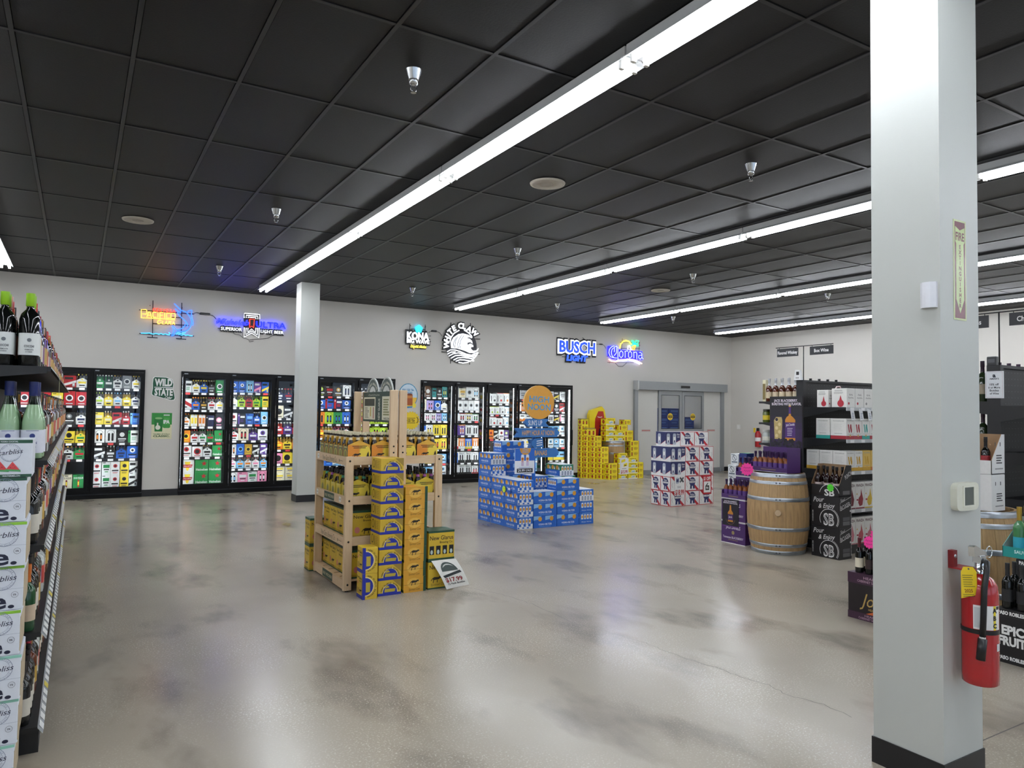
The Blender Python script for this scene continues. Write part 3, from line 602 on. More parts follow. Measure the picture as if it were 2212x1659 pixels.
PAC_YEL=[[(0.89,3.07),(0.886,3.215),(0.957,3.221),(0.971,3.209),(0.971,3.155),(0.959,3.143),(0.905,3.143)],[(0.976,3.094),(0.999,3.183),(1.02,3.185),(1.048,3.093)],[(0.987,3.125),(1.038,3.129)],[(1.122,3.187),(1.073,3.185),(1.066,3.173),(1.068,3.106),(1.078,3.098),(1.125,3.099)],[(1.144,3.184),(1.146,3.096)],[(1.228,3.193),(1.181,3.189),(1.176,3.176),(1.178,3.095)],[(1.179,3.139),(1.224,3.144)],[(1.252,3.193),(1.255,3.096)],[(1.34,3.189),(1.29,3.185),(1.283,3.176),(1.285,3.105),(1.295,3.099),(1.343,3.101)],[(1.36,3.189),(1.408,3.19),(1.421,3.178),(1.421,3.111),(1.411,3.102),(1.363,3.1),(1.352,3.11),(1.353,3.177),(1.36,3.189)],[(0.907,3.073),(1.086,3.079),(1.244,3.08),(1.42,3.078)],[(1.201,3.046),(1.177,3.059),(1.154,3.042),(1.141,3.015),(1.151,2.989),(1.175,2.991),(1.198,3.01)],[(1.225,3.043),(1.214,2.994),(1.242,2.99)],[(1.258,2.989),(1.28,3.043),(1.298,2.991)],[(1.266,3.007),(1.291,3.009)],[(1.316,2.993),(1.326,3.047),(1.356,3.047),(1.355,3.027),(1.325,3.02),(1.362,2.99)],[(1.378,2.993),(1.4,3.048),(1.418,2.991)],[(1.385,3.009),(1.413,3.011)]]
PAC_RED=[[(1.099,3.253),(1.077,3.255),(1.068,3.241),(1.068,3.211),(1.078,3.203),(1.1,3.211)],[(1.148,3.257),(1.12,3.254),(1.117,3.232),(1.118,3.206),(1.149,3.206)],[(1.119,3.23),(1.14,3.232)],[(1.173,3.206),(1.171,3.252),(1.195,3.252),(1.196,3.232),(1.174,3.228),(1.2,3.204)],[(1.221,3.254),(1.24,3.207),(1.257,3.253)],[(1.308,3.259),(1.28,3.257),(1.278,3.208),(1.31,3.209)],[(1.279,3.233),(1.303,3.235)],[(1.328,3.254),(1.358,3.255),(1.328,3.206),(1.364,3.207)],[(1.38,3.208),(1.396,3.256),(1.416,3.206)],[(1.387,3.222),(1.409,3.224)]]
PAC_BAR=[[(1.063,3.39),(1.074,2.75)],[(1.522,3.391),(1.53,2.755)],[(0.99,2.747),(1.154,2.746)],[(1.445,2.754),(1.611,2.749)],[(0.853,3.21),(1.731,3.208)],[(1.362,3.12),(1.523,3.126)],[(1.073,2.99),(1.649,2.999)],[(0.869,2.804),(1.737,2.815)]]
MIC_WHITE=[[(2.576,3.203),(2.574,3.289),(2.851,3.289),(2.853,3.203)],[(2.612,3.206),(2.611,3.255),(2.817,3.255),(2.819,3.2)],[(2.646,3.209),(2.646,3.224),(2.784,3.223),(2.785,3.198)],[(2.581,3.027),(2.583,2.848),(2.714,2.934),(2.845,2.856),(2.851,3.039)],[(2.614,3.022),(2.612,2.897),(2.713,2.97),(2.815,2.903),(2.82,3.037)],[(2.648,3.025),(2.646,2.944),(2.712,3.007),(2.783,2.946),(2.789,3.035)]]
MIC_RED=[[(2.675,3.189),(2.757,3.192),(2.749,3.032),(2.713,3.063),(2.679,3.03),(2.675,3.189)]]
MIC_WIRE=[[(1.738,3.195),(1.822,3.237)],[(1.995,3.223),(2.056,3.192),(2.118,3.124)],[(2.222,3.045),(2.264,3.005)],[(2.375,2.947),(2.417,2.899),(2.515,2.883),(2.572,2.836),(2.67,2.813),(2.688,2.77),(2.756,2.788)],[(2.687,2.806),(2.826,2.83),(2.94,2.842),(3.011,2.857),(3.097,2.914),(3.198,2.944),(3.301,2.935)],[(2.58,3.314),(2.581,3.285)],[(2.844,3.317),(2.845,3.284)],[(2.129,2.984),(2.196,2.985)],[(2.099,3.101),(2.153,3.091)]]
CLAW_CREST=[[(6.822,2.887),(6.811,3.0),(6.872,3.117),(6.988,3.198),(7.096,3.221),(7.207,3.204),(7.281,3.176),(7.319,3.129),(7.263,3.15),(7.181,3.129),(7.264,3.117),(7.32,3.072),(7.34,3.015),(7.284,3.045),(7.21,3.024),(7.211,2.975),(7.284,3.012),(7.35,2.983),(7.36,2.942),(7.304,2.939),(7.296,2.897),(7.352,2.859),(7.435,2.872),(7.491,2.925),(7.473,2.874),(7.381,2.811),(7.269,2.806),(7.149,2.848),(7.057,2.868),(6.966,2.887)]]
CLAW_LINE=[[(6.784,3.014),(6.809,3.113),(6.879,3.207),(7.004,3.284)],[(7.123,3.297),(7.225,3.246),(7.3,3.186),(7.319,3.146)],[(6.725,2.801),(6.796,2.845),(6.904,2.851),(7.031,2.825),(7.178,2.776),(7.307,2.758),(7.464,2.824)],[(6.735,2.753),(6.815,2.798),(6.922,2.811)],[(6.763,2.71),(6.869,2.768),(6.995,2.791),(7.141,2.766),(7.289,2.741),(7.419,2.764)],[(6.817,2.668),(6.924,2.73),(7.05,2.745),(7.197,2.724),(7.382,2.721)],[(6.881,2.631),(6.979,2.684),(7.106,2.699),(7.346,2.682)],[(6.935,2.609),(7.034,2.646),(7.153,2.644),(7.291,2.634)],[(6.999,2.588),(7.108,2.577),(7.218,2.598),(7.337,2.653),(7.428,2.748),(7.474,2.825)],[(7.337,2.636),(7.374,2.638)]]
CLAW_DARK=[[(6.867,2.906),(6.874,3.003),(6.935,3.121)],[(6.903,2.9),(6.918,3.039),(6.97,3.148)],[(6.984,2.888),(6.973,2.993),(7.008,3.093),(7.061,3.178)],[(7.039,2.883),(7.019,2.963),(7.045,3.063),(7.116,3.173)]]
CLAW_LET=[[(6.704,2.961),(6.713,3.074),(6.747,3.161),(6.79,3.241),(6.877,3.32),(7.03,3.384),(7.126,3.379),(7.246,3.326),(7.377,3.261)]]
CLAW_BAR=[[(6.812,3.437),(6.813,3.381)],[(7.285,3.46),(7.287,3.391)],[(6.818,2.644),(6.819,2.555)],[(7.277,2.617),(7.279,2.552)],[(6.601,2.798),(6.717,2.792)],[(7.412,3.123),(7.529,3.128)],[(7.465,2.791),(7.53,2.793)],[(5.866,3.343),(5.876,2.826)],[(6.215,3.345),(6.217,2.829)],[(5.885,3.234),(6.217,3.246)],[(6.297,3.116),(6.35,3.118)],[(6.3,2.997),(6.352,2.998)],[(6.296,3.183),(6.365,3.228)],[(6.478,3.228),(6.558,3.201),(6.612,3.14)]]
CLAW_ELL=[[(6.705,2.913),(7.074,2.934),(7.448,2.955)],[(7.068,3.301),(7.081,2.583)],[(6.063,3.235),(6.14,3.24)],[(5.802,3.158),(6.296,3.191),(5.805,3.025),(5.807,2.923),(6.318,2.954)],[(5.884,2.881),(6.237,2.89),(5.884,2.85)],[(6.365,3.24),(6.479,3.212)]]
BU=[[(9.576,3.227),(9.58,2.928),(10.702,2.977),(10.699,3.265)],[(9.833,2.827),(10.478,2.859),(10.152,2.895),(10.153,2.78)],[(9.719,2.852),(9.833,2.848)],[(10.465,2.853),(10.544,2.852)],[(10.315,3.336),(10.381,3.298)],[(10.512,3.301),(10.618,3.297)],[(10.753,3.204),(10.847,3.211)],[(10.928,3.216),(10.982,3.185),(11.037,3.113)]]
COR_TUBE=[[(11.27,3.191),(11.187,3.165),(11.119,3.096),(11.107,3.009),(11.149,2.925),(11.245,2.897)],[(11.256,3.147),(11.202,3.1),(11.182,3.024),(11.203,2.949),(11.273,2.898),(11.356,2.897)],[(11.284,3.17),(11.271,3.039)],[(11.353,3.18),(11.341,3.021),(11.272,2.953)],[(11.284,3.17),(11.353,3.19),(11.388,3.16),(11.391,2.85)],[(11.493,3.084),(11.549,3.043),(11.55,2.967),(11.495,2.909),(11.439,2.95),(11.438,3.037),(11.493,3.084)],[(11.619,3.08),(11.621,2.916)],[(11.605,3.068),(11.69,3.095),(11.711,3.074)],[(11.775,3.088),(11.832,3.047),(11.833,2.959),(11.769,2.912),(11.726,2.954),(11.725,3.042),(11.775,3.088)],[(11.896,3.084),(11.905,2.919)],[(11.896,3.062),(11.975,3.077),(11.997,3.045),(11.998,2.901)],[(12.076,3.071),(12.133,3.074),(12.163,3.043),(12.164,2.954),(12.121,2.907),(12.063,2.927),(12.062,2.993),(12.149,3.009)],[(12.164,2.954),(12.208,2.911)]]
COR_PLATE=[[(11.091,3.181),(11.408,3.204),(11.437,3.114),(12.191,3.105),(12.23,2.901),(11.777,2.89),(11.411,2.889),(11.398,2.829),(11.356,2.87),(11.246,2.865),(11.094,2.943)]]
COR_SUN=[[(11.444,3.136),(11.477,3.247),(11.546,3.316),(11.645,3.35),(11.744,3.329),(11.816,3.267)]]
COR_PALM=[[(11.93,3.274),(11.872,3.359),(11.829,3.361),(11.843,3.324),(11.93,3.274)],[(11.93,3.274),(11.972,3.37),(12.058,3.365),(12.03,3.313),(11.93,3.274)],[(11.93,3.274),(11.844,3.28),(11.795,3.233),(11.859,3.236),(11.93,3.274)],[(11.93,3.274),(12.03,3.28),(12.052,3.237),(11.988,3.233),(11.93,3.274)]]
COR_TRUNK=[[(11.909,3.25),(11.852,3.192),(11.867,3.126)],[(11.959,3.242),(11.931,3.185),(11.91,3.118)],[(11.937,3.241),(11.896,3.117)]]
COR_BIRD=[[(11.703,3.128),(11.71,3.217),(11.759,3.23),(11.788,3.166),(11.831,3.135),(11.774,3.116)]]
COR_WAVE=[[(11.108,2.858),(11.191,2.808),(11.315,2.803),(11.495,2.844),(11.692,2.886),(11.891,2.879),(12.063,2.832),(12.165,2.793)],[(11.356,2.837),(11.565,2.836),(11.72,2.866),(11.891,2.846),(12.093,2.778)]]
COR_BAR=[[(11.546,3.393),(11.521,3.053)],[(12.102,3.339),(12.078,2.861)],[(11.436,3.146),(12.118,3.179)],[(11.547,3.295),(12.102,3.326)],[(11.067,2.931),(11.135,2.933)],[(11.082,2.781),(11.92,2.809)],[(11.137,2.773),(11.151,2.763)],[(11.329,2.771),(11.427,2.699),(11.567,2.7),(11.693,2.799)]]

# ================================================================ NEON SIGNS on the back wall
YN = 13.9
NB = M('2a66ff', .3, 0, 2.6); NC = M('38a0ff', .3, 0, 2.4); NY = M('ffc44a', .3, 0, 2.4); NR = M('ff3a28', .3, 0, 2.6); NW = M('f6faff', .3, 0, 1.05); NBD = M('1018ff', .3, 0, 5); NG_ = M('20d890', .3, 0, 2.5); NO = M('ff9a2a', .3, 0, 2.5); NYL = M('ffe84a', .3, 0, 2.5); NCY = M('18c8f0', .3, 0, 2.2)
for _m in (NY, NW, NG_, NO, NYL, NCY, NR): _m.cycles.emission_sampling = 'NONE'
def tubes(parent, lst, r, m, name='neon_tube', n=6, y=YN):
    for pl in lst: part(name, MB().tube([(x, y, z) for x, z in pl], r, m, n), parent)
def standoffs(parent, pts):
    for x, z in pts: part('standoff', MB().tube([(x, YN, z), (x, YW, z)], .006, BLACK, 5), parent)
def bars(parent, lst, r=.006, y=YN+.02):
    for pl in lst: part('sign_bar', MB().tube([(x, y, z) for x, z in pl], r, BLACK, 5), parent)
s = thing('neon_sign', 'lit neon sign with orange lettering and leaping blue marlin', 'neon sign', group='neon signs on the back wall')
tubes(s, PAC_BLUE, .0075, NB); tubes(s, PAC_CYAN, .0075, NC); tubes(s, PAC_YEL, .0062, NY, 'letter_tube'); tubes(s, PAC_RED, .0045, NR, 'letter_tube'); bars(s, PAC_BAR, .007)
standoffs(s, ((1.02, 3.3), (1.02, 2.8), (1.53, 3.3), (1.52, 2.8)))
o = thing('power_adapter', 'black power adapter on the wall beside the marlin neon', 'adapter', MB().bbox(1.822, 1.995, YN, YW, 3.21, 3.245, BLACK, .008)); part('cord', MB().tube([(1.73, YN+.02, 3.225), (1.77, YN+.02, 3.24), (1.83, YN+.03, 3.23)], .005, BLACK, 5), o); part('cord', MB().tube([(1.99, YN+.03, 3.22), (2.05, YN+.03, 3.2), (2.1, YN+.03, 3.15)], .005, BLACK, 5), o)
s = thing('neon_sign', 'lit sign with blue script, blue capitals and white ribbon outline', 'neon sign', group='neon signs on the back wall')
tubes(s, MIC_WHITE, .009, NW); tubes(s, MIC_RED, .006, NR); bars(s, MIC_WIRE[2:], .005)
bk = MB(); bk.prism([(2.575, 2.86), (2.575, 3.28), (2.85, 3.28), (2.85, 2.86), (2.71, 2.93)][::-1], (0, YN+.03, 0), (1,0,0), (0,0,1), .006, M('0c0c14')); part('backing_panel', bk, s)
def slab(parent, t, x0, x1, zc, h, m, bold=.05, shear=0, y=YN, name='lettering', res=2, th=.015):
    mb = MB(); v, f, W = txt(t, bold, shear, 1.0, res); k = (x1-x0)/W; a = [(x0+x*k, y, zc+(q-.5)*h) for x, q in v]; b = [(x, y+th, z) for x, _, z in a]; n = len(a)
    ed = {}
    for fc in f:
        for i in range(len(fc)): e = (fc[i], fc[(i+1) % len(fc)]); ed[e] = 1
    side = [(p, q, n+q, n+p) for (p, q) in ed if (q, p) not in ed]
    mb.add(a+b, [tuple(fc) for fc in f] + side, m); part(name, mb, parent)
slab(s, 'SUPERIOR', 2.17, 2.553, 2.985, .085, BLACKM, .12, 0, YN+.02, 'backing_panel'); slab(s, 'LIGHT BEER', 2.866, 3.305, 2.98, .085, BLACKM, .12, 0, YN+.02, 'backing_panel')
slab(s, 'Michelob', 2.1, 2.665, 3.12, .1, NBD, .03, .35); slab(s, 'ULTRA', 2.79, 3.335, 3.11, .11, NBD, .02); slab(s, 'SUPERIOR', 2.182, 2.541, 2.985, .06, NW, .0); slab(s, 'LIGHT BEER', 2.878, 3.293, 2.98, .06, NW, .0)
standoffs(s, ((2.6, 3.27), (2.83, 3.27), (2.25, 3.1), (3.2, 3.1)))
s = thing('neon_sign', 'small white backlit sign with turquoise flower and yellow script', 'neon sign', group='neon signs on the back wall')
slab(s, 'KONA', 5.775, 6.325, 3.1, .19, BLACKM, .13, 0, YN+.02, 'backing_panel'); slab(s, 'BIG WAVE', 5.78, 6.33, 2.985, .11, BLACKM, .13, 0, YN+.02, 'backing_panel'); slab(s, 'Liquid Aloha', 5.87, 6.25, 2.878, .075, BLACKM, .1, .3, YN+.02, 'backing_panel')
slab(s, 'KONA', 5.8, 6.3, 3.1, .15, NW, .04); slab(s, 'BIG WAVE', 5.8, 6.31, 2.985, .08, NW, .03); slab(s, 'Liquid Aloha', 5.885, 6.235, 2.878, .055, NYL, .01, .3)
fl_ = MB()
for i in range(5): a = 2*math.pi*i/5 + .3; fl_.prism([(6.065+.045*math.cos(a)+.042*math.cos(b*math.pi/4), 3.245+.045*math.sin(a)+.042*math.sin(b*math.pi/4)) for b in range(8)], (0, YN+.02, 0), (1,0,0), (0,0,1), .015 + i*.0004, NCY)
part('flower', fl_, s); bars(s, [b for b in CLAW_BAR[7:12]]); standoffs(s, ((5.88, 3.3), (6.22, 3.3), (5.88, 2.86), (6.22, 2.86)))
o = thing('power_adapter', 'black power adapter hanging between the flower and wave signs', 'adapter', MB().bbox(6.365, 6.48, YN+.01, YW, 3.21, 3.245, BLACK, .006)); 
for pl in CLAW_BAR[12:]: part('cord', MB().tube([(x, YN+.03, z) for x, z in pl], .005, BLACK, 5), o)
s = thing('neon_sign', 'round black sign with white glowing curling wave and arched lettering', 'neon sign', group='neon signs on the back wall')
b = MB(); b.prism([(.375*math.cos(2*math.pi*i/32), .375*math.sin(2*math.pi*i/32)) for i in range(32)], (7.075, YN+.035, 2.94), (1,0,0), (0,0,1), .015, M('0e0f1c', .3)); part('backing_panel', b, s)
c = MB(); c.prism(CLAW_CREST[0][::-1], (0, YN+.018, 0), (1,0,0), (0,0,1), .014, NW); part('wave_crest', c, s)
tubes(s, CLAW_LINE, .0125, NW); tubes(s, CLAW_DARK, .006, M('27305c'), 'wave_groove', y=YN+.003)
for (x, z), ch in zip(CLAW_LET[0], 'WHITECLAW'):
    mb = MB(); F = Face(mb, (x, YN, z), (1,0,0), (0,0,1)); a = math.atan2(z-2.935, x-7.08) - math.pi/2; F.text(ch, 0, 0, .118, NW, None, .05, 0, a); part('lettering', mb, s); mb = MB(); F = Face(mb, (x, YN+.02, z), (1,0,0), (0,0,1)); F.text(ch, 0, 0, .135, BLACKM, None, .14, 0, a); part('backing_panel', mb, s)
bars(s, CLAW_BAR[:7], .008); standoffs(s, ((6.83, 3.38), (7.28, 3.38), (6.84, 2.62), (7.26, 2.6)))
s = thing('neon_sign', 'white-edged blue block-letter sign with smaller blue word below', 'neon sign', group='neon signs on the back wall')
for _m in (M('f2f8ff', .3, 0, 1.3), M('1a46c8', .3, 0, .9), M('2a5ae0', .3, 0, .9), M('8f9cff', .3, 0, 3), M('ffb9a0', .3, 0, 2.5), M('a8c8ff', .3, 0, 2.5)): _m.cycles.emission_sampling = 'NONE'
slab(s, 'BUSCH', 9.585, 10.735, 3.1, .34, BLACKM, .11, 0, YN+.03, 'backing_panel'); slab(s, 'LIGHT', 9.82, 10.49, 2.835, .17, BLACKM, .12, .15, YN+.02, 'backing_panel')
slab(s, 'BUSCH', 9.6, 10.72, 3.1, .3, M('f2f8ff', .3, 0, 1.3), .075, 0, YN+.012); slab(s, 'BUSCH', 9.635, 10.685, 3.1, .265, M('1a46c8', .3, 0, .9), .035, 0, YN-.004, th=.012); slab(s, 'LIGHT', 9.84, 10.47, 2.835, .13, M('2a5ae0', .3, 0, .9), .06, .15)
bars(s, BU[2:6]); standoffs(s, ((9.75, 3.2), (10.6, 3.2), (9.75, 3.0), (10.6, 3.0), (10.0, 2.83), (10.4, 2.83)))
s = thing('neon_sign', 'blue neon script sign with yellow sun arc and green palm', 'neon sign', group='neon signs on the back wall')
p = MB(); p.prism([q for q in COR_PLATE[0]][::-1], (0, YN+.03, 0), (1,0,0), (0,0,1), .006, M('1a14ff', .3, 0, 2.2)); part('backing_panel', p, s)
tubes(s, COR_TUBE, .0075, M('8f9cff', .3, 0, 3), 'letter_tube'); tubes(s, COR_SUN, .014, NYL); tubes(s, COR_PALM, .01, NG_); tubes(s, COR_TRUNK, .01, NO); tubes(s, COR_BIRD, .016, NW); tubes(s, COR_WAVE[:1], .014, M('ffb9a0', .3, 0, 2.5)); tubes(s, COR_WAVE[1:], .014, M('a8c8ff', .3, 0, 2.5)); bars(s, COR_BAR, .005, YN+.025); standoffs(s, ((11.5, 3.3), (12.1, 3.25), (11.2, 2.95), (12.1, 2.95)))
o = thing('power_adapter', 'small black power adapter beside the palm neon sign', 'adapter', MB().bbox(10.85, 10.93, YN+.02, YW, 3.2, 3.225, BLACK, .005))
for pl in BU[6:]: part('cord', MB().tube([(x, YN+.03, z) for x, z in pl], .004, BLACK, 5), o)

# ================================================================ WOODEN BEER RACK
PINE = m_wood('pale_maple', 'c9ab86', 'd9bf9c', (1, 1, .1)); PINEH = m_wood('pale_maple_rail', 'c9ab86', 'd9bf9c', (.12, .12, 1))
BOLT = M('1a1a1a', .4, .5)
RX0, RX1, RY0, RY1 = 1.98, 2.89, 6.03, 6.95
rack = thing('beer_rack', 'pale maple display rack with four shelves of yellow beer packs', 'rack', None, (0, 0, 0))
RZ = [(.02, .1), (.385, .46), (.735, .807), (1.075, 1.147)]
def post(x, y, z1, sx=.07, sy=.04): p = part('post', MB().bbox(x, x+sx, y, y+sy, .012, z1, PINE, .003), rack); return p
for x in (RX0, RX1-.07):
    for y in (RY0, RY1-.04):
        p = post(x, y, 1.15)
        if y == RY0:
            for z0, z1 in RZ: part('bolt', MB().tube([(x+.035, y-.002, (z0+z1)/2), (x+.035, y+.002, (z0+z1)/2)], .009, BOLT, 8), p)
        part('foot', MB().lathe([(.018, 0), (.018, .012)], BLACK, x+.035, y+.02, 8), p)
for k, (z0, z1) in enumerate(RZ):
    if k > 0:
        for y in (RY0+.012, RY1-.034): part('front_rail', MB().box(RX0+.07, RX1-.07, y, y+.022, z0, z1, PINEH), rack)
    else: part('front_rail', MB().box(RX0+.07, RX1-.07, RY1-.034, RY1-.012, z0, z1, PINEH), rack)
    for x in (RX0+.002, RX1-.024):
        r = part('side_rail', MB().box(x, x+.022, RY0+.04, RY1-.04, z0, z1, PINEH), rack)
        if x < 2.2:
            mb = MB(); F = Face(mb, (x, RY1, z0), (0,-1,0), (0,0,1)); hh = z1-z0; ink = M('5a4a38'); wt = M('e8e6df')
            if k % 2: F.text('New Glarus Brewing Co.', .44, hh/2, .05, ink, .42, .0); F.rect(.74, .03, .83, .034, ink); F.rect(.72, .02, .735, .045, ink)
            else: F.rect(.3, .004, .6, hh-.004, M('2c4636')); F.text('ONLY WISCONSIN', .45, hh/2, .026, M('c9bf98'), .27)
            for tx in ((.06,) if k == 3 else (.05, .74)):
                if k >= 2: F.rect(tx, .015, tx+.06, hh-.012, wt); F.scrib(tx+.03, hh/2, .04, .02, BLACK)
            part('lettering', mb, r)
    for j in range(5): part('shelf_slat', MB().box(RX0+.03, RX1-.03, RY0+.05+j*.168, RY0+.05+j*.168+.14, z1-.045 if k else .075, z1-.027 if k else .093, PINEH), rack)
# tall centre posts with hanging panel
for x in (2.36, 2.446):
    for y in (RY0-.036, RY1+.001): p = post(x, y, 1.732, .07, .035); [part('bolt', MB().tube([(x+.035, y-.002, z), (x+.035, y+.002, z)], .008, BOLT, 8), p) for z in (1.18, 1.235)]
pan = part('header_panel', MB().box(2.431, 2.445, RY0+.03, RY1-.04, 1.44, 1.725, M('2f443a', .55)), rack)
mb = MB(); F = Face(mb, (2.431, RY1-.04, 1.44), (0,-1,0), (0,0,1)); cr = M('cfcfc0')
F.rect(.02, .02, .34, .235, M('d9d6bd')); F.rect(.04, .15, .32, .22, M('2d3326')); F.lines(.05, .17, .03, .14, 8, M('6b6a58'), 2); F.rect(.2, .05, .225, .14, M('b99f2a')); F.rect(.28, .03, .3, .14, M('9a2b2b'))
F.scrib(.3, .255, .3, .02, cr, 15); F.text('NEW GLARUS', .44, .12, .05, cr, .2, .02, 0, 1.57)
F.rect(.52, .02, .8, .24, M('d9d6bd')); F.lines(.55, .7, .06, .22, 7, M('8a8a5a'), 3, .6); F.text('WISCONSIN', .66, .035, .02, BLACK, .2); part('print', mb, pan)
# half-oval signs on top
for i, yy in enumerate((6.30, 6.66)):
    mb = MB(); pts = [(.17*math.cos(a), .2*math.sin(a)) for a in [math.pi*k/14 for k in range(15)]]
    mb.prism(pts, (2.446, yy, 1.66), (0,-1,0), (0,0,1), .012, M('b9bdb8')); g = part('arch_sign', mb, rack)
    mb = MB(); F = Face(mb, (2.434, yy, 1.66), (0,-1,0), (0,0,1)); F.poly([(.155*math.cos(a), .185*math.sin(a)) for a in [math.pi*k/14 for k in range(15)]], M('55625c')); F.poly([(.1*math.cos(a), .12*math.sin(a)) for a in [math.pi*k/14 for k in range(15)]], M('cfd2cc')); F.poly([(-.09, 0), (.09, 0), (.05, .05), (.02, .08), (-.03, .05)], M('8a908c')); F.arc('NEW GLARUS BREWING CO.', 0, 0, .145, .022, M('e4e2cf'), 2.95, .2, .02); part('lettering', mb, g)

YEL = M('cfae32', .42); YELD = M('c79a28', .42); OR = M('d98a2c', .42); GRN = M('1f4a34', .45); BLU = M('20309a', .4); OLV = M('8d8a3a', .45); INKB = M('2a2418', .5)
def cow(F, cx, cy, s, m=INKB):
    for p in ([(-.5,.1),(-.2,.25),(.3,.2),(.5,.3),(.55,.1),(.4,-.05),(-.3,-.1)], [(-.35,-.1),(-.25,-.1),(-.3,-.45),(-.38,-.45)], [(.15,-.1),(.25,-.1),(.2,-.4),(.12,-.4)], [(.5,.3),(.75,.25),(.7,.05),(.55,.1)], [(-.5,.1),(-.65,-.15),(-.6,-.2),(-.45,0)]): F.poly([(cx+x*s, cy+y*s) for x, y in p], m)
# ---- six-packs on the rack (real bottles)
def ng_carrier(w, d, style):
    def f():
        mb = MB(); c = M('d8a63a', .42) if style else M('d6bd3a', .42); g = M('565b3f', .45) if style else M('cdb63c', .45); h = .125
        mb.box(-w/2, w/2, 0, d, 0, .004, c)
        for y in (.002, d): mb.prism([(-w/2, 0), (w/2, 0), (w/2, h), (0, h+.042), (-w/2, h)], (0, y, 0), (1,0,0), (0,0,1), .002, c)
        for x in (-w/2, w/2-.002): mb.box(x, x+.002, .002, d-.002, 0, h-.01, g)
        mb.box(-w/2+.002, w/2-.002, d/2-.001, d/2+.001, 0, .19, c); return mb
    return cached(('ngc', w, d, style), f)
def ng_print(w, d, style):
    def f():
        mb = MB(); F = Face(mb, (-w/2, 0, 0), (1,0,0), (0,0,1)); F.rect(0, 0, w*.5, .125, OR if style else M('c9b93e')); F.circ(w*.78, .06, .05, M('e6cf4a'), .06, 12); F.rect(w*.2, .112, w*.85, .118, INKB); F.rect(w*.25, .098, w*.8, .104, INKB); cow(F, w*.38, .038, .055); F.poly([(w*.8, 0), (w*.97, 0), (w*.93, .07), (w*.87, .05)], INKB)
        F = Face(mb, (-w/2, d, 0), (0,-1,0), (0,0,1)); F.circ(d/2, .046, d*.34, M('b9a83c'), .042); F.circ(d/2, .044, d*.22, M('7a7a48'), .034); F.rect(d*.2, .1, d*.8, .112, M('c7b765')); return mb
    return cached(('ngp', w, d, style), f)
def ngpack(x, y, z, style, label, labs, rz=0):
    w_, d = .2, .13
    o = thing('six_pack', label, 'beer pack', ng_carrier(w_, d, style), (x, y, z), rz, 'six-packs on the wooden rack'); part('print', ng_print(w_, d, style), o)
    for i in range(3):
        for j in range(2): part('bottle', cached(('ngb', labs), beer_bottle('x', 'd9d2b4' if style else '2a2a2a', labs, 8)), o, (-.066+i*.066, .034+j*.062, .005))
ztop = 1.121
for j in range(6):
    for i in range(4):
        x = RX0+.128 + i*.215; y = RY0+.046 + j*.14
        if j > 1 and i in (1, 2): continue
        ngpack(x, y, ztop, 1, 'amber six-pack, %s from front in %s column, top shelf of wooden rack' % (nth(j+1), nth(i+1)), 'd8c8a0')
for j in range(5):
    for i in range(4):
        if j > 2 and i in (1, 2): continue
        lc = ('3f8f6a', '3f8f6a', 'c9a04a', 'a0509a', '3f8f6a')[(i+j) % 5]
        ngpack(RX0+.128 + i*.215, RY0+.06 + j*.16, .781, 0, 'yellow six-pack, %s from front in %s column, second shelf of wooden rack' % (nth(j+1), nth(i+1)), lc)
# ---- twelve-pack cartons
def ng12(w, d, h):
    def f(): mb = MB(); mb.bbox(0, w, 0, d, 0, h, YEL, .004); return mb
    return cached(('ng12', w, d, h), f)
def ng12p(w, d, h):
    def f():
        mb = MB()
        for F, W in ((fF(mb, w, d, h), w), (fL(mb, w, d, h), d)):
            F.rect(0, h*.92, W, h, GRN); F.rect(0, 0, W, h*.05, GRN); F.text('New Glarus', W/2, h*.78, h*.12, INKB, W*.86, .01); F.text('Brewing Co.', W*.66, h*.64, h*.07, INKB, W*.5, .01); F.rect(0, h*.05, W, h*.12, M('b99a2c')); cow(F, W*.55, h*.28, W*.3); F.circ(W*.2, h*.3, W*.1, M('c77a70'), h*.12, 8); F.text('Spotted Cow', W*.55, h*.1, h*.07, INKB, W*.5, .0, .2)
        fT(mb, w, d, h).rect(0, 0, w, d, GRN); return mb
    return cached(('ng12p', w, d, h), f)
def put12(x, y, z, w, d, h, label, rz=0):
    o = thing('beer_carton', label, 'beer carton', ng12(w, d, h), (x, y, z), rz, 'yellow twelve-pack cartons'); part('print', ng12p(w, d, h), o)
for k, (x, y) in enumerate(((2.06, 6.09), (2.06, 6.3), (2.06, 6.505), (2.06, 6.71), (2.34, 6.09), (2.34, 6.3), (2.6, 6.3))): put12(x, y, .436, .255, .2, .24, 'yellow and dark green carton, %s placed on the third rack shelf' % nth(k+1))
for k, (x, y) in enumerate(((2.06, 6.09), (2.06, 6.3), (2.06, 6.505), (2.06, 6.71), (2.34, 6.3))): put12(x, y, .096, .255, .2, .24, 'yellow and dark green carton, %s placed on the bottom rack shelf' % nth(k+1))
for z, l in ((0, 'lower'), (.252, 'upper')): put12(1.945, 6.965, z, .255, .17, .25, '%s yellow carton of the pair on the floor behind the rack post' % l)
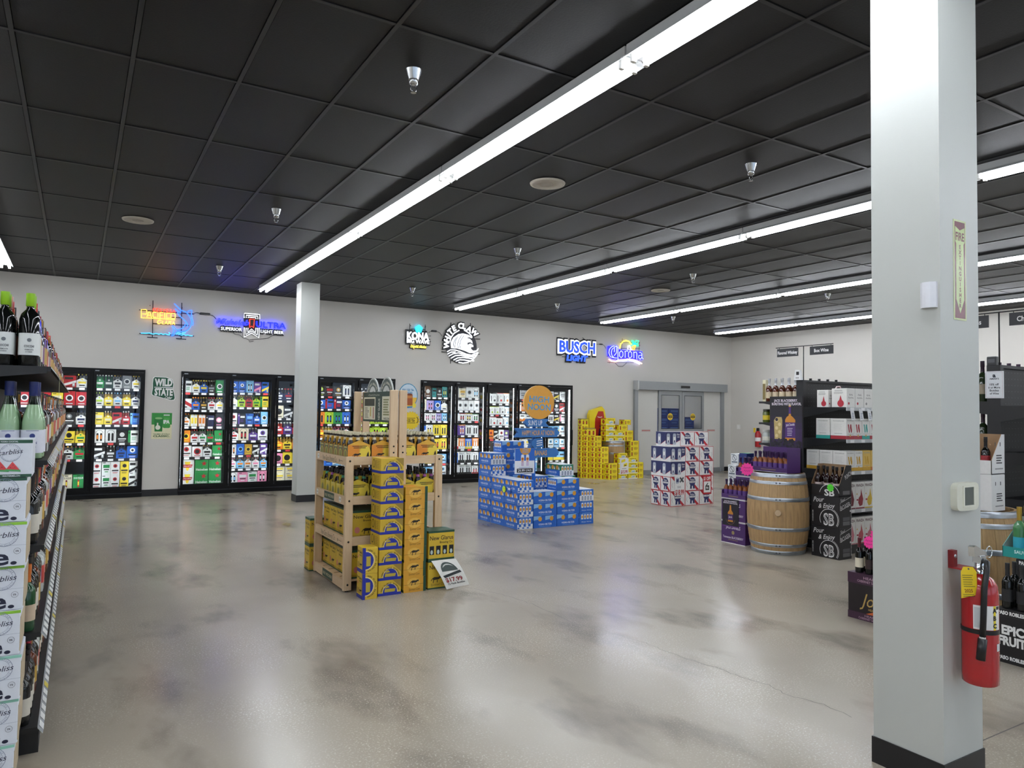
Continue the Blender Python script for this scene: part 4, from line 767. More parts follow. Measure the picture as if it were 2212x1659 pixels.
# ---- blue-trimmed tower, orange-yellow tower, green pair with sign
def tw(w, d, h):
    def f(): mb = MB(); mb.bbox(0, w, 0, d, 0, h, YEL, .003); return mb
    return cached(('ngt', w, d, h), f)
def cheese(F, w, h, vert=False):
    """half-moon cow badge over a blue base"""
    T = (lambda x, y: (x, y)) if not vert else (lambda x, y: (y, h - x*h/w) if False else (y*w/h if False else y, x))
    F.poly([T(0, 0), T(w, 0), T(w, h*.17), T(0, h*.17)] if not vert else [(0, 0), (h*.17, 0), (h*.17, w), (0, w)], BLU)
    c = w*.52; n = 13; arc = lambda r, ry: [(c + r*math.cos(math.pi*k/(n-1)), h*.17 + ry*math.sin(math.pi*k/(n-1))) for k in range(n)]
    sw = (lambda p: p) if not vert else (lambda p: (p[1], p[0]))
    A = lambda r, ry: [sw(p) for p in (arc(r, ry) if not vert else arc(r, ry)[::-1])]
    F.poly(A(w*.34, h*.62), M('e6d79a')); F.poly(A(w*.315, h*.57), BLU); F.poly([sw(p) for p in ([(c-w*.25, h*.22), (c+w*.2, h*.22), (c+w*.24, h*.42), (c-w*.23, h*.44)] if not vert else [(c-w*.25, h*.22), (c+w*.2, h*.22), (c+w*.24, h*.42), (c-w*.23, h*.44)][::-1])], M('b9a53a')); F.poly([sw(p) for p in ([(c-w*.24, h*.47), (c-w*.02, h*.52), (c-w*.1, h*.66), (c-w*.2, h*.6)] if not vert else [(c-w*.24, h*.47), (c-w*.02, h*.52), (c-w*.1, h*.66), (c-w*.2, h*.6)][::-1])], M('b9a53a'))
def twp(w, d, h):
    def f():
        mb = MB(); F = fF(mb, w, d, h); F.poly([(w*.62, h), (w, h*.45), (w, h)], M('9a8034')); cheese(F, w, h); F.arc('NEW GLARUS BREWING', w*.52, h*.17, w*.385, h*.1, INKB, 2.9, .25, .02)
        F = fL(mb, w, d, h); F.rect(0, 0, d, h*.17, BLU); F.circ(d*.24, h*.6, d*.13, INKB, h*.3, 12); F.circ(d*.24, h*.6, d*.09, YEL, h*.24, 12); F.rect(d*.46, h*.28, d*.5, h*.85, INKB); F.lines(d*.58, d*.92, h*.3, h*.85, 5, M('9a7a2a'), 5, .3)
        F = fT(mb, w, d, h); F.rect(w*.1, d*.2, w*.5, d*.5, OR); F.lines(w*.55, w*.9, d*.2, d*.8, 4, INKB, 2, .2); return mb
    return cached(('ngtp', w, d, h), f)
H = .1275
for k in range(9):
    dx = 0 if k < 3 else .004; d = .22
    o = thing('beer_case', 'yellow case with blue base and round badge, %s from floor in tall tower' % nth(k+1), 'beer case', tw(.205, d, H-.001), (2.193+dx+R.uniform(-.002, .002), 5.77, k*H), group='blue-trimmed yellow beer cases'); part('print', twp(.205, d, H-.001), o)
def tw2p():
    mb = MB(); w, d, h = .125, .15, .21; F = fF(mb, w, d, h); F.rect(0, 0, w*.16, h, BLU); F.k = 2
    n = 11; F.poly([(w*.16 + w*.62*math.sin(math.pi*k/(n-1)), h*.5 - h*.38*math.cos(math.pi*k/(n-1))) for k in range(n)], M('e6d79a')); F.poly([(w*.16 + w*.55*math.sin(math.pi*k/(n-1)), h*.5 - h*.34*math.cos(math.pi*k/(n-1))) for k in range(n)], BLU); F.rect(w*.2, h*.28, w*.5, h*.66, M('b9a53a')); F.arc('NEW GLARUS BREWING', w*.2, h*.5, w*.7, .013, INKB, 1.35, -1.35, .02)
    F = fL(mb, w, d, h); F.rect(0, 0, d, h*.14, BLU); F.rect(d*.86, 0, d, h, BLU); F.text('New', d*.2, h*.82, h*.11, INKB, d*.28); F.text('Glarus', d*.58, h*.8, h*.11, INKB, d*.42); F.text('Brewing Co.', d*.6, h*.68, h*.06, INKB, d*.4); F.circ(d*.2, h*.6, d*.09, M('c77a70'), n=8); cow(F, d*.6, h*.3, d*.3); F.rect(d*.1, h*.2, d*.45, h*.4, M('b08f2a')); return mb
def tw2(): mb = MB(); mb.bbox(0, .125, 0, .15, 0, .21, YEL, .003); return mb
for k in range(2):
    o = thing('beer_case', '%s upright yellow case with blue corner at the foot of the tall tower' % ('lower', 'upper')[k], 'beer case', cached('tw2', tw2), (2.042, 5.722, k*.212), group='blue-trimmed yellow beer cases'); part('print', cached('tw2p', tw2p), o)
def tw3p():
    mb = MB(); w, d, h = .205, .215, .128; F = fF(mb, w, d, h); F.rect(0, 0, w, h, M('d59c30')); F.circ(w*.45, h*.6, w*.3, M('dfb04a'), h*.34, 14); F.rect(0, h*.5, w*.88, h*.52, M('8a6a20')); cow(F, w*.46, h*.66, w*.3); F.text('Spotted Cow', w*.48, h*.2, h*.15, M('6b5a1e'), w*.5, .0, .2); F.rect(w*.88, 0, w, h, GRN)
    F = fL(mb, w, d, h); F.rect(0, 0, d, h*.18, GRN); F.circ(d*.5, h*.6, d*.2, M('b98f2a'), n=10); F = fT(mb, w, d, h); F.rect(w*.1, d*.1, w*.6, d*.6, OR); return mb
def tw3(): mb = MB(); mb.bbox(0, .205, 0, .215, 0, .128, YEL, .003); return mb
for k in range(7):
    o = thing('beer_case', 'orange-yellow case with black cow and green edge, %s from floor in short tower' % nth(k+1), 'beer case', cached('tw3', tw3), (2.42+R.uniform(-.003, .003), 5.772+R.uniform(-.003, .003), k*.1283), group='cow-print beer cases'); part('print', cached('tw3p', tw3p), o)
w, d, h = .25, .2, .25
def big(): mb = MB(); mb.bbox(0, w, 0, d, 0, h, YEL, .004); return mb
def bigp(windows):
    def f():
        mb = MB(); F = fF(mb, w, d, h); F.rect(0, h*.93, w, h, GRN); F.rect(0, 0, w, h*.05, GRN); F.text('New Glarus', w/2, h*.76, h*.15, INKB, w*.9, .01); F.text('Brewing Co.', w*.68, h*.6, h*.08, INKB, w*.5, .01)
        if windows:
            for i in range(4): x = w*(.04+.25*i); F.rect(x, h*.18, x+w*.17, h*.48, BLACK); F.circ(x+w*.08, h*.27, w*.05, M('b8c8c4'), h*.08, 8)
        else: cow(F, w*.3, h*.34, w*.3); F.text('Spotted Cow', w*.4, h*.16, h*.09, M('6b5a1e'), w*.6, 0, .2)
        fT(mb, w, d, h).rect(0, 0, w, d, GRN); F = fL(mb, w, d, h); F.rect(0, h*.93, d, h, GRN); F.rect(0, 0, d, h*.05, GRN); return mb
    return f
for k in range(2):
    o = thing('beer_carton', ('lower yellow carton behind the paper price sign', 'yellow bottle carton with four cut-out windows above the price sign')[k], 'beer carton', cached('big', big), (2.652, 5.785, k*.252), group='yellow twelve-pack cartons'); part('print', cached(('bigp', k), bigp(k)), o)
# paper price sign, curled and leaning off the cartons
pm = MB(); WP = M('ecebe4', .6); n = 6; rows_ = []
TLp, TRp, BLp, BRp = Vector((2.678, 5.782, .246)), Vector((2.905, 5.782, .252)), Vector((2.79, 5.70, .006)), Vector((3.0, 5.70, .03))
def psp(u, v, off=0):
    a = TLp.lerp(TRp, u); b = BLp.lerp(BRp, u); p = a.lerp(b, v); curl = .03*math.sin(v*math.pi) + .02*(u*u)
    return p + Vector((0, -curl-off, 0))
for off in (0, .0015):
    vs = [psp(i/n, j/n, off) for j in range(n+1) for i in range(n+1)]; fs = [(j*(n+1)+i, (j+1)*(n+1)+i, (j+1)*(n+1)+i+1, j*(n+1)+i+1) for j in range(n) for i in range(n)]
    pm.add(vs, fs if off else [f[::-1] for f in fs], WP, True)
o = thing('price_sign', 'curled white paper price sign leaning against the yellow cartons', 'sign', pm)
lm = MB()
def onpaper(t, cu, cv, wu, hv, m, bold=.02):
    v, f, W = txt(t, bold); lm.add([psp(cu - wu/2 + x*wu/W, cv - (y-.5)*hv, .0032) for x, y in v], f, m)
def polyp(pts, m, e=.0026): lm.add([psp(u, v, e) for u, v in pts][::-1], [tuple(range(len(pts)))], m)
polyp([(.5+.33*math.cos(math.pi*k/10), .38-.3*math.sin(math.pi*k/10)) for k in range(11)], M('3f4c48')); polyp([(.5+.27*math.cos(math.pi*k/10), .37-.23*math.sin(math.pi*k/10)) for k in range(11)], M('c9ccc6'), .0028); polyp([(.1, .52), (.14, .6), (.92, .47), (.88, .39)], M('22282a'), .003)
onpaper('$17.99', .48, .68, .72, .15, M('8a1f1f'), .03); onpaper('12 Pack Bottles', .52, .83, .72, .07, M('202020'), .02); onpaper('ONLY WISCONSIN', .5, .5, .66, .06, M('e6e6e0')); part('lettering', lm, o)

# ================================================================ BLUE SELTZER DISPLAY
HB = M('2767c4', .42); HBD = M('1d55ad', .42); HS = M('d99a34', .45); HW = M('e8ecf2', .42); HL = M('8fc0ec', .42); HGN = M('23754c', .42)
def hn_body(w, d, h, base=HB):
    def f(): mb = MB(); mb.bbox(0, w, 0, d, 0, h, base, .004); mb.box(.004, w-.004, .004, d-.004, h, h+.0005, HW); return mb
    return f
def hn_long(F, w, h, n=2, wave=True, tray=True):
    if wave and n == 2: F.poly([(0, h*.62), (w*.2, h*.7), (w*.35, h*.98), (0, h*.98)], HL); F.poly([(w*.5, h*.6), (w*.72, h*.68), (w*.9, h*.98), (w*.5, h*.95)], HL)
    F.rect(w*.497, h*.5, w*.503, h, HBD)
    for i in range(n): F.circ(w*((.28, .78)[i] if n == 2 else (.18, .5, .82)[i]), h*.72, h*.19, HS, n=16)
    if n == 3:
        for i in range(3): F.poly([(w*(.32*i+.26), h*.55), (w*(.32*i+.36), h*.55), (w*(.32*i+.3), h*.85)], HW)
    F.rect(0, 0, w, h*.5, HB) if tray else None
    F.text('VODKA SELTZER', w/2, h*.28, h*.15, HW, w*.58, .02); F.rect(w*.25, h*.08, w*.75, h*.1, HL)
def hn_end(F, w, h, low):
    F.rect(w*.2, h*.9, w*.8, h*.94, HL)
    for i in range(4): F.can(w*(.2+.2*i), h*.42, w*.15, h*.42, HW, HS)
    if low == 'white':
        F.rect(0, 0, w, h*.46, HW)
        for i in range(4): F.can(w*(.2+.2*i), h*.05, w*.13, h*.38, M('9aa3b5'))
    elif low == 'check':
        F.rect(0, 0, w, h*.4, HW)
        for i in range(3): F.rect(w*(.1+.3*i), h*.2, w*(.25+.3*i), h*.4, HB); F.rect(w*(.02+.3*i), h*.04, w*(.14+.3*i), h*.16, HB)
    else: F.rect(0, 0, w, h*.42, HB); F.text('With Juice  With Soda', w/2, h*.2, h*.09, HW, w*.7, .01, .25)
HH = .1605
def hcase(x, y, z, o, low, label, green=False, h=HH):
    """o 'E': narrow end to the front, 'L': long side to the front"""
    w_, d = (.242, .355) if o == 'E' else (.372, .25); base = HGN if green else HB
    def pf():
        mb = MB()
        if o == 'E': hn_end(fF(mb, w_, d, h), w_, h, low); hn_long(fL(mb, w_, d, h), d, h, 3)
        else: hn_long(fF(mb, w_, d, h), w_, h, 2); hn_end(fL(mb, w_, d, h), d, h, 'tray')
        return mb
    t = thing('seltzer_case', label, 'seltzer case', cached(('hn', o, green, h), hn_body(w_, d, h-.0015, base)), (x + R.uniform(-.002, .002), y + R.uniform(-.002, .002), z), group='blue seltzer cases'); part('print', cached(('hnp', o, low, green, h), pf), t)
for k in range(4): hcase(5.0, 8.14, k*HH, 'E', 'check', 'blue seltzer case, %s from floor at the near corner of the arrow-sign display' % nth(k+1))
for k in range(4): hcase(5.0, 8.50, k*HH, 'E', 'check', 'blue seltzer case, %s from floor in the middle stack of its side' % nth(k+1))
for k in range(6): hcase(4.995, 8.86, k*HH, 'E', 'white' if k == 5 else 'check', 'blue seltzer case, %s from floor in the tall back corner stack' % nth(k+1))
for k in range(3): hcase(5.253, 8.14, k*HH+.0, 'L', 't', 'blue seltzer case with two suns, %s from floor under the round sign' % nth(k+1))
for k in range(4): hcase(5.632, 8.14, k*HH, 'L', 't', 'blue seltzer case with two suns, %s from floor in four-high front stack' % nth(k+1))
for k in range(3): hcase(6.01, 8.14, k*HH, 'E', 'white' if k == 2 else 't', 'blue seltzer case, %s from floor at the end nearest the red-striped cases' % nth(k+1))
for k in range(7): hcase(5.245, 8.98, k*HH, 'L', 't', 'blue seltzer case, %s from floor in the tallest stack behind the signpost' % nth(k+1))
for k in range(4): hcase(5.56, 8.62, k*HH, 'E', 'check', 'blue seltzer case, %s from floor directly behind the signpost' % nth(k+1))
for k in range(4): hcase(5.83, 8.5, k*HH, 'L', 't', 'blue seltzer case, %s from floor below the green variety pack' % nth(k+1), green=(k == 3))
hcase(5.92, 8.5, 4*HH, 'E', 'white', 'green and white variety pack topping the blue seltzer display', True)
# signpost
SGN = M('3572b4', .5); SGD = M('2a5f9c', .5)
sp = thing('signpost', 'blue post with arrow signs and round orange disc above the seltzer cases', 'signpost', None, (5.47, 8.49, 0))
part('base', MB().lathe([(.07, 0), (.07, .012), (.03, .02)], SGD, n=16), sp); part('post', MB().lathe([(.026, .01), (.026, 1.62)], M('1f66c0', .4), n=14), sp)
def disc():
    mb = MB(); n = 40; mb.prism([(.25*math.cos(2*math.pi*i/n), .235*math.sin(2*math.pi*i/n)) for i in range(n)], (.04, -.035, 1.685), (1,0,0), (0,0,1), .03, M('d69a3a', .5), M('e6bd7a', .5)); return mb
dc = part('round_sign', disc(), sp); mb = MB(); F = Face(mb, (.04, -.065, 1.685), (1,0,0), (0,0,1)); TB = M('4d94c4'); F.text('HIGH', .0, .045, .085, TB, .33, .02, 0, -.03, res=3); F.text('NOON', 0, -.065, .085, TB, .38, .02, 0, -.03, res=3); part('lettering', mb, dc)
def arrow(x0, x1, z0, z1, direction, y=-.06, th=.05, tail=.06):
    zc = (z0+z1)/2
    pts = [(x0, z0), (x1-.05, z0), (x1, zc), (x1-.05, z1), (x0, z1), (x0+tail, zc)] if direction > 0 else [(x0+.05, z0), (x1, z0), (x1-tail, zc), (x1, z1), (x0+.05, z1), (x0, zc)]
    mb = MB(); mb.prism(pts, (0, y+th, 0), (1,0,0), (0,0,1), th, SGN, SGD); return part('arrow_sign', mb, sp)
def slet(parent, t, cx, cz, h, wd, m, y, shear=0, rot=0, bold=.01):
    mb = MB(); F = Face(mb, (0, y, 0), (1,0,0), (0,0,1)); F.text(t, cx, cz, h, m, wd, bold, shear, rot, res=3); part('lettering', mb, parent)
a = arrow(-.195, .215, 1.345, 1.455, -1); slet(a, "SUN'S UP", -.02, 1.4, .07, .23, HW, -.061)
a = arrow(-.355, .39, 1.2, 1.325, 1, -.065); slet(a, 'HAPPY HOUR AT NOON', .03, 1.262, .07, .53, M('d8a24a'), -.066)
a = arrow(-.34, .39, .92, 1.045, 1); slet(a, 'CABANAS', .03, .983, .07, .3, M('d8a24a'), -.061)
a = part('arrow_sign', MB().prism([(-.05, 0), (0, .065), (.12, .075), (.13, -.055), (0, -.065)][::-1], (-.02, -.02, 1.115), (1, -.25, 0), (0, 0, 1), .04, SGN, SGD), sp)
mb = MB(); F = Face(mb, (-.02, -.065, 1.115), (1, -.25, 0), (0, 0, 1)); [F.line([(.02, z), (.1, z+.012)], .012, HW) for z in (.03, 0, -.03)]; part('lettering', mb, a)
a = part('arrow_sign', MB().prism([(-.13, -.065), (-.03, -.05), (-.03, .05), (-.13, .06), (-.1, 0)], (0, .02, 1.115), (1, .4, 0), (0, 0, 1), .04, SGD, SGD), sp)
ps = part('price_poster', MB().box(-.35, -.035, -.075, -.067, .705, 1.05, HW), sp); mb = MB(); F = Face(mb, (-.35, -.075, .705), (1,0,0), (0,0,1)); F.rect(0, .175, .315, .345, M('2b66c0')); F.circ(.165, .345, .09, HS, None, 14, math.pi, 2*math.pi); F.text('HIGH', .165, .325, .028, TB, .09); F.text('NOON', .165, .292, .028, TB, .1)
for x in (.12, .2): F.can(x, .09, .05, .17, HW, M('c9a0a8')); F.circ(x, .2, .023, HS, n=10); F.circ(x, .2, .014, M('a8502a'), n=8); F.can(x, .105, .04, .05, M('c4b2cc'))
F.rect(.03, .015, .285, .07, BLACK); F.text('29.99', .1, .043, .038, HW, .11); F.text('12 PACK', .22, .043, .03, HW, .1); F.lines(.06, .25, .075, .09, 1, M('8fa0c8')); part('print', mb, ps)
def burst(n, r0, r1, m, O, U, V, th=.002):
    mb = MB(); rr = random.Random(n); mb.prism([((r0 if i % 2 else r1)*math.cos(2*math.pi*i/n), (r0 if i % 2 else r1)*math.sin(2*math.pi*i/n)) for i in range(n)], O, U, V, th, m); return mb
t = thing('price_tag', 'fluorescent yellow starburst tag on the blue seltzer cases', 'tag', burst(24, .036, .05, M('d8f02a', .5), (4.985, 8.47, .5), (0,-1,0), (0,0,1))); mb = MB(); F = Face(mb, (4.983, 8.47, .5), (0,-1,0), (0,0,1)); F.scrib(0, .01, .05, .014, M('5a6a10')); F.scrib(0, -.014, .035, .01, M('5a6a10')); part('lettering', mb, t)
t = thing('coupon_pad', 'small blue coupon pad stuck beside the yellow starburst tag', 'coupon', MB().box(4.984, 4.992, 8.3, 8.37, .45, .55, M('3a62b4'))); part('print', MB().add([(4.9835, 8.365, .5), (4.9835, 8.305, .5), (4.9835, 8.305, .53), (4.9835, 8.365, .53)], [(0, 1, 2, 3)], HW), t)

# ================================================================ RED WHITE AND BLUE CASES
PW = M('e6e6e4', .42); PR = M('b3202c', .42); PB = M('20285c', .42); PSV = M('aeb6c2', .35)
def rosette(F, w, h):
    F.rect(0, 0, w, .008, PR); F.rect(0, h-.008, w, h, PR); F.rect(0, 0, .007, h, PR); F.rect(w-.007, 0, w, h, PR)
    F.poly([(w*.05, h*.97), (w*.22, h*.97), (w*.97, h*.06), (w*.8, h*.03)], PR)
    F.circ(w*.5, h*.62, min(w, h)*.3, PB, n=18); F.poly([(w*.36, h*.45), (w*.48, h*.45), (w*.46, h*.08), (w*.41, h*.15), (w*.34, h*.1)], PB); F.poly([(w*.52, h*.45), (w*.64, h*.45), (w*.68, h*.1), (w*.6, h*.15), (w*.55, h*.08)], PB)
    F.rect(w*.22, h*.53, w*.78, h*.64, PW); F.text('Blue Ribbon', w*.5, h*.585, h*.07, PB, w*.5, .01, .2); F.text('Pabst', w*.5, h*.75, h*.13, PW, w*.32, .01, .25)
    for s in (-1, 1): F.line([(w*(.5+s*.36), h*.6), (w*(.5+s*.4), h*.42), (w*(.5+s*.34), h*.25)], w*.015, M('8a8a90'))
def plight(F, w, h, one=False):
    F.rect(0, 0, w, h, PB); F.poly([(0, h*.2), (w*.45, h*.12), (w, h*.42), (w, 0), (0, 0)], PW); F.line([(0, h*.21), (w*.45, h*.13), (w, h*.43)], h*.025, PR)
    for cx in ((.35,) if one else (.18, .6)):
        F.can(w*cx, h*.12, w*(.3 if one else .22), h*.76, PSV, PW); F.circ(w*cx, h*.35, w*.04, PB, h*.09, 8); F.text('Pabst', w*cx, h*.68, h*.07, PB, w*.13, .01, .2)
    if not one: F.text('Pabst', w*.86, h*.82, h*.13, PW, w*.22, .01, .25); F.text('Light', w*.87, h*.66, h*.09, PW, w*.16)
def pcase(x, y, z, lt, label):
    w_, d, h = .332, .236, .247
    def pf():
        mb = MB(); (plight if lt else rosette)(fF(mb, w_, d, h), w_, h)
        F = fL(mb, w_, d, h); plight(F, d, h, True) if lt else rosette(F, d, h); return mb
    t = thing('beer_case', label, 'beer case', cached(('pb', 1), lambda: MB().bbox(0, w_, 0, d, 0, h, PW, .003)), (x, y, z), group='red white and blue beer cases'); part('print', cached(('pbp', lt), pf), t)
for k in range(4):
    for i in range(3):
        for j in range(2):
            lt = k >= 2 and i == 0
            pcase(8.5+i*.334, 8.98+j*.238, k*.249, lt, '%s case, %s of three across %s row, %s layer from floor, ribbon beer stack' % ('navy light-beer' if lt else 'white red-striped', nth(i+1), ('front', 'back')[j], nth(k+1)))
for i in range(3): pcase(8.5+i*.334, 9.1, 4*.249, i == 0, '%s case, %s of three in the top layer, ribbon beer stack' % ('navy light-beer' if i == 0 else 'white red-striped', nth(i+1)))
t = thing('price_sign', 'white paper price sign reading 18.99 on the ribbon beer stack', 'sign', MB().box(8.59, 8.82, 8.974, 8.976, .18, .5, PW)); mb = MB(); F = Face(mb, (8.59, 8.974, .18), (1,0,0), (0,0,1)); F.text('$18.99', .115, .055, .085, PR, .2, .03); F.rect(.03, .22, .1, .29, PB); F.can(.06, .2, .06, .1, PSV, PB); F.line([(.12, .22), (.2, .3)], .03, M('55585c')); F.line([(.12, .3), (.2, .22)], .03, M('3a3c40')); F.lines(.06, .18, .12, .16, 2, M('70747a'), 2, .3); part('print', mb, t)
t = thing('price_sign', 'red-bordered coupon poster on the ribbon beer stack', 'sign', MB().box(9.245, 9.45, 8.974, 8.976, .172, .497, PR)); mb = MB(); F = Face(mb, (9.245, 8.974, .172), (1,0,0), (0,0,1)); F.text('$1 OFF', .1, .27, .06, PW, .17, .03); F.rect(.02, .03, .185, .22, PW); F.rect(.06, .07, .15, .15, BLACK); F.text('PBR', .105, .11, .04, PW, .06); F.line([(.08, .15), (.12, .19)], .02, M('44474a')); part('print', mb, t)

# ================================================================ YELLOW ICED TEA CASES
TY_ = M('e8d322', .42); TR = M('b52a1e', .42); TN = M('2a2050', .42); TBR = M('7a3f16', .42)
def tcase(w_, d, h, st):
    def f(): mb = MB(); mb.bbox(0, w_, 0, d, 0, h, TY_, .003); return mb
    def pf():
        mb = MB(); F = fF(mb, w_, d, h)
        if st == 0: F.can(w_*.2, h*.1, w_*.13, h*.7, TBR, TR); F.circ(w_*.62, h*.5, w_*.2, M('d9b91e'), h*.3); F.text('TWISTED TEA', w_*.62, h*.6, h*.16, BLACK, w_*.5); F.text('HARD ICED TEA', w_*.62, h*.35, h*.1, TBR, w_*.4); F.rect(w_*.97, 0, w_, h, TR)
        elif st == 1: F.rect(0, 0, w_, h*.16, PW); F.text('TWISTED TEA', w_*.5, h*.75, h*.16, BLACK, w_*.7); F.circ(w_*.55, h*.4, w_*.25, PW, h*.2); F.text('Light', w_*.55, h*.4, h*.28, M('3a8fc4'), w_*.4, .02, .3); F.can(w_*.9, h*.15, w_*.1, h*.4, TBR)
        else: F.rect(0, h*.92, w_, h, TN); F.can(w_*.25, h*.1, w_*.22, h*.55, TBR, TR); F.can(w_*.72, h*.1, w_*.22, h*.55, TBR, TR); F.text('TWISTED TEA', w_*.5, h*.78, h*.12, BLACK, w_*.8)
        F = fL(mb, w_, d, h); F.rect(0, h*.92, d, h, TN if st == 2 else TR); F.circ(d*.5, h*.45, min(d, h)*.3, M('6a4a1a'), n=10); F.circ(d*.5, h*.45, min(d, h)*.2, TR, n=10); F.rect(d*.1, h*.8, d*.9, h*.86, BLACK); return mb
    return cached(('tc', w_, d, h), f), cached(('tcp', w_, d, h, st), pf)
def tput(x, y, z, w_, d, h, st, label):
    a, b = tcase(w_, d, h, st); t = thing('tea_case', label, 'tea case', a, (x, y, z), group='yellow iced tea cases'); part('print', b, t)
cols = [(10.222, 13.79, 10, 2, 'wall-side'), (10.275, 13.635, 8, 2, 'second stepped'), (10.37, 13.48, 8, 0, 'third stepped'), (10.455, 13.325, 6, 0, 'fourth stepped'), (10.56, 13.17, 3, 0, 'fifth stepped')]
for ci, (x, y, n, st, nm) in enumerate(cols):
    for k in range(n): tput(x, y, k*.125, .21 if ci < 4 else .25, .15, .124, 0 if st == 2 else st, 'yellow iced tea case, %s from floor, %s stack' % (nth(k+1), nm))
tput(10.222, 13.79, 1.25, .2, .15, .15, 2, 'yellow tea case with navy edge topping the wall-side stack'); tput(10.275, 13.635, 1.0, .25, .15, .18, 2, 'yellow tea case with navy edge topping the second stepped stack')
for k in range(5): tput(10.86, 13.2, k*.12, .27, .175, .119, 1, 'yellow and white light tea case, %s from floor behind paper sign' % nth(k+1))
for k in range(4): tput(11.16, 13.2, k*.125, .28, .175, .124, 1, 'yellow and white light tea case, %s from floor, short front stack' % nth(k+1))
for k in range(3): tput(11.45, 13.22, k*.125, .19, .2, .124, 0, 'yellow iced tea case, %s from floor, lowest front stack' % nth(k+1))
for k in range(7): tput(11.47, 13.5, k*.125, .27, .2, .124, 0, 'yellow iced tea case, %s from floor in stack beside the barrel' % nth(k+1))
def barrel(nm, label, cx, cy, h=.9, re=.29, rm=.347, sq=1):
    S_ = m_wood('oak_stave', '977852', 'b8986a', (1, 1, .12), .55, 9); n = 24; t = thing(nm, label, 'barrel', None, (cx, cy, 0))
    prof = lambda z: re + (rm-re)*(1 - ((z-h/2)/(h/2))**2)
    zs = [h*k/8 for k in range(9)]
    def stave():
        mb = MB(); a = math.pi/n*.975; vs = []
        for z in zs:
            r = prof(z); vs += [(r*math.cos(a), r*math.sin(-a), z), (r*math.cos(a), r*math.sin(a), z), ((r-.02)*math.cos(a), (r-.02)*math.sin(a), z), ((r-.02)*math.cos(a), (r-.02)*math.sin(-a), z)]
        fs = [(k*4+i, k*4+(i+1) % 4, k*4+4+(i+1) % 4, k*4+4+i) for k in range(8) for i in range(4)] + [(3, 2, 1, 0), (32, 33, 34, 35)]
        mb.add(vs, fs, S_); return mb
    sm = cached(('stave', h, re, rm), stave)
    for k in range(n): part('stave', sm, t, None, 2*math.pi*k/n)
    part('barrel_head', MB().lathe([(0.001, h-.03), (re-.015, h-.03)], S_, n=24, cap=False).lathe([(re-.012, h-.032), (re-.012, h-.03)], S_, n=24), t)
    for a, b in ((0.0, .045), (.085, .12), (.265, .305), (h-.305, h-.265), (h-.12, h-.085), (h-.045, h)):
        hp = part('hoop', MB().lathe([(prof(a)+.003, a), (prof((a+b)/2)+.0035, (a+b)/2), (prof(b)+.003, b), (prof(b)-.004, b), (prof(a)-.004, a)], m_galv(), n=32, cap=False), t)
        an = math.atan2(-cy, -cx)
        for s in (-.06, .06): part('rivet', MB().lathe([(.009, 0), (.006, .003)], M('5a5e62', .4, .9), n=8), hp, ((prof((a+b)/2)+.0035)*math.cos(an+s), (prof((a+b)/2)+.0035)*math.sin(an+s), (a+b)/2)).rotation_euler = (0, math.pi/2, an+s)
    return t
barrel('wine_barrel', 'weathered oak barrel half hidden by yellow iced tea cases', 11.06, 13.655, .87, .245, .27)
for k, (x, z, st) in enumerate(((10.72, .9, 1), (10.72, 1.03, 1), (10.72, 1.16, 1), (11.0, .9, 1), (11.0, 1.03, 1), (11.28, .9, 0), (11.28, 1.03, 0), (11.12, 1.16, 0), (11.28, 1.29, 0), (10.72, 1.29, 1))):
    tput(x, 13.5 if k not in (7,) else 13.52, z - .03, .28 if k != 8 else .2, .2, .125 if k != 9 else .16, st, 'yellow tea case, %s of the cases piled on the tea barrel' % nth(k+1))
t = thing('price_sign', 'white paper price sign reading 15.99 on the tea cases', 'sign', MB().box(10.9, 11.16, 13.194, 13.196, .11, .48, PW)); mb = MB(); F = Face(mb, (10.9, 13.194, .11), (1,0,0), (0,0,1)); F.text('$15.99', .13, .06, .075, PR, .2, .03); F.poly([(.04, .27), (.16, .3), (.16, .36), (.04, .33)], TY_); F.poly([(.11, .17), (.22, .2), (.22, .27), (.11, .24)], TY_); F.rect(.13, .2, .19, .22, BLACK); F.lines(.06, .2, .12, .14, 1, M('666666')); part('print', mb, t)
bg = MB(); bg.prism([(-.25, 0), (.04, 0), (.05, .9), (.27, .95), (.28, 1.3), (.2, 1.62), (.12, 1.7), (-.2, 1.6), (-.25, 1.5)], (10.72, 13.945, .0), (1, 0, 0), (0, -.02, 1), .1, M('e8cf1e', .35))
t = thing('inflatable', 'yellow and red inflatable leaning on the wall behind the tea cases', 'inflatable', bg); mb = MB(); F = Face(mb, (10.68, 13.845, 0), (1, 0, 0), (0, -.02, 1)); F.poly([(-.05, .95), (.22, .97), (.27, 1.3), (.2, 1.58), (.05, 1.58), (-.04, 1.4)], TR); F.text('TEA', .16, 1.12, .15, TN, .34, .04, 0, 1.45); F.circ(.1, 1.45, .07, PW, .025); F.circ(.1, 1.462, .065, TR, .02); part('print', mb, t)

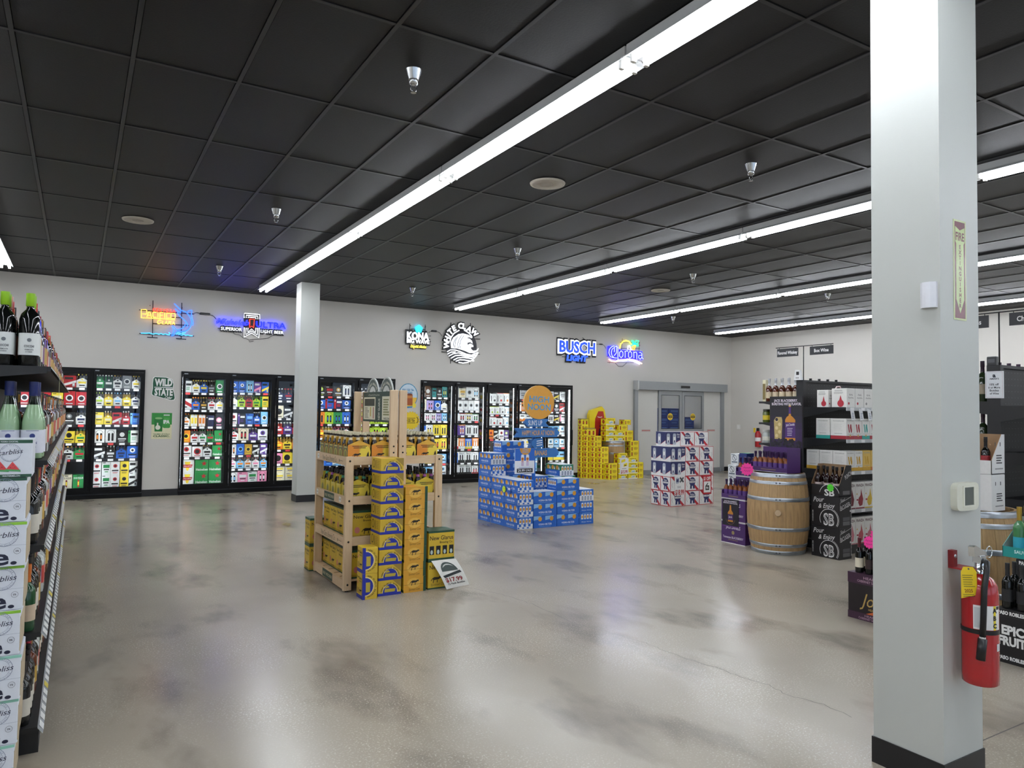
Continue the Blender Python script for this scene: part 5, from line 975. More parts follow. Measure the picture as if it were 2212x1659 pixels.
# ================================================================ WHISKEY AND BOX WINE GONDOLA
GB = M('17181a', .5); GBD = M('0e0f10', .5)
def peg_panel(w, h, m):
    mb = MB(); mb.box(0, w, 0, .012, 0, h, m); F = Face(mb, (0, 0, 0), (1,0,0), (0,0,1)); hole = M('55585a', .6); s = .05
    for i in range(int(w/s)):
        for j in range(int(h/s)): F.rect(.02+i*s, .02+j*s, .027+i*s, .027+j*s, hole); F.k = 1
    return mb
def gondola(x0, yb, length, front, back, label, top=1.98):
    """shelving along +x, upright at yb..yb+.1; front shelves toward -y, back shelves toward +y: lists of z"""
    t = thing('shelving_unit', label, 'shelving', None, (x0, yb, 0))
    part('end_upright', MB().box(0, .05, -.0, .1, 0, top, GB), t); part('back_panel', peg_panel(length, top-.12, GBD), t, (.05, .02, .1)); part('back_panel', MB().box(.05, length, .06, .08, .1, top-.02, GBD), t)
    part('top_rail', MB().box(.05, length, .0, .1, top-.025, top, GB), t); part('base_deck', MB().box(0, length, -.56, .66, 0, .1, GB), t)
    for z in front:
        s = part('shelf', MB().box(0, length, -.56, .0, z-.025, z, GB), t); part('price_rail', MB().box(0, length, -.572, -.56, z-.04, z, M('b9bdbf', .35)), s); part('bracket', MB().prism([(0, 0), (-.5, 0), (0, -.1)][::-1], (0, 0, z-.025), (0, 1, 0), (0, 0, 1), .004, GB), s)
        tg = MB()
        for i in range(int(length/.2)): tg.box(.06+i*.2, .13+i*.2, -.5735, -.572, z-.038, z-.004, M('e9eaea'))
        part('price_tag', tg, s, kind='stuff')
    for z in back: s = part('shelf', MB().box(0, length, .1, .66, z-.025, z, GB), t); part('bracket', MB().prism([(0, 0), (.5, 0), (0, -.08)], (0.004, .1, z-.025), (0, 1, 0), (0, 0, 1), .004, GB), s)
    return t
g1 = gondola(7.45, 5.614, 2.4, [.5, .93, 1.29, 1.655], [.45, .8, 1.2, 1.46, 1.725], 'black pegboard shelving with box wine and flavored whiskey')
def sign_bar(x, y, z0, z1, labels, lab, clips):
    t = thing('aisle_sign', lab, 'aisle sign', None, (x, y, 0)); part('pole', MB().tube([(0, 0, z0), (0, 0, z1)], .006, BLACK, 6), t); part('cross_bar', MB().tube([(0, -.4, z1), (0, .4, z1)], .005, BLACK, 6), t)
    for (ya, yb, txt_) in labels:
        s = part('sign_plate', MB().box(-.004, .004, ya, yb, z1-.115, z1-.015, M('26282b', .5)), t); mb = MB(); F = Face(mb, (-.004, yb, z1-.115), (0,-1,0), (0,0,1)); F.text(txt_, (yb-ya)/2, .05, .04, M('eeeeec'), min(yb-ya-.02, .024*len(txt_)), .02); part('lettering', mb, s)
        for yy in (ya+.03, yb-.03): part('hook', MB().tube([(0, yy, z1-.02), (0, yy, z1)], .003, BLACK, 4), s)
sign_bar(7.46, 5.62, 1.98, 2.39, ((.075, .38, 'Flavored Whiskey'), (-.4, -.09, 'Box Wine')), 'black hanging aisle sign for flavored whiskey and box wine', 1)
t = thing('price_checker', 'small white price scanner on top of the whiskey shelving end', 'device', MB().prism([(0, 0), (.1, 0), (.085, .12), (.02, .125)], (7.44, 5.72, 1.98), (0,-1,0), (0,0,1), .03, M('e4e5e3', .4))); mb = MB(); F = Face(mb, (7.41, 5.72, 1.98), (0,-1,0), (0,0,1)); F.rect(.035, .06, .075, .1, BLACK); [F.rect(.03+i*.015, .02, .04+i*.015, .03, BLACK) for i in range(3)]; part('screen', mb, t)
# bottles on the back side shelves
def bot(prof, glass, lab=None, cap=None, n=12):
    """prof: (r,z) list; lab (z0,z1,mat); cap from z"""
    def f():
        mb = MB(); cz = cap[0] if cap else 9
        rc = next((a[0] + (b[0]-a[0])*(cz-a[1])/(b[1]-a[1]) for a, b in zip(prof, prof[1:]) if a[1] <= cz <= b[1] and b[1] > a[1]), 0)
        mb.lathe([p for p in prof if p[1] < cz-.0005] + ([(rc, cz)] if cap else []), glass, n=n)
        if cap: mb.lathe([(rc+.001, cz)] + [(r+.001, z) for r, z in prof if z > cz+.0005], cap[1], n=n)
        return mb
    return f
def blabel(prof, z0, z1, m, n=12):
    def f():
        r = max(p[0] for p in prof)+.0006; mb = MB(); mb.lathe([(r, z0), (r, z1)], m, n=n, cap=False); return mb
    return f
WHIS = [(.038, 0), (.04, .01), (.04, .16), (.03, .185), (.014, .205), (.013, .25), (.016, .252), (.016, .29)]
WINE = [(.036, 0), (.038, .01), (.038, .19), (.03, .215), (.0145, .235), (.0135, .28), (.015, .282), (.015, .33)]
JAR = [(.045, 0), (.047, .01), (.047, .12), (.04, .135), (.042, .138), (.042, .165)]
AMB = M('4a1d0c', .08, 0, 0, 0); CLR = M('b7bcb8', .1, 0, 0, 0); DKG = M('0b0d0c', .06, 0, 0, 0); OLG = M('23301c', .08, 0, 0, 0)
def bottle(nm, label, cat, key, prof, glass, lab, cap, loc, grp=None, n=12, sc=1):
    t = thing(nm, label, cat, cached(('bt',)+key, bot(prof, glass, None, cap, n)), loc, R.uniform(0, .3), grp)
    if lab: part('label', cached(('bl',)+key, blabel(prof, *lab, n)), t)
    if sc != 1: t.scale = (sc, sc, sc)
    return t
for j in range(5):
    for i in range(2):
        c = M('d9d3c4', .4) if (i+j) % 2 else M('1a1a1c', .4)
        bottle('whiskey_bottle', 'amber whiskey bottle, %s from the upright, %s row, top back shelf of whiskey shelving' % (nth(j+1), ('first', 'second')[i]), 'bottle', ('wh', (i+j) % 2), WHIS, AMB, (.04, .12, M('c8b89a' if j < 2 else '5a1f14')), (.2, M('cfd2d6', .3)), (7.52+i*.12, 5.77+j*.1, 1.726), 'whiskey on the back shelf')
for j in range(5): bottle('pickle_jar', 'olive glass jar with yellow label, %s along the second back shelf' % nth(j+1), 'jar', ('jar', 0), JAR, M('4f5a1c', .15), (.03, .09, M('c9b42e')), (.138, M('2a2c20')), (7.53, 5.8+j*.105, 1.461), 'jars on the back shelf')
for j in range(5): bottle('clear_jar', 'clear glass jar, %s along the third back shelf beside the red extinguisher' % nth(j+1), 'jar', ('jar', 1), JAR, CLR, (.03, .08, M('d6d4c6')), (.138, M('d0cfc8')), (7.53, 5.8+j*.105, 1.201), 'jars on the back shelf')
for j in range(4): bottle('whiskey_bottle', 'whiskey bottle with dark cap peeking over the shelving top, %s along' % nth(j+1), 'bottle', ('wp',), WHIS, AMB, (.04, .12, M('c8b89a')), (.2, M('1a1a1c', .4)), (7.82+j*.17, 5.79, 1.726), 'whiskey on the back shelf')
t = thing('gift_box', 'tall narrow cream box at the end of the whiskey shelf', 'box', MB().bbox(7.5, 7.56, 6.21, 6.26, 1.726, 2.0, M('d5cfae'), .003)); part('print', MB().add([(7.4995, 6.255, 1.75), (7.4995, 6.215, 1.75), (7.4995, 6.215, 1.95), (7.4995, 6.255, 1.95)], [(0, 1, 2, 3)], M('7a6a3a')), t)
# box wine
WB = M('e2e1dc', .45)
def wbox(w_, d, h, kind, acc):
    def f(): mb = MB(); mb.bbox(0, w_, 0, d, 0, h, WB if kind != 'ye' else M('d8b45a'), .003); return mb
    def pf():
        mb = MB(); F = fF(mb, w_, d, h); G_ = fL(mb, w_, d, h); A = M(acc); gy = M('9a9a96')
        if kind == 'bota':
            F.scrib(w_*.5, h*.66, w_*.4, h*.12, BLACK, 7); F.scrib(w_*.5, h*.5, w_*.6, h*.1, BLACK, 11); F.circ(w_*.25, h*.2, w_*.1, A, n=10); G_.lines(d*.2, d*.8, h*.84, h*.92, 2, gy, 9); G_.circ(d*.6, h*.2, d*.22, A, n=12); G_.poly([(d*.5, h*.35), (d*.7, h*.35), (d*.6, h*.65)], A); G_.lines(d*.15, d*.8, h*.7, h*.82, 3, gy, 4)
        elif kind in ('w', 'ye'):
            F.rect(0, 0, w_, h*.17, A); G_.rect(0, 0, d, h*.17, A); F.text('WOODBRIDGE', w_*.5, h*.9, h*.06, gy, w_*.8); F.poly([(w_*.2, h*.72), (w_*.34, h*.72), (w_*.42, h*.4), (w_*.5, h*.72), (w_*.64, h*.72), (w_*.72, h*.45), (w_*.8, h*.72), (w_*.7, h*.32), (w_*.6, h*.32), (w_*.5, h*.55), (w_*.44, h*.32), (w_*.34, h*.32)], A); F.rect(w_*.15, h*.24, w_*.85, h*.26, gy); F.circ(w_*.5, h*.17, w_*.09, M('c9a050'), n=10); G_.text('WOODBRIDGE', d*.5, h*.88, h*.05, gy, d*.7); G_.lines(d*.2, d*.8, h*.4, h*.75, 6, M('c4c4c0'), 3, .2); G_.rect(d*.25, h*.26, d*.75, h*.28, gy)
        else:
            F.text('FRANZIA', w_*.5, h*.88, h*.1, M('4a1420'), w_*.86); F.poly([(w_*.62, h*.75), (w_*.7, h*.6), (w_*.86, h*.35), (w_*.76, h*.12), (w_*.45, h*.08), (w_*.28, h*.22), (w_*.34, h*.4), (w_*.55, h*.5)], A); F.circ(w_*.15, h*.55, w_*.06, M('c9a85a'), n=8); F.rect(0, 0, w_, h*.04, A); F.rect(w_*.1, h*.3, w_*.3, h*.36, M('a03040'))
        return mb
    return cached(('wb', w_, d, h, kind == 'ye'), f), cached(('wbp', w_, d, h, kind, acc), pf)
def wput(x, y, z, w_, d, h, kind, acc, label):
    a, b = wbox(w_, d, h, kind, acc); t = thing('wine_box', label, 'wine box', a, (x, y, z+.001), 0, 'boxed wine on the black shelving'); part('print', b, t)
YF_ = 5.06
for i, (k, a) in enumerate((('bota', 'b02a38'), ('bota', 'b02a38'), ('bota', '8a8a86'))): wput(7.47+i*.165, YF_, 1.655, .155, .19, .215, k, a, 'white wine box with black script, %s along the top front shelf' % nth(i+1))
wput(7.45, YF_+.22, 1.655, .1, .15, .2, 'bota', 'b02a38', 'white wine box with red emblem behind the front row of the top shelf')
t = thing('wine_box', 'dark wine carton tucked behind the white boxes on the top shelf', 'wine box', MB().bbox(7.62, 7.9, YF_+.2, YF_+.42, 1.656, 1.85, M('8a2430'), .004)); part('handle', MB().tube([(7.68, YF_+.3, 1.85), (7.72, YF_+.3, 1.9), (7.78, YF_+.3, 1.905), (7.82, YF_+.3, 1.85)], .008, M('e8d8d4'), 6), t)
for i, a in enumerate(('a02a36', 'a02a36', '2f9a90', 'a02a36', '5a2a6a')): wput(7.46+i*.148, YF_, 1.29, .145, .2, .235, 'w', a, 'silver-white wine box, %s along the second front shelf' % nth(i+1))
wput(7.46, YF_+.21, 1.29, .145, .18, .235, 'w', '2f9a90', 'silver-white wine box with teal base behind the second shelf front row')
for i, (k, a) in enumerate((('w', 'c79a2a'), ('w', 'c79a2a'), ('ye', 'c79a2a'), ('ye', 'c76a2a'))): wput(7.46+i*.155, YF_, .93, .15, .17, .225, k, a, 'pale wine box with gold base, %s along the third front shelf' % nth(i+1))
for j in range(2): wput(7.46, YF_+.175*(j+1), .93, .15, .17, .225, 'w', 'c79a2a', 'white wine box with gold base, %s one back from the third shelf corner' % nth(j+1))
for i, a in enumerate(('6a1424', '8a1f2c', 'd2b23a', '8a1f2c')): wput(7.46+i*.17, YF_, .5, .165, .2, .3, 'f', a, 'tall white wine box with glass picture, %s along the fourth front shelf' % nth(i+1))
for i, a in enumerate(('c77a84', 'b5505a', 'c77a84', '8a1f2c')): wput(7.46+i*.17, YF_, .1, .165, .2, .3, 'f', a, 'tall white wine box with pink glass picture, %s along the bottom shelf' % nth(i+1))
for i in range(3):
    t = thing('shelf_talker', 'hanging white shelf tag, %s under the top front shelf' % nth(i+1), 'tag', MB().prism([(0, 0), (.07, -.02), (.1, -.13), (.03, -.14)][::-1], (7.5+i*.16, 5.04, 1.645), (1, 0, 0), (0, 0, 1), .0015, M('e4e6e8'))); mb = MB(); Face(mb, (7.5+i*.16, 5.0385, 1.645), (1,0,0), (0,0,1)).lines(.035, .08, -.12, -.05, 4, M('8a93a8'), i); part('print', mb, t)
# ---------------------------------------------------------------- end display: oak barrel, purple whiskey, black cartons
barrel('wine_barrel', 'large oak barrel with galvanised hoops in front of the shelving end', 6.945, 5.575, .9, .288, .342)
b = bpy.data.objects['wine_barrel.001']; an = math.atan2(-5.575, -6.945); bn = part('bung', MB().lathe([(.036, 0), (.036, .014), (.03, .018)], M('c2a988', .6), n=16), b, (.341*math.cos(an), .341*math.sin(an), .47)); bn.rotation_euler = (0, math.pi/2, an)
PUR = M('4a2a66', .42); PURD = M('33204c', .42); PCR = M('d8cfdc', .45)
def jdprint(w_, d, h):
    def f():
        mb = MB(); F = fL(mb, w_, d, h); F.text('JACK DANIELS', d*.5, h*.74, h*.15, PCR, d*.6, .03); F.circ(d*.5, h*.5, d*.06, M('9a8a5a'), h*.09, 10); F.text('Tennessee BLACKBERRY', d*.5, h*.28, h*.1, PCR, d*.85, .02); F.rect(d*.3, h*.16, d*.7, h*.18, M('9a8a5a')); F.rect(0, 0, d, h*.03, PW); F.rect(0, h*.97, d, h, PW)
        F = fF(mb, w_, d, h); F.text('JACK', w_*.5, h*.7, h*.15, PCR, w_*.6); F.circ(w_*.5, h*.4, w_*.2, M('9a8a5a'), n=10); F.rect(0, 0, w_, h*.03, PW); F.rect(0, h*.97, w_, h, PW); return mb
    return f
def jcase(x, y, z, w_, d, h, label):
    t = thing('whiskey_case', label, 'whiskey case', cached(('jc', w_, d, h), lambda: MB().bbox(0, w_, 0, d, 0, h, PUR, .004)), (x, y, z), 0, 'purple whiskey cases'); part('print', cached(('jcp', w_, d, h), jdprint(w_, d, h)), t)
JDB = [(.029, 0), (.031, .006), (.031, .115), (.022, .138), (.0115, .155), (.011, .19), (.014, .192), (.014, .222)]
def jtray(x, y, z, nx, ny, lab_, big=False, hi=.2):
    w_, d = nx*.072+.012, ny*.072+.012
    mb = MB(); mb.box(0, w_, 0, d, 0, .006, PUR); mb.box(0, .004, 0, d, .006, .055, PUR); mb.box(w_-.004, w_, 0, d, .006, hi, PUR); mb.box(.004, w_-.004, 0, .004, .006, .055, PUR) if not big else mb.box(.004, w_-.004, 0, .004, .006, hi, PUR); mb.box(.004, w_-.004, d-.004, d, .006, .1, PUR)
    t = thing('display_tray', 'purple cardboard tray ' + lab_, 'tray', mb, (x, y, z), 0, 'purple whiskey trays'); mb = MB(); F = Face(mb, (0, d, 0), (0,-1,0), (0,0,1)); F.rect(d*.3, .025, d*.7, .032, M('9a8a5a')); F.rect(0, 0, d, .005, PW); part('print', mb, t)
    for i in range(nx):
        for j in range(ny): bottle('whiskey_bottle', 'purple-label amber bottle, %s along row %s of the tray %s' % (nth(j+1), ('one', 'two', 'three', 'four')[i], lab_), 'bottle', ('jd',), JDB, M('7a3f10', .08, 0, 0, 0), (.02, .1, M('5a3a82')), (.155, M('3a2450', .4)), (x+.042+i*.072, y+.042+j*.072, z+.007), 'purple-label whiskey bottles', 10)
jcase(6.8, 5.925, 0, .26, .37, .265, 'purple whiskey case on the floor beside the oak barrel'); jcase(6.8, 5.925, .267, .26, .37, .268, 'purple whiskey case behind the bottle poster, beside the oak barrel'); jtray(6.81, 5.93, .537, 3, 5, 'beside the barrel top')
for k in range(3): jcase(7.08, 6.02, k*.264, .26, .3, .263, 'purple whiskey case, %s from floor behind the front purple stack' % nth(k+1))
jtray(7.08, 6.02, .794, 3, 4, 'on the taller purple stack'); jtray(6.83, 5.36, .901, 3, 7, 'standing on the oak barrel', True, .28)
t = thing('bottle_poster', 'dark poster of a whiskey bottle stuck on the purple case', 'poster', MB().box(6.794, 6.797, 6.02, 6.27, .2, .53, M('1d1824'))); mb = MB(); F = Face(mb, (6.794, 6.27, .2), (0,-1,0), (0,0,1)); F.text('JACK BLACKBERRY.', .125, .305, .016, PCR, .2, .03); F.text('BURSTING WITH FLAVOR.', .125, .283, .016, PCR, .22, .03); F.poly([(.085, .06), (.165, .06), (.165, .17), (.14, .2), (.135, .26), (.115, .26), (.11, .2), (.085, .17)], M('c7842c')); F.rect(.085, .08, .165, .15, PUR); F.ring(.125, .1, .07, .004, M('8a6a4a'), 12, 3.3, 6.1); F.text('Jack', .125, .12, .025, PCR, .06); F.rect(0, 0, .25, .012, M('6a3a86')); part('print', mb, t)
t = thing('display_poster', 'large purple poster of a whiskey bottle and iced drink above the barrel', 'poster', MB().box(7.115, 7.135, 5.38, 5.83, .901, 1.775, M('1a1820'))); mb = MB(); F = Face(mb, (7.115, 5.83, .872), (0,-1,0), (0,0,1))
def grad(F, x0, x1, y0, y1, cs):
    n = len(cs)
    for i, c in enumerate(cs): F.rect(x0, y0+(y1-y0)*i/n, x1, y0+(y1-y0)*(i+1)/n, M(c, .5)); F.k -= .5
    F.k += .5
grad(F, 0, .45, .3, .9, ('33204a', '38244f', '352349', '2d2040', '262032', '201e28', '1d1c22', '1a1a1e'))
F.text('JACK BLACKBERRY.', .225, .855, .03, PCR, .33, .03); F.text('BURSTING WITH FLAVOR.', .235, .815, .03, PCR, .41, .03)
F.poly([(.07, .4), (.17, .4), (.18, .62), (.17, .66), (.09, .66), (.06, .62)], M('b8a268')); [F.circ(.1+.04*(i % 2), .44+.045*i, .022, M('d8c894'), n=8) for i in range(5)]; F.circ(.1, .63, .02, M('2a2030'), n=10)
F.poly([(.22, .39), (.36, .39), (.36, .63), (.33, .66), (.3, .68), (.3, .79), (.27, .79), (.27, .68), (.24, .66), (.22, .63)], M('c7842c')); F.rect(.22, .42, .36, .6, M('4b2a70')); F.rect(.27, .7, .3, .78, M('4b2a70')); F.rect(.27, .79, .3, .81, M('c9b89a')); F.text('Jack Daniels', .29, .575, .03, PCR, .12, .02, 0, .1); F.lines(.25, .33, .44, .54, 5, PCR, 3, .3)
rr = random.Random(5)
for i in range(70): F.circ(rr.uniform(.01, .44), rr.uniform(.305, .4), .017, M(rr.choice(('26222e', '1c1a22', '332c3c')), .35), n=8); F.k = 8 + i*.02
part('print', mb, t)
PKB = M('f23a9a', .5)
t = thing('price_tag', 'hot pink starburst tag on the rim of the oak barrel', 'tag', burst(26, .062, .078, PKB, (6.645, 5.765, .925), (.55, -.83, 0), (0, 0, 1))); mb = MB(); F = Face(mb, Vector((6.645, 5.765, .925)) + Vector((-.83, -.55, 0))*.002, (.55, -.83, 0), (0, 0, 1)); F.scrib(0, .018, .08, .02, M('5a1030')); F.scrib(0, -.018, .07, .018, M('5a1030'), 8); part('lettering', mb, t)
# white can packs and blue pack at the back of the end display
def wcan():
    mb = MB(); mb.bbox(0, .2, 0, .13, 0, .13, M('dfe2e3'), .003); return mb
def wcanp():
    mb = MB()
    for F, W in ((fF(mb, .2, .13, .13), .2), (fL(mb, .2, .13, .13), .13)): F.ring(W*.5, .075, .035, .006, M('3a4046'), 14); F.line([(W*.35, .1), (W*.65, .05)], .008, M('3a4046')); F.rect(W*.15, .015, W*.85, .03, M('5a6670')); F.rect(W*.1, .112, W*.5, .12, M('6a7680'))
    return mb
for i, (x, y, n) in enumerate(((7.1, 6.335, 7), (7.31, 6.335, 6), (7.31, 6.48, 8))):
    for k in range(n):
        t = thing('can_pack', 'white can pack with grey sketch print, %s from floor, %s pile behind purple cases' % (nth(k+1), nth(i+1)), 'can pack', cached('wcan', wcan), (x, y, k*.131), 0, 'white can packs'); part('print', cached('wcanp', wcanp), t)
t = thing('can_pack', 'navy and green pack lying on the white can packs', 'can pack', MB().bbox(7.3, 7.44, 6.34, 6.46, .918, 1.06, M('22306e'), .003)); part('print', MB().box(7.31, 7.43, 6.35, 6.45, 1.0602, 1.062, M('3a9a52')), t)
# black cartons
SBK = M('17161a', .45); SBW = M('dedede', .45)
def sbp(front=True):
    def f():
        mb = MB(); w_, d, h = .22, .345, .338; F = fL(mb, w_, d, h)
        if front:
            F.text('Pour', d*.27, h*.86, h*.16, SBW, d*.4, .01, .35, .08); F.text('& Enjoy', d*.56, h*.68, h*.15, SBW, d*.6, .01, .35, .1)
        F.ring(d*.64, h*.25, d*.32, .006, SBW, 28, -.6, 3.6); F.ring(d*.64, h*.25, d*.355, .0035, SBW, 20, -.6, 1.1); F.text('SB', d*.64, h*.25, h*.38, SBW, d*.38, .03); F.text('SB', d*.64, h*.25, h*.33, SBK, d*.33, -.02)
        F.text('SOULBOXER.COM', d*.06, h*.3, .014, SBW, .12, .01, 0, 1.57)
        F = fF(mb, w_, d, h); F.text('Soul', w_*.28, h*.9, h*.1, SBW, w_*.36, .0, .3, .15); F.text('BOXER', w_*.5, h*.7, h*.15, SBW, w_*.78, .0, 0, .28); F.line([(w_*.08, h*.56), (w_*.08, h*.8), (w_*.95, h*.98), (w_*.95, h*.74), (w_*.08, h*.56)], .004, SBW); F.rect(w_*.3, h*.08, w_*.85, h*.2, M('6a6a6c')); F.rect(w_*.3, h*.22, w_*.85, h*.34, M('55565a')); F.rect(w_*.85, h*.5, w_*.95, h*.56, SBW); F.text('BRANDY OLD FASHIONED', w_*.95, h*.4, .012, SBW, .2, .01, 0, 1.57); return mb
    return f
for k in range(2):
    t = thing('spirit_carton', '%s black carton with white Pour and Enjoy script' % ('bottom', 'middle')[k], 'carton', cached('sb', lambda: MB().bbox(0, .22, 0, .345, 0, .338, SBK, .004)), (7.08, 4.89, k*.34), 0, 'black cocktail cartons'); part('print', cached('sbp', sbp()), t)
mb = MB(); KR = M('8a6f52', .6); w_, d = .22, .345
mb.box(0, w_, 0, d, 0, .005, SBK); mb.box(0, .005, 0, d, .005, .115, SBK); mb.box(w_-.005, w_, 0, d, .005, .335, KR)
mb.prism([(0, 0), (w_, 0), (w_, .335), (w_*.55, .335), (0, .115)], (0, .005, .0), (1, 0, 0), (0, 0, 1), .005, SBK, KR); mb.prism([(0, 0), (w_, 0), (w_, .335), (w_*.55, .335), (0, .115)], (0, d, 0), (1, 0, 0), (0, 0, 1), .005, KR, KR)
t = thing('spirit_carton', 'open black carton holding dark bottles on top of its stack', 'carton', mb, (7.08, 4.89, .68), 0, 'black cocktail cartons')
mb = MB(); F = Face(mb, (0, d, 0), (0,-1,0), (0,0,1)); F.ring(d*.66, -.0, d*.36, .006, SBW, 16, .3, 2.9); F.text('SB', d*.66, .035, .07, SBW, d*.36, .03); F = Face(mb, (0, 0, 0), (1,0,0), (0,0,1)); F.text('PUNCH', w_*.72, .23, .05, SBW, .12, .01, 0, .5); F.rect(w_*.3, .02, w_*.85, .06, M('6a6a6c')); part('print', mb, t)
SBB = [(.034, 0), (.036, .008), (.036, .17), (.028, .2), (.0125, .225), (.012, .27), (.0145, .272), (.0145, .31)]
for i in range(2):
    for j in range(3): bottle('cocktail_bottle', 'dark cocktail bottle with red label, %s along %s row of open black carton' % (nth(j+1), ('front', 'back')[i]), 'bottle', ('sbb',), SBB, M('1c0a08', .06, 0, 0, 0), (.05, .13, M('c9b8b4')), (.272, M('151518', .4)), (7.135+i*.1, 4.955+j*.115, .686), 'bottles in the black carton')
t = thing('price_tag', 'bright green starburst tag on the open black carton', 'tag', burst(24, .034, .046, M('5ae03a', .5), (7.076, 4.99, .77), (0,-1,0), (0,0,1))); mb = MB(); F = Face(mb, (7.074, 4.99, .77), (0,-1,0), (0,0,1)); F.scrib(0, .008, .055, .012, M('14501a')); F.scrib(0, -.012, .04, .01, M('14501a')); part('lettering', mb, t)
# far wall small items
t = thing('light_switch', 'white light switch plate on the side wall near the corner', 'switch', MB().bbox(XR-.008, XR, 13.62, 13.74, 1.15, 1.27, M('ecebe6', .4), .002)); part('toggle', MB().box(XR-.016, XR-.008, 13.665, 13.695, 1.19, 1.23, M('f4f3ee')), t)
t = thing('fire_extinguisher', 'small red fire extinguisher on the far side wall behind the jars', 'fire extinguisher', MB().lathe([(.07, .7), (.075, .72), (.075, 1.05), (.05, 1.1), (.025, 1.12)], M('a81c22', .3), XR-.1, 12.95, 14)); part('valve', MB().bbox(XR-.14, XR-.06, 12.93, 12.97, 1.12, 1.2, BLACK), t); part('label', MB().lathe([(.0758, .85), (.0758, .95)], PW, XR-.1, 12.95, 14, cap=False), t); part('bracket', MB().box(XR-.03, XR, 12.92, 12.98, .8, 1.05, M('8a1a1e')), t); part('tag', MB().box(XR-.19, XR-.188, 12.95, 13.02, 1.08, 1.2, M('e6c52a')), t)

# ================================================================ SECOND GONDOLA BEYOND THE PILLAR
g2 = gondola(6.25, 2.9, 2.6, [.5, .93, 1.29, 1.655], [.5, .9, 1.28, 1.69], 'black pegboard wine shelving beyond the white pillar')
sign_bar(6.26, 2.91, 1.98, 2.4, ((.075, .4, 'Red Blends' if False else 'Red Wines'), (-.4, -.075, 'Champagne')), 'black hanging aisle sign for champagne beside the white pillar', 1)
t = thing('promo_sign', 'white ten percent off wine notice hung on the shelving end', 'sign', MB().box(6.235, 6.24, 2.87, 3.005, 1.715, 1.93, M('e6eaee'))); mb = MB(); F = Face(mb, (6.235, 3.005, 1.715), (0,-1,0), (0,0,1)); F.line([(.008, .008), (.127, .008), (.127, .207), (.008, .207), (.008, .008)], .0015, M('b07a80')); F.text('a', .067, .183, .032, M('1d2733'), .024, .05); F.text("AMAR'S", .067, .155, .012, M('1d2733'), .07, .03)
for i, s in enumerate(('10% off', '6 or More', 'Bottles', 'of Wine')): F.text(s, .067, .11-.024*i, .016, M('1d2733'), .0095*len(s), .02)
part('lettering', mb, t)
t = thing('price_checker', 'black price scanner behind the ten percent off notice', 'device', MB().bbox(6.25, 6.29, 2.93, 3.0, 1.981, 2.05, M('2a2b2d', .4), .004)); part('screen', MB().box(6.249, 6.25, 2.94, 2.99, 2.0, 2.03, M('55585c')), t)
for zi, z in enumerate((1.69, 1.28, .9)):
    for j in range(5): bottle('wine_bottle', 'dark wine bottle, %s from the upright on the %s back shelf beyond the pillar' % (nth(j+1), nth(zi+1)), 'bottle', ('wn', j % 2), WINE, DKG if j % 2 else OLG, (.06, .14, M('5a3a58' if j % 2 else '9a8f7a')), (.24, M('2a1a2a', .4)), (6.31, 3.06+j*.1, z+.001), 'bottles on the far wine shelving')
for j in range(6): bottle('wine_bottle', 'dark wine bottle peeking over the far wine shelving top, %s from the end' % nth(j+1), 'bottle', ('wt',), WINE, DKG, (.06, .14, M('c9c4cc')), (.24, M('3a2438', .4)), (6.42+j*.16, 3.06, 1.691), 'bottles behind the far shelving top')
barrel('wine_barrel', 'oak barrel behind the pillar carrying white wine cartons', 5.86, 2.93, .88)
def wcart(x, y, z, w_, d, h, op, label):
    K = M('9a7a58', .6); Wc = M('dcdcda', .5); mb = MB()
    if op:
        mb.box(0, w_, 0, d, 0, .005, Wc); mb.box(0, .004, 0, d, .005, .1, Wc); mb.box(w_-.004, w_, 0, d, .005, h, K); mb.prism([(0, 0), (w_, 0), (w_, h), (w_*.75, h), (0, .1)], (0, .004, 0), (1,0,0), (0,0,1), .004, Wc, K); mb.prism([(0, 0), (w_, 0), (w_, h), (w_*.75, h), (0, .1)], (0, d, 0), (1,0,0), (0,0,1), .004, K, K)
    else: mb.bbox(0, w_, 0, d, 0, h, Wc, .004)
    t = thing('wine_carton', label, 'carton', mb, (x, y, z), 0, 'white wine cartons on the barrel'); mb = MB(); F = fF(mb, w_, d, h); ink = M('3a3a3c'); o_ = .1 if op else 0
    [F.text(s, w_*.5+(.03 if op else 0), h*(.48-.13*i), h*.08, ink, w_*.45, .02) for i, s in enumerate(('CONTENT', 'LIQUIDE', 'AOCWINE'))] if False else [F.lines(w_*.35, w_*.8, h*.25, h*.5, 4, ink, 7, .5)]
    F.rect(w_*.62, h*.7, w_*.68, h*.8, ink); F.rect(w_*.25, h*.7, w_*.3, h*.8, ink); F.rect(w_*.25, h*.12, w_*.85, h*.15, M('8a8a8c'))
    if not op: F = fL(mb, w_, d, h); F.rect(d*.4, h*.62, d*.62, h*.74, M('8a8e92')); F.rect(d*.48, h*.78, d*.54, h*.9, ink)
    part('print', mb, t)
wcart(5.68, 2.7, .882, .19, .22, .265, False, 'closed white wine carton on the oak barrel beyond the pillar'); wcart(5.68, 2.7, 1.149, .19, .22, .29, True, 'open white wine carton with tied bottles on top of its stack')
for i in range(2): bottle('wine_bottle', 'straw-tied wine bottle with red label, %s in the open white carton' % nth(i+1), 'bottle', ('wc',), WINE, DKG, (.08, .16, M('9a2a30')), (.24, M('151518', .4)), (5.735, 2.765+i*.09, 1.155), 'bottles in the white carton', sc=.8)
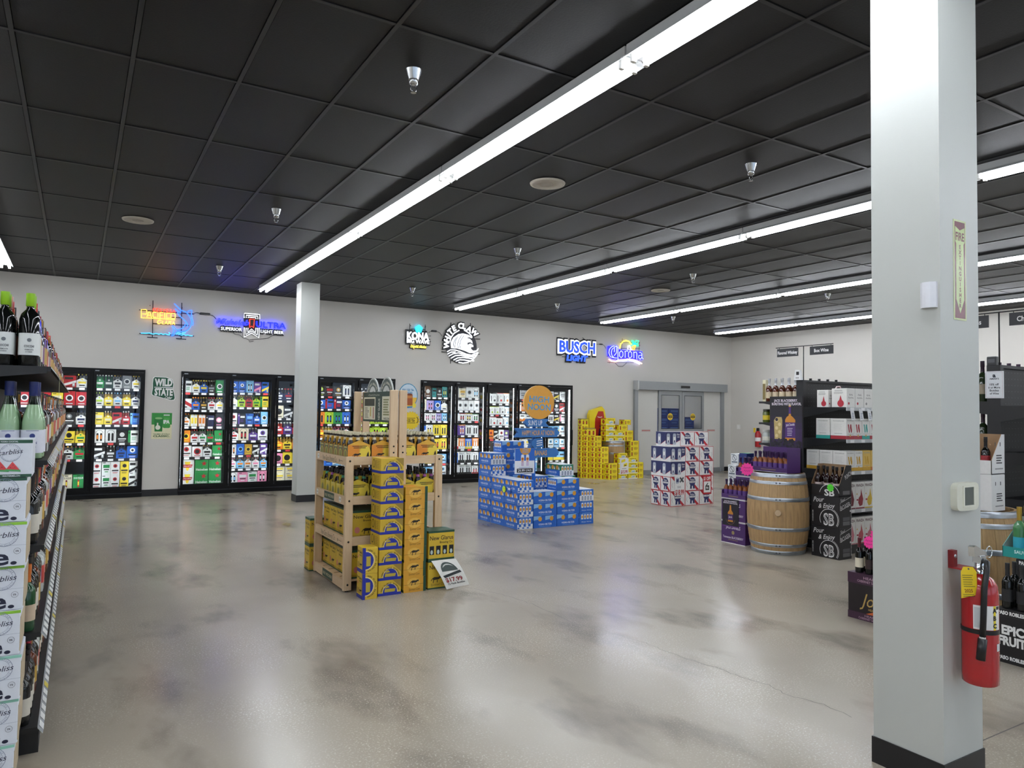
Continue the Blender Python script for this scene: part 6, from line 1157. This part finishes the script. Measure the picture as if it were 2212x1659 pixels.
t = thing('wine_bottle', 'straw-wrapped flask behind the closed white carton', 'bottle', MB().lathe([(.035, 0), (.04, .04), (.036, .1), (.015, .14), (.013, .19)], DKG, n=12), (5.73, 3.0, .882)); part('straw_base', MB().lathe([(.038, 0), (.043, .02), (.043, .07), (.04, .08)], M('c9ae6a', .7), n=12), t)
# black crate of red blend, teal tray of white wine
BK2 = M('131315', .45)
def crate(x, y, z, w_, d, h, label):
    t = thing('wine_crate', label, 'crate', MB().bbox(0, w_, 0, d, 0, h, BK2, .004), (x, y, z), 0, 'black wine crates'); mb = MB(); F = fL(mb, w_, d, h); F.text('EPIC', d*.22, h*.62, .055, PW, .13, .05); F.text('FRUIT.', d*.22, h*.42, .055, PW, .17, .05); F.text('PASO ROBLES', d*.2, h*.1, .022, PW, .15, .05); F.text('RED BLEND', d*.55, h*.1, .018, M('b8b8b8'), .13, .01); F.text('PASO ROBLES', d*.2, h*.93, .022, PW, .15, .05); F.text('RED BLEND', d*.55, h*.93, .018, M('b8b8b8'), .13, .01); F.rect(0, h*.86, d, h*.865, M('3a3a3c')); part('print', mb, t)
crate(5.12, 1.95, 0, .25, .475, .34, 'black crate of red blend wine behind the fire extinguisher')
for i in range(2):
    for j in range(5): bottle('wine_bottle', 'black wine bottle, %s along the %s row on the black crate' % (nth(j+1), ('first', 'second')[i]), 'bottle', ('bk2',), WINE, DKG, (.05, .14, M('1e1e20')), (.24, M('2a2a2c', .4)), (5.17+i*.09, 2.03+j*.085, .342), 'red blend bottles on the crate', sc=.86)
crate(5.4, 1.95, 0, .3, .475, .31, 'lower black crate under the teal wine tray'); crate(5.4, 1.95, .312, .3, .475, .31, 'upper black crate under the teal wine tray')
TL_ = M('1f8f8a', .42); mb = MB(); w_, d = .28, .45
mb.box(0, w_, 0, d, 0, .005, TL_); mb.box(0, .004, 0, d, .005, .07, TL_); mb.box(w_-.004, w_, 0, d, .005, .25, M('9aa8a0')); mb.prism([(0, 0), (w_, 0), (w_, .25), (0, .07)], (0, d, 0), (1,0,0), (0,0,1), .004, M('a8b0a4'), TL_)
t = thing('display_tray', 'teal cardboard tray of green-glass white wine', 'tray', mb, (5.41, 2.06, .624)); mb = MB(); F = Face(mb, (0, d, 0), (0,-1,0), (0,0,1)); F.text('SAUVIGNON BLANC', d*.45, .042, .022, M('d8eeea'), .26, .02); F.rect(d*.3, .014, d*.6, .02, M('8ac4be')); part('lettering', mb, t)
GRG = M('3f7a4a', .08, 0, 0, 0)
for i in range(2):
    for j in range(4): bottle('wine_bottle', 'green wine bottle with turquoise label and gold cap, %s along the %s tray row' % (nth(j+1), ('first', 'second')[i]), 'bottle', ('gw',), WINE, GRG, (.03, .13, M('2aa0b4')), (.24, M('c2a24a', .3, .6)), (5.47+i*.1, 2.13+j*.1, .631), 'white wine bottles in the teal tray')
t = thing('wine_carton', 'white and yellow carton with a dark bottle at the picture edge', 'carton', MB().bbox(5.9, 6.08, 2.1, 2.42, 0, .98, M('e2e0d8'), .004)); part('print', MB().box(5.8985, 5.8995, 2.12, 2.42, .9, .95, M('d8c02a')), t)
bottle('wine_bottle', 'dark wine bottle standing on the white and yellow carton', 'bottle', ('wy',), WINE, DKG, (.03, .12, M('e0dccc')), (.24, M('18181a', .4)), (5.97, 2.34, .981), None)
# wine crate with tall dark bottles left of the pillar
JP = M('3a2036', .45); JD_ = M('1a1418', .45)
t = thing('wine_crate', 'dark purple wine crate with gold script beside the pillar', 'crate', MB().bbox(0, .3, 0, .45, 0, .29, JD_, .004).box(-.001, .301, -.001, .451, .27, .35, JP), (5.19, 3.06, 0)); mb = MB(); F = Face(mb, (-.001, .45, 0), (0,-1,0), (0,0,1)); GD = M('b0914e'); F.text('HEARTH', .2, .322, .02, M('a88a9a'), .14, .01); F.text('CABERNET SAUVIGNON', .2, .295, .018, M('a88a9a'), .24, .01); F.text('Josh', .21, .16, .1, GD, .22, 0, .35); F.text('HEARTH', .21, .09, .016, GD, .08); F.rect(0, 0, .45, .055, JP); F.text('HEARTH', .2, .038, .016, M('a88a9a'), .12, .01); F.text('CABERNET SAUVIGNON', .2, .017, .016, M('a88a9a'), .22, .01); F.poly([(.15, .055), (.26, .055), (.22, .085), (.19, .07)], M('c9622a')); part('lettering', mb, t)
for i in range(3):
    for j in range(1 if i == 2 else 0, 5): bottle('wine_bottle', 'red-topped wine bottle with %s label, %s along row %s of the purple crate' % (('cream', 'black')[j % 2 == 0 and 1 or 0] if False else ('black' if j < 4 else 'cream'), nth(j+1), ('one', 'two', 'three')[i]), 'bottle', ('jo', j < 4), WINE, DKG, (.05, .14, M('2a1a1a' if j < 4 else 'd8cfb8')), (.24, M('5a1f2a', .4)), (5.235+i*.085, 3.11+j*.083, .351), 'bottles in the purple crate', sc=.8)
for k, (y, z, r) in enumerate(((3.27, .66, .055), (3.33, .60, .05))):
    t = thing('price_tag', 'hot pink starburst tag on the red-topped wine bottles, %s one' % ('upper', 'lower')[k], 'tag', burst(24, r*.8, r, PKB, (5.19-.0015*k, y, z), (0,-1,0), (0,0,1))); mb = MB(); F = Face(mb, (5.188-.0015*k, y, z), (0,-1,0), (0,0,1)); F.scrib(0, .012, .06, .014, M('5a1030')); F.scrib(0, -.014, .05, .012, M('5a1030')); part('lettering', mb, t)
bottle('wine_bottle', 'tall wine bottle with cream label beside the pink tags', 'bottle', ('jt',), WINE, DKG, (.05, .14, M('d8cfb8')), (.24, M('18181a', .4)), (5.44, 3.1, .612), None)
thing('wine_crate', 'inner riser block of the purple wine crate display', 'crate', MB().bbox(5.4, 5.485, 3.065, 3.15, .352, .611, JD_, .003))

# ================================================================ ON THE WHITE PILLAR
PY = 1.685
RED = M('a8161c', .22, 0, 0, .03, .4)
ex = thing('fire_extinguisher', 'red fire extinguisher with black hose hung on the white pillar', 'fire extinguisher', None, (3.262, 1.602, 0))
part('cylinder', MB().lathe([(.06, .458), (.067, .464), (.068, .5), (.068, .83), (.064, .865), (.05, .89), (.03, .905), (.024, .91)], RED, n=28), ex)
part('valve', MB().lathe([(.024, .91), (.024, .925), (.018, .93), (.018, .965)], CHROME, n=12).bbox(-.02, .02, -.02, .02, .955, .985, CHROME, .004), ex)
part('lever', MB().prism([(-.06, 0), (.03, 0), (.03, .012), (-.05, .045), (-.065, .04)], (0, .012, .985), (1, 0, 0), (0, 0, 1), .024, CHROME), ex); part('handle', MB().tube([(.015, 0, .955), (.055, 0, .95), (.06, 0, .915), (.045, 0, .905)], .006, CHROME, 6), ex)
part('pull_ring', MB().tube([(.055+.024*math.cos(a), -.012, .995+.024*math.sin(a)) for a in [2*math.pi*k/16 for k in range(16)]], .002, CHROME, 5, True), ex)
part('hose', MB().tube([(.0, -.02, .965), (-.02, -.04, .962), (-.05, -.052, .93), (-.066, -.05, .86), (-.069, -.048, .76), (-.07, -.044, .665)], .012, BLACK, 8), ex)
part('nozzle', MB().tube([(-.07, -.044, .668), (-.07, -.044, .66)], .0125, M('cfcfca', .4), 8).tube([(-.07, -.044, .66), (-.079, -.04, .575)], .017, BLACK, 10), ex)
part('strap', MB().lathe([(.0695, .672), (.0695, .69)], BLACK, n=28, cap=False), ex)
def cyl_patch(a0, a1, z0, z1, m, r=.0688, n=8):
    mb = MB(); vs = [(r*math.cos(a0+(a1-a0)*i/n), r*math.sin(a0+(a1-a0)*i/n), z) for z in (z0, z1) for i in range(n+1)]; mb.add(vs, [(i, i+1, n+2+i, n+1+i) for i in range(n)], m, True); return mb
A0 = math.atan2(-1.6, -3.26)
lb = part('label', cyl_patch(A0-.35, A0+1.25, .692, .79, PW), ex)
part('print', cyl_patch(A0+.75, A0+.92, .692, .79, M('e6d02a'), .0691, 3), lb); part('print', cyl_patch(A0-.3, A0+.1, .7, .782, M('c4c8ca'), .0691, 4), lb); part('print', cyl_patch(A0+.95, A0+1.22, .775, .788, BLACK, .0691, 3), lb)
mb = MB(); aa = A0+.83; F = Face(mb, (.0693*math.cos(aa), .0693*math.sin(aa), 0), (-math.sin(aa), math.cos(aa), 0), (0, 0, 1)); [F.text(c, 0, z, .018, BLACK, None, .05) for c, z in (('A', .772), ('B', .741), ('C', .71))]; part('lettering', mb, lb)
part('triangle_sticker', cyl_patch(A0+1.0, A0+1.35, .605, .635, M('d8dada'), .0688, 3), ex)
tg = part('inspection_tag', MB().prism([(-.038, -.13), (.03, -.115), (.04, -.02), (.028, .0), (-.012, 0), (-.024, -.02)], (-.098, .004, .945), (.857, -.515, 0), (-.12, .07, .99), .0012, M('e8c81e', .5)), ex)
mb = MB(); F = Face(mb, Vector((-.098, .004, .945)) + Vector((-.51, -.85, -.1))*.0018, (.857, -.515, 0), (-.12, .07, .99)); F.text('2025', -.004, -.098, .014, M('8a3a1a'), .034, .02); F.lines(-.022, .026, -.085, -.03, 6, M('5a5a2a'), 3, .25); F.lines(-.03, .02, -.125, -.11, 2, M('6a6a2a'), 4, .3); F.circ(.008, -.008, .004, M('55585a'), n=8); part('print', mb, tg)
bk = part('wall_bracket', MB().box(-.085, -.055, .06, .083, .93, 1.0, M('7a1218', .5)).box(-.085, .0, .0, .083, .925, .932, M('8f1a20', .4)), ex); part('screw', MB().lathe([(.009, 0), (.006, .003)], M('b0b4b6', .3, 1), n=8), bk, (-.07, .06, .975)).rotation_euler = (math.pi/2, 0, 0)
# arrow sign
t = thing('safety_sign', 'vertical fire extinguisher arrow sign on the white pillar', 'sign', MB().box(3.24, 3.34, PY-.002, PY, 1.985, 2.425, M('c4cf9a', .25))); MR = M('6a2436', .25); PG = M('b9c98a', .25)
mb = MB(); F = Face(mb, (3.24, PY-.002, 1.985), (1,0,0), (0,0,1)); F.rect(.008, .008, .092, .432, MR); F.poly([(.05, .03), (.082, .09), (.08, .335), (.088, .345), (.088, .41), (.05, .395), (.012, .41), (.012, .345), (.02, .335), (.018, .09)], PG); F.text('FIRE', .05, .368, .036, MR, .068, .03)
for i, c in enumerate('EXTINGUISHER'): F.text(c, .05, .322-i*.0235, .018, MR, None, .04); F.k -= .5
part('lettering', mb, t)
# thermostat
th = thing('thermostat', 'cream wall thermostat with grey display on the white pillar', 'thermostat', MB().prism([(.0875*math.copysign(abs(math.cos(2*math.pi*i/28))**.35, math.cos(2*math.pi*i/28)), .06*math.copysign(abs(math.sin(2*math.pi*i/28))**.35, math.sin(2*math.pi*i/28))) for i in range(28)], (3.288, PY, 1.222), (1,0,0), (0,0,1), .028, M('dcdccb', .4))); part('screen', MB().box(3.255, 3.33, PY-.0295, PY-.028, 1.185, 1.262, M('59605a', .25)), th); fm = MB(); [fm.box(a, b, PY-.032, PY-.028, c, d, M('e2e2d2', .4)) for a, b, c, d in ((3.245, 3.34, 1.262, 1.27), (3.245, 3.34, 1.177, 1.185), (3.245, 3.255, 1.185, 1.262), (3.33, 3.34, 1.185, 1.262))]; part('bezel', fm, th)
# motion sensor
mb = MB(); mb.prism([(0, 0), (.0, .055), (.012, .066), (.03, .07), (.045, .066), (.05, .055), (.05, 0)] and [(0, 0), (.067, 0), (.067, .012), (.05, .028), (.033, .032), (.017, .028), (0, .012)], (3.135, 1.763, 2.14), (0, -1, 0), (-1, 0, 0), .11, M('e6e8ee', .25)); sn = thing('motion_sensor', 'small white curved motion sensor on the side of the pillar', 'sensor', mb); part('lens', MB().box(3.12, 3.13, 1.71, 1.75, 2.134, 2.14, M('9a9a92')), sn)

# ================================================================ LONG BOTTLE SHELVING
SX, SY0, SY1 = -.11, 3.9, 10.8; SZ = [1.735, 1.31, .93, .54, .12]; CLEAR = M('b4b9bc', .15); TAGM = M('e6e8e6', .4)
ls = thing('shelving_unit', 'long black shelving packed with liquor and wine bottles along the aisle', 'shelving')
part('back_panel', MB().box(SX-.62, SX-.57, SY0, SY1, 0, 1.95, GBD), ls); part('end_upright', MB().box(SX-.63, SX-.56, SY0-.03, SY0, 0, 1.95, GB), ls); part('base_deck', MB().box(SX-.57, SX+.005, SY0+.02, SY1, 0, .1, GB), ls)
for k, z in enumerate(SZ):
    s = part('shelf', MB().box(SX-.57, SX, SY0, SY1, z-.022, z, GB), ls)
    if k < 4: part('bracket', MB().prism([(0, 0), (.55, 0), (.55, -.03), (.1, -.085), (0, -.1)][::-1], (SX-.565, SY0, z), (1, 0, 0), (0, 0, 1), .004, GB), s)
    r = part('price_rail', MB().prism([(0, 0), (.022, -.03), (.02, -.033), (0, -.006)][::-1], (SX, SY1, z), (1, 0, 0), (0, 0, 1), SY1-SY0, CLEAR), s)
    tg = MB(); n = int((SY1-SY0)/.11)
    for i in range(n):
        y = SY0+.03+i*.11; e = .0015; tg.add([(SX+.004+e, y, z-.005+e), (SX+.004+e, y+.07, z-.005+e), (SX+.021+e, y+.07, z-.029+e), (SX+.021+e, y, z-.029+e)], [(0, 3, 2, 1)], TAGM if (i*7+k) % 13 else M('d8c64a'))
    part('price_tag', tg, s, kind='stuff')
KINDS = {}
def kd(code, nm, words_, prof, glass, lab, cap, sc=1.0): KINDS[code] = (nm, words_, prof, glass, lab, cap, sc)
COC = [(.038, 0), (.041, .01), (.041, .215), (.034, .24), (.0155, .262), (.0145, .275), (.017, .277), (.0175, .335)]
DOL = [(.043, 0), (.0455, .01), (.0455, .17), (.04, .2), (.02, .27), (.016, .29), (.0185, .292), (.0185, .355)]
SQ = [(.042, 0), (.043, .01), (.043, .19), (.03, .21), (.013, .225), (.013, .26), (.017, .262), (.017, .3)]
VG = m_glass('pale_green_glass', (.78, .88, .78), 1.45, .03)
kd('A', 'vermouth_bottle', 'lime-capped dark bottle with white label', COC, DKG, (.05, .15, M('dfe3e0')), (.275, M('8fc21e', .4)), 1)
kd('B', 'vermouth_bottle', 'pale green bottle with navy cap', DOL, VG, (.03, .135, M('d9dbe6')), (.29, M('1f2c64', .35)), 1)
kd('C', 'wine_bottle', 'red-capped dark bottle with orange label', COC, DKG, (.05, .15, M('cfa26a')), (.275, M('c0281e', .4)), .96)
kd('D', 'wine_bottle', 'black bottle with pale label', WINE, DKG, (.05, .14, M('cfcabc')), (.24, M('1c1a1c', .4)), .95)
kd('E', 'liquor_bottle', 'amber bottle with gold cap', SQ, M('5f2a0c', .06, 0, 0, 0), (.05, .14, M('b9963e')), (.26, M('b8923a', .3, .5)), 1)
kd('F', 'liquor_bottle', 'clear bottle with silver cap', SQ, CLR, (.05, .15, M('b8433a')), (.26, M('c4c8ca', .3, .6)), .95)
kd('G', 'wine_bottle', 'purple-labelled dark bottle', WINE, DKG, (.05, .15, M('7a4a78')), (.24, M('a02a3a', .4)), .92)
kd('H', 'liquor_bottle', 'green glass liquor bottle', WINE, M('1f4a2a', .06, 0, 0, 0), (.05, .13, M('c8b49a')), (.24, M('d0702a', .4)), .9)
kd('I', 'wine_bottle', 'salmon-capped dark bottle with peach label', COC, DKG, (.05, .15, M('d8a890')), (.275, M('d89a8a', .4)), 1)
seqs = ['AAICHDDGGEEDDFFHHDDGGCCEE', 'BBDDEDDFFGDHHDDEEDDFF', 'DDHDDEGGDDFFEEHHDDGG', 'HDDDEDDGGFFDDHHEEDDGG', 'DDDDGEDDFFHHDDEEGGDDEE']
snm = ['top', 'second', 'third', 'fourth', 'bottom']
for k, z in enumerate(SZ):
    y = SY0 + (.075 if k < 2 else .06); n = 0; step = .088 if k != 1 else .098
    while y < SY1 - .05 and n < 74:
        c = seqs[k][n % len(seqs[k])] if n < len(seqs[k]) else seqs[k][3:][(n*5//2) % (len(seqs[k])-3)]
        nm, words_, prof, glass, lab, cap, sc = KINDS[c]; n += 1
        X = SX-.062-(0 if k else .03)
        bottle(nm, '%s, %s along the %s shelf of bottle shelving' % (words_, nth(n), snm[k]), 'bottle', ('ls', c), prof, glass, lab, cap, (X + R.uniform(-.003, .003), y, z+.001), 'front-row bottles on the long shelving', 12 if n < 8 else 8, sc if k < 4 else sc*.9)
        if n <= (6 if k < 2 else 2):
            for q in (1, 2): bottle(nm, '%s, %s along the %s bottle shelf, %s file back' % (words_, nth(n), snm[k], nth(q+1)), 'bottle', ('ls', c), prof, glass, lab, cap, (X-.094*q, y, z+.001), 'second-file bottles on the long shelving', 12, sc)
        y += step * (1 if n < 30 else 1.35)
# hanging tags on the rails
for i, (y, z) in enumerate(((4.4, 1.72), (5.3, 1.295), (5.0, .915), (6.1, .525))):
    t = thing('shelf_talker', 'pale hanging shelf tag on the bottle shelving, %s from the top' % nth(i+1), 'tag', MB().prism([(0, 0), (.05, -.01), (.06, -.12), (.012, -.125)], (SX+.024, y, z), (0, 1, 0), (0, 0, 1), .0015, M('c9cca8'))); part('print', MB().box(SX+.0256, SX+.0262, y+.02, y+.045, z-.1, z-.04, M('8a8a6a')), t)
# white cocktail cases stacked at the shelving end
CW = M('dfe4ec', .45); CI = M('20243c', .45); CK = M('b8a88c', .7); CG = M('24503c', .45); CLM = M('8cc43a', .45); CTL = M('8fc8b4', .45); CRG = M('8a93a8', .45)
def cbp(top):
    def f():
        mb = MB(); w_, h = .42, .178; F = Face(mb, (0, 0, 0), (1,0,0), (0,0,1)); F.rect(0, h-.012, w_, h, top); F.rect(0, h*.47, w_, h*.475, CRG)
        cx, cy = w_-.075, h*.72; F.ring(cx, cy, .047, .002, CRG, 20); F.ring(cx, cy, .037, .001, CRG, 20); F.text('carbliss', cx, cy, .022, CI, .1, .0, .3, .08, res=3)
        F.arc('Hand Crafted', cx, cy, .042, .008, CRG, 2.5, .6, .0); F.arc('Premium Cocktail', cx, cy, .042, -.008, CRG, -2.6, -.5, .0)
        F.text('care.', w_-.16, h*.23, .066, CI, .26, .02, res=3); F.ring(w_-.03, h*.34, .012, .001, CI, 14); F.text('5%', w_-.03, h*.34, .007, CI)
        F = Face(mb, (w_, 0, 0), (0,1,0), (0,0,1)); F.rect(.02, .02, .26, h-.02, CW); return mb
    return f
def cbody():
    mb = MB(); mb.bbox(0, .42, 0, .28, 0, .178, CW, .004); mb.box(.4165, .4215, .003, .277, .01, .15, CK); return mb
for k in range(7):
    tp = (CG, CLM, CLM, CLM, CTL, CTL, CTL)[6-k]
    t = thing('cocktail_case', 'white cocktail case with %s top edge, %s from floor at the shelving end' % (('dark green', 'lime', 'lime', 'lime', 'aqua', 'aqua', 'aqua')[6-k], nth(k+1)), 'cocktail case', cached('cb', cbody), (-.59 + (-.008, .0, .004, -.004, .002, .006, .0)[k], 3.6 + (.0, .006, -.004, .0, .012, -.006, .0)[k], k*.1803), 0, 'white cocktail cases'); part('print', cached(('cbp', (CG, CLM, CTL).index(tp)), cbp(tp)), t)
t = thing('cocktail_carton', 'white carton with watermelon slices topping the cocktail cases', 'cocktail carton', MB().bbox(0, .3, 0, .24, 0, .153, CW, .003), (-.455, 3.6, 1.2625)); mb = MB(); F = Face(mb, (0, 0, 0), (1,0,0), (0,0,1)); w_, h = .3, .153
F.rect(0, h-.014, w_, h, CG); F.rect(0, 0, w_, .012, CG); F.text('WATERMELON', w_-.07, .006, .007, CW, .06); F.text('VODKA COCKTAIL', w_-.08, h-.007, .006, CW, .06)
cx, cy = .225, .1; F.ring(cx, cy, .036, .0015, CRG, 20); F.arc('Hand Crafted', cx, cy, .032, .007, CRG, 2.6, .5, 0); F.arc('Premium Cocktail', cx, cy, .032, -.007, CRG, -2.6, -.5, 0); F.text('carbliss', cx, cy+.004, .02, CI, .085, 0, .3, .12, res=3)
for x, s in ((.19, 1), (.235, .85)): F.poly([(x-.03*s, .03), (x+.03*s, .026), (x-.002, .03+.04*s)], M('d84a4e')); F.poly([(x-.032*s, .027), (x+.032*s, .022), (x+.03*s, .03), (x-.03*s, .034)], M('4a9a5a')); [F.circ(x+dx*s, .04+dz*s, .0018, CI, n=5) for dx, dz in ((-.01, 0), (.008, .002), (0, .012))]
for i, s in enumerate(('0', '0', '100', 'GF')): z = .115-i*.026; F.rect(.125, z-.01, .145, z+.01, CI); F.text(s, .135, z, .009, CW)
F.text('5%', .145, .128, .01, CI); F.text('VODKA', .155, .024, .007, CRG); F.text('COCKTAIL', .16, .016, .007, CRG); part('print', mb, t)
# lettering and filling of the nearest vermouth bottles
WIN = M('c8cfae', .2)
for o in [o for o in COL.objects if o.name.startswith('vermouth_bottle')]:
    navy = 'navy' in o['label']; first = ', first' in o['label'] or ', second along' in o['label']
    if navy: part('wine_fill', cached('wfill', lambda: MB().lathe([(.04, .006), (.0425, .012), (.0425, .168), (.037, .2), (.022, .25)], M('b9c8b0', .2, 0, 0, 0), n=14)), o)
    if first:
        def lt(nv=navy):
            mb = MB(); r = .0468 if nv else .0425; an = math.atan2(-4, .2)
            F = Face(mb, (r*math.cos(an), r*math.sin(an), .09), (-math.sin(an), math.cos(an), 0), (0, 0, 1)); ink = M('2c3a7a' if nv else '22282c')
            if nv: F.text('DOLIN', 0, -.012, .011, ink, .036); F.text('VERMOUTH', 0, -.032, .006, ink, .03); F.circ(0, .018, .011, ink, n=10); F.rect(-.024, .04, .024, .042, ink)
            else: F.text('COCCHI', 0, -.0, .01, ink, .038, .03); F.text('VERMOUTH', 0, -.016, .006, ink, .034); F.text('DI TORINO', 0, -.026, .005, ink, .026); F.circ(0, .028, .009, M('6a7074'), n=8)
            return mb
        part('lettering', cached(('vlt', navy), lt), o).rotation_euler = (0, 0, -o.rotation_euler.z)
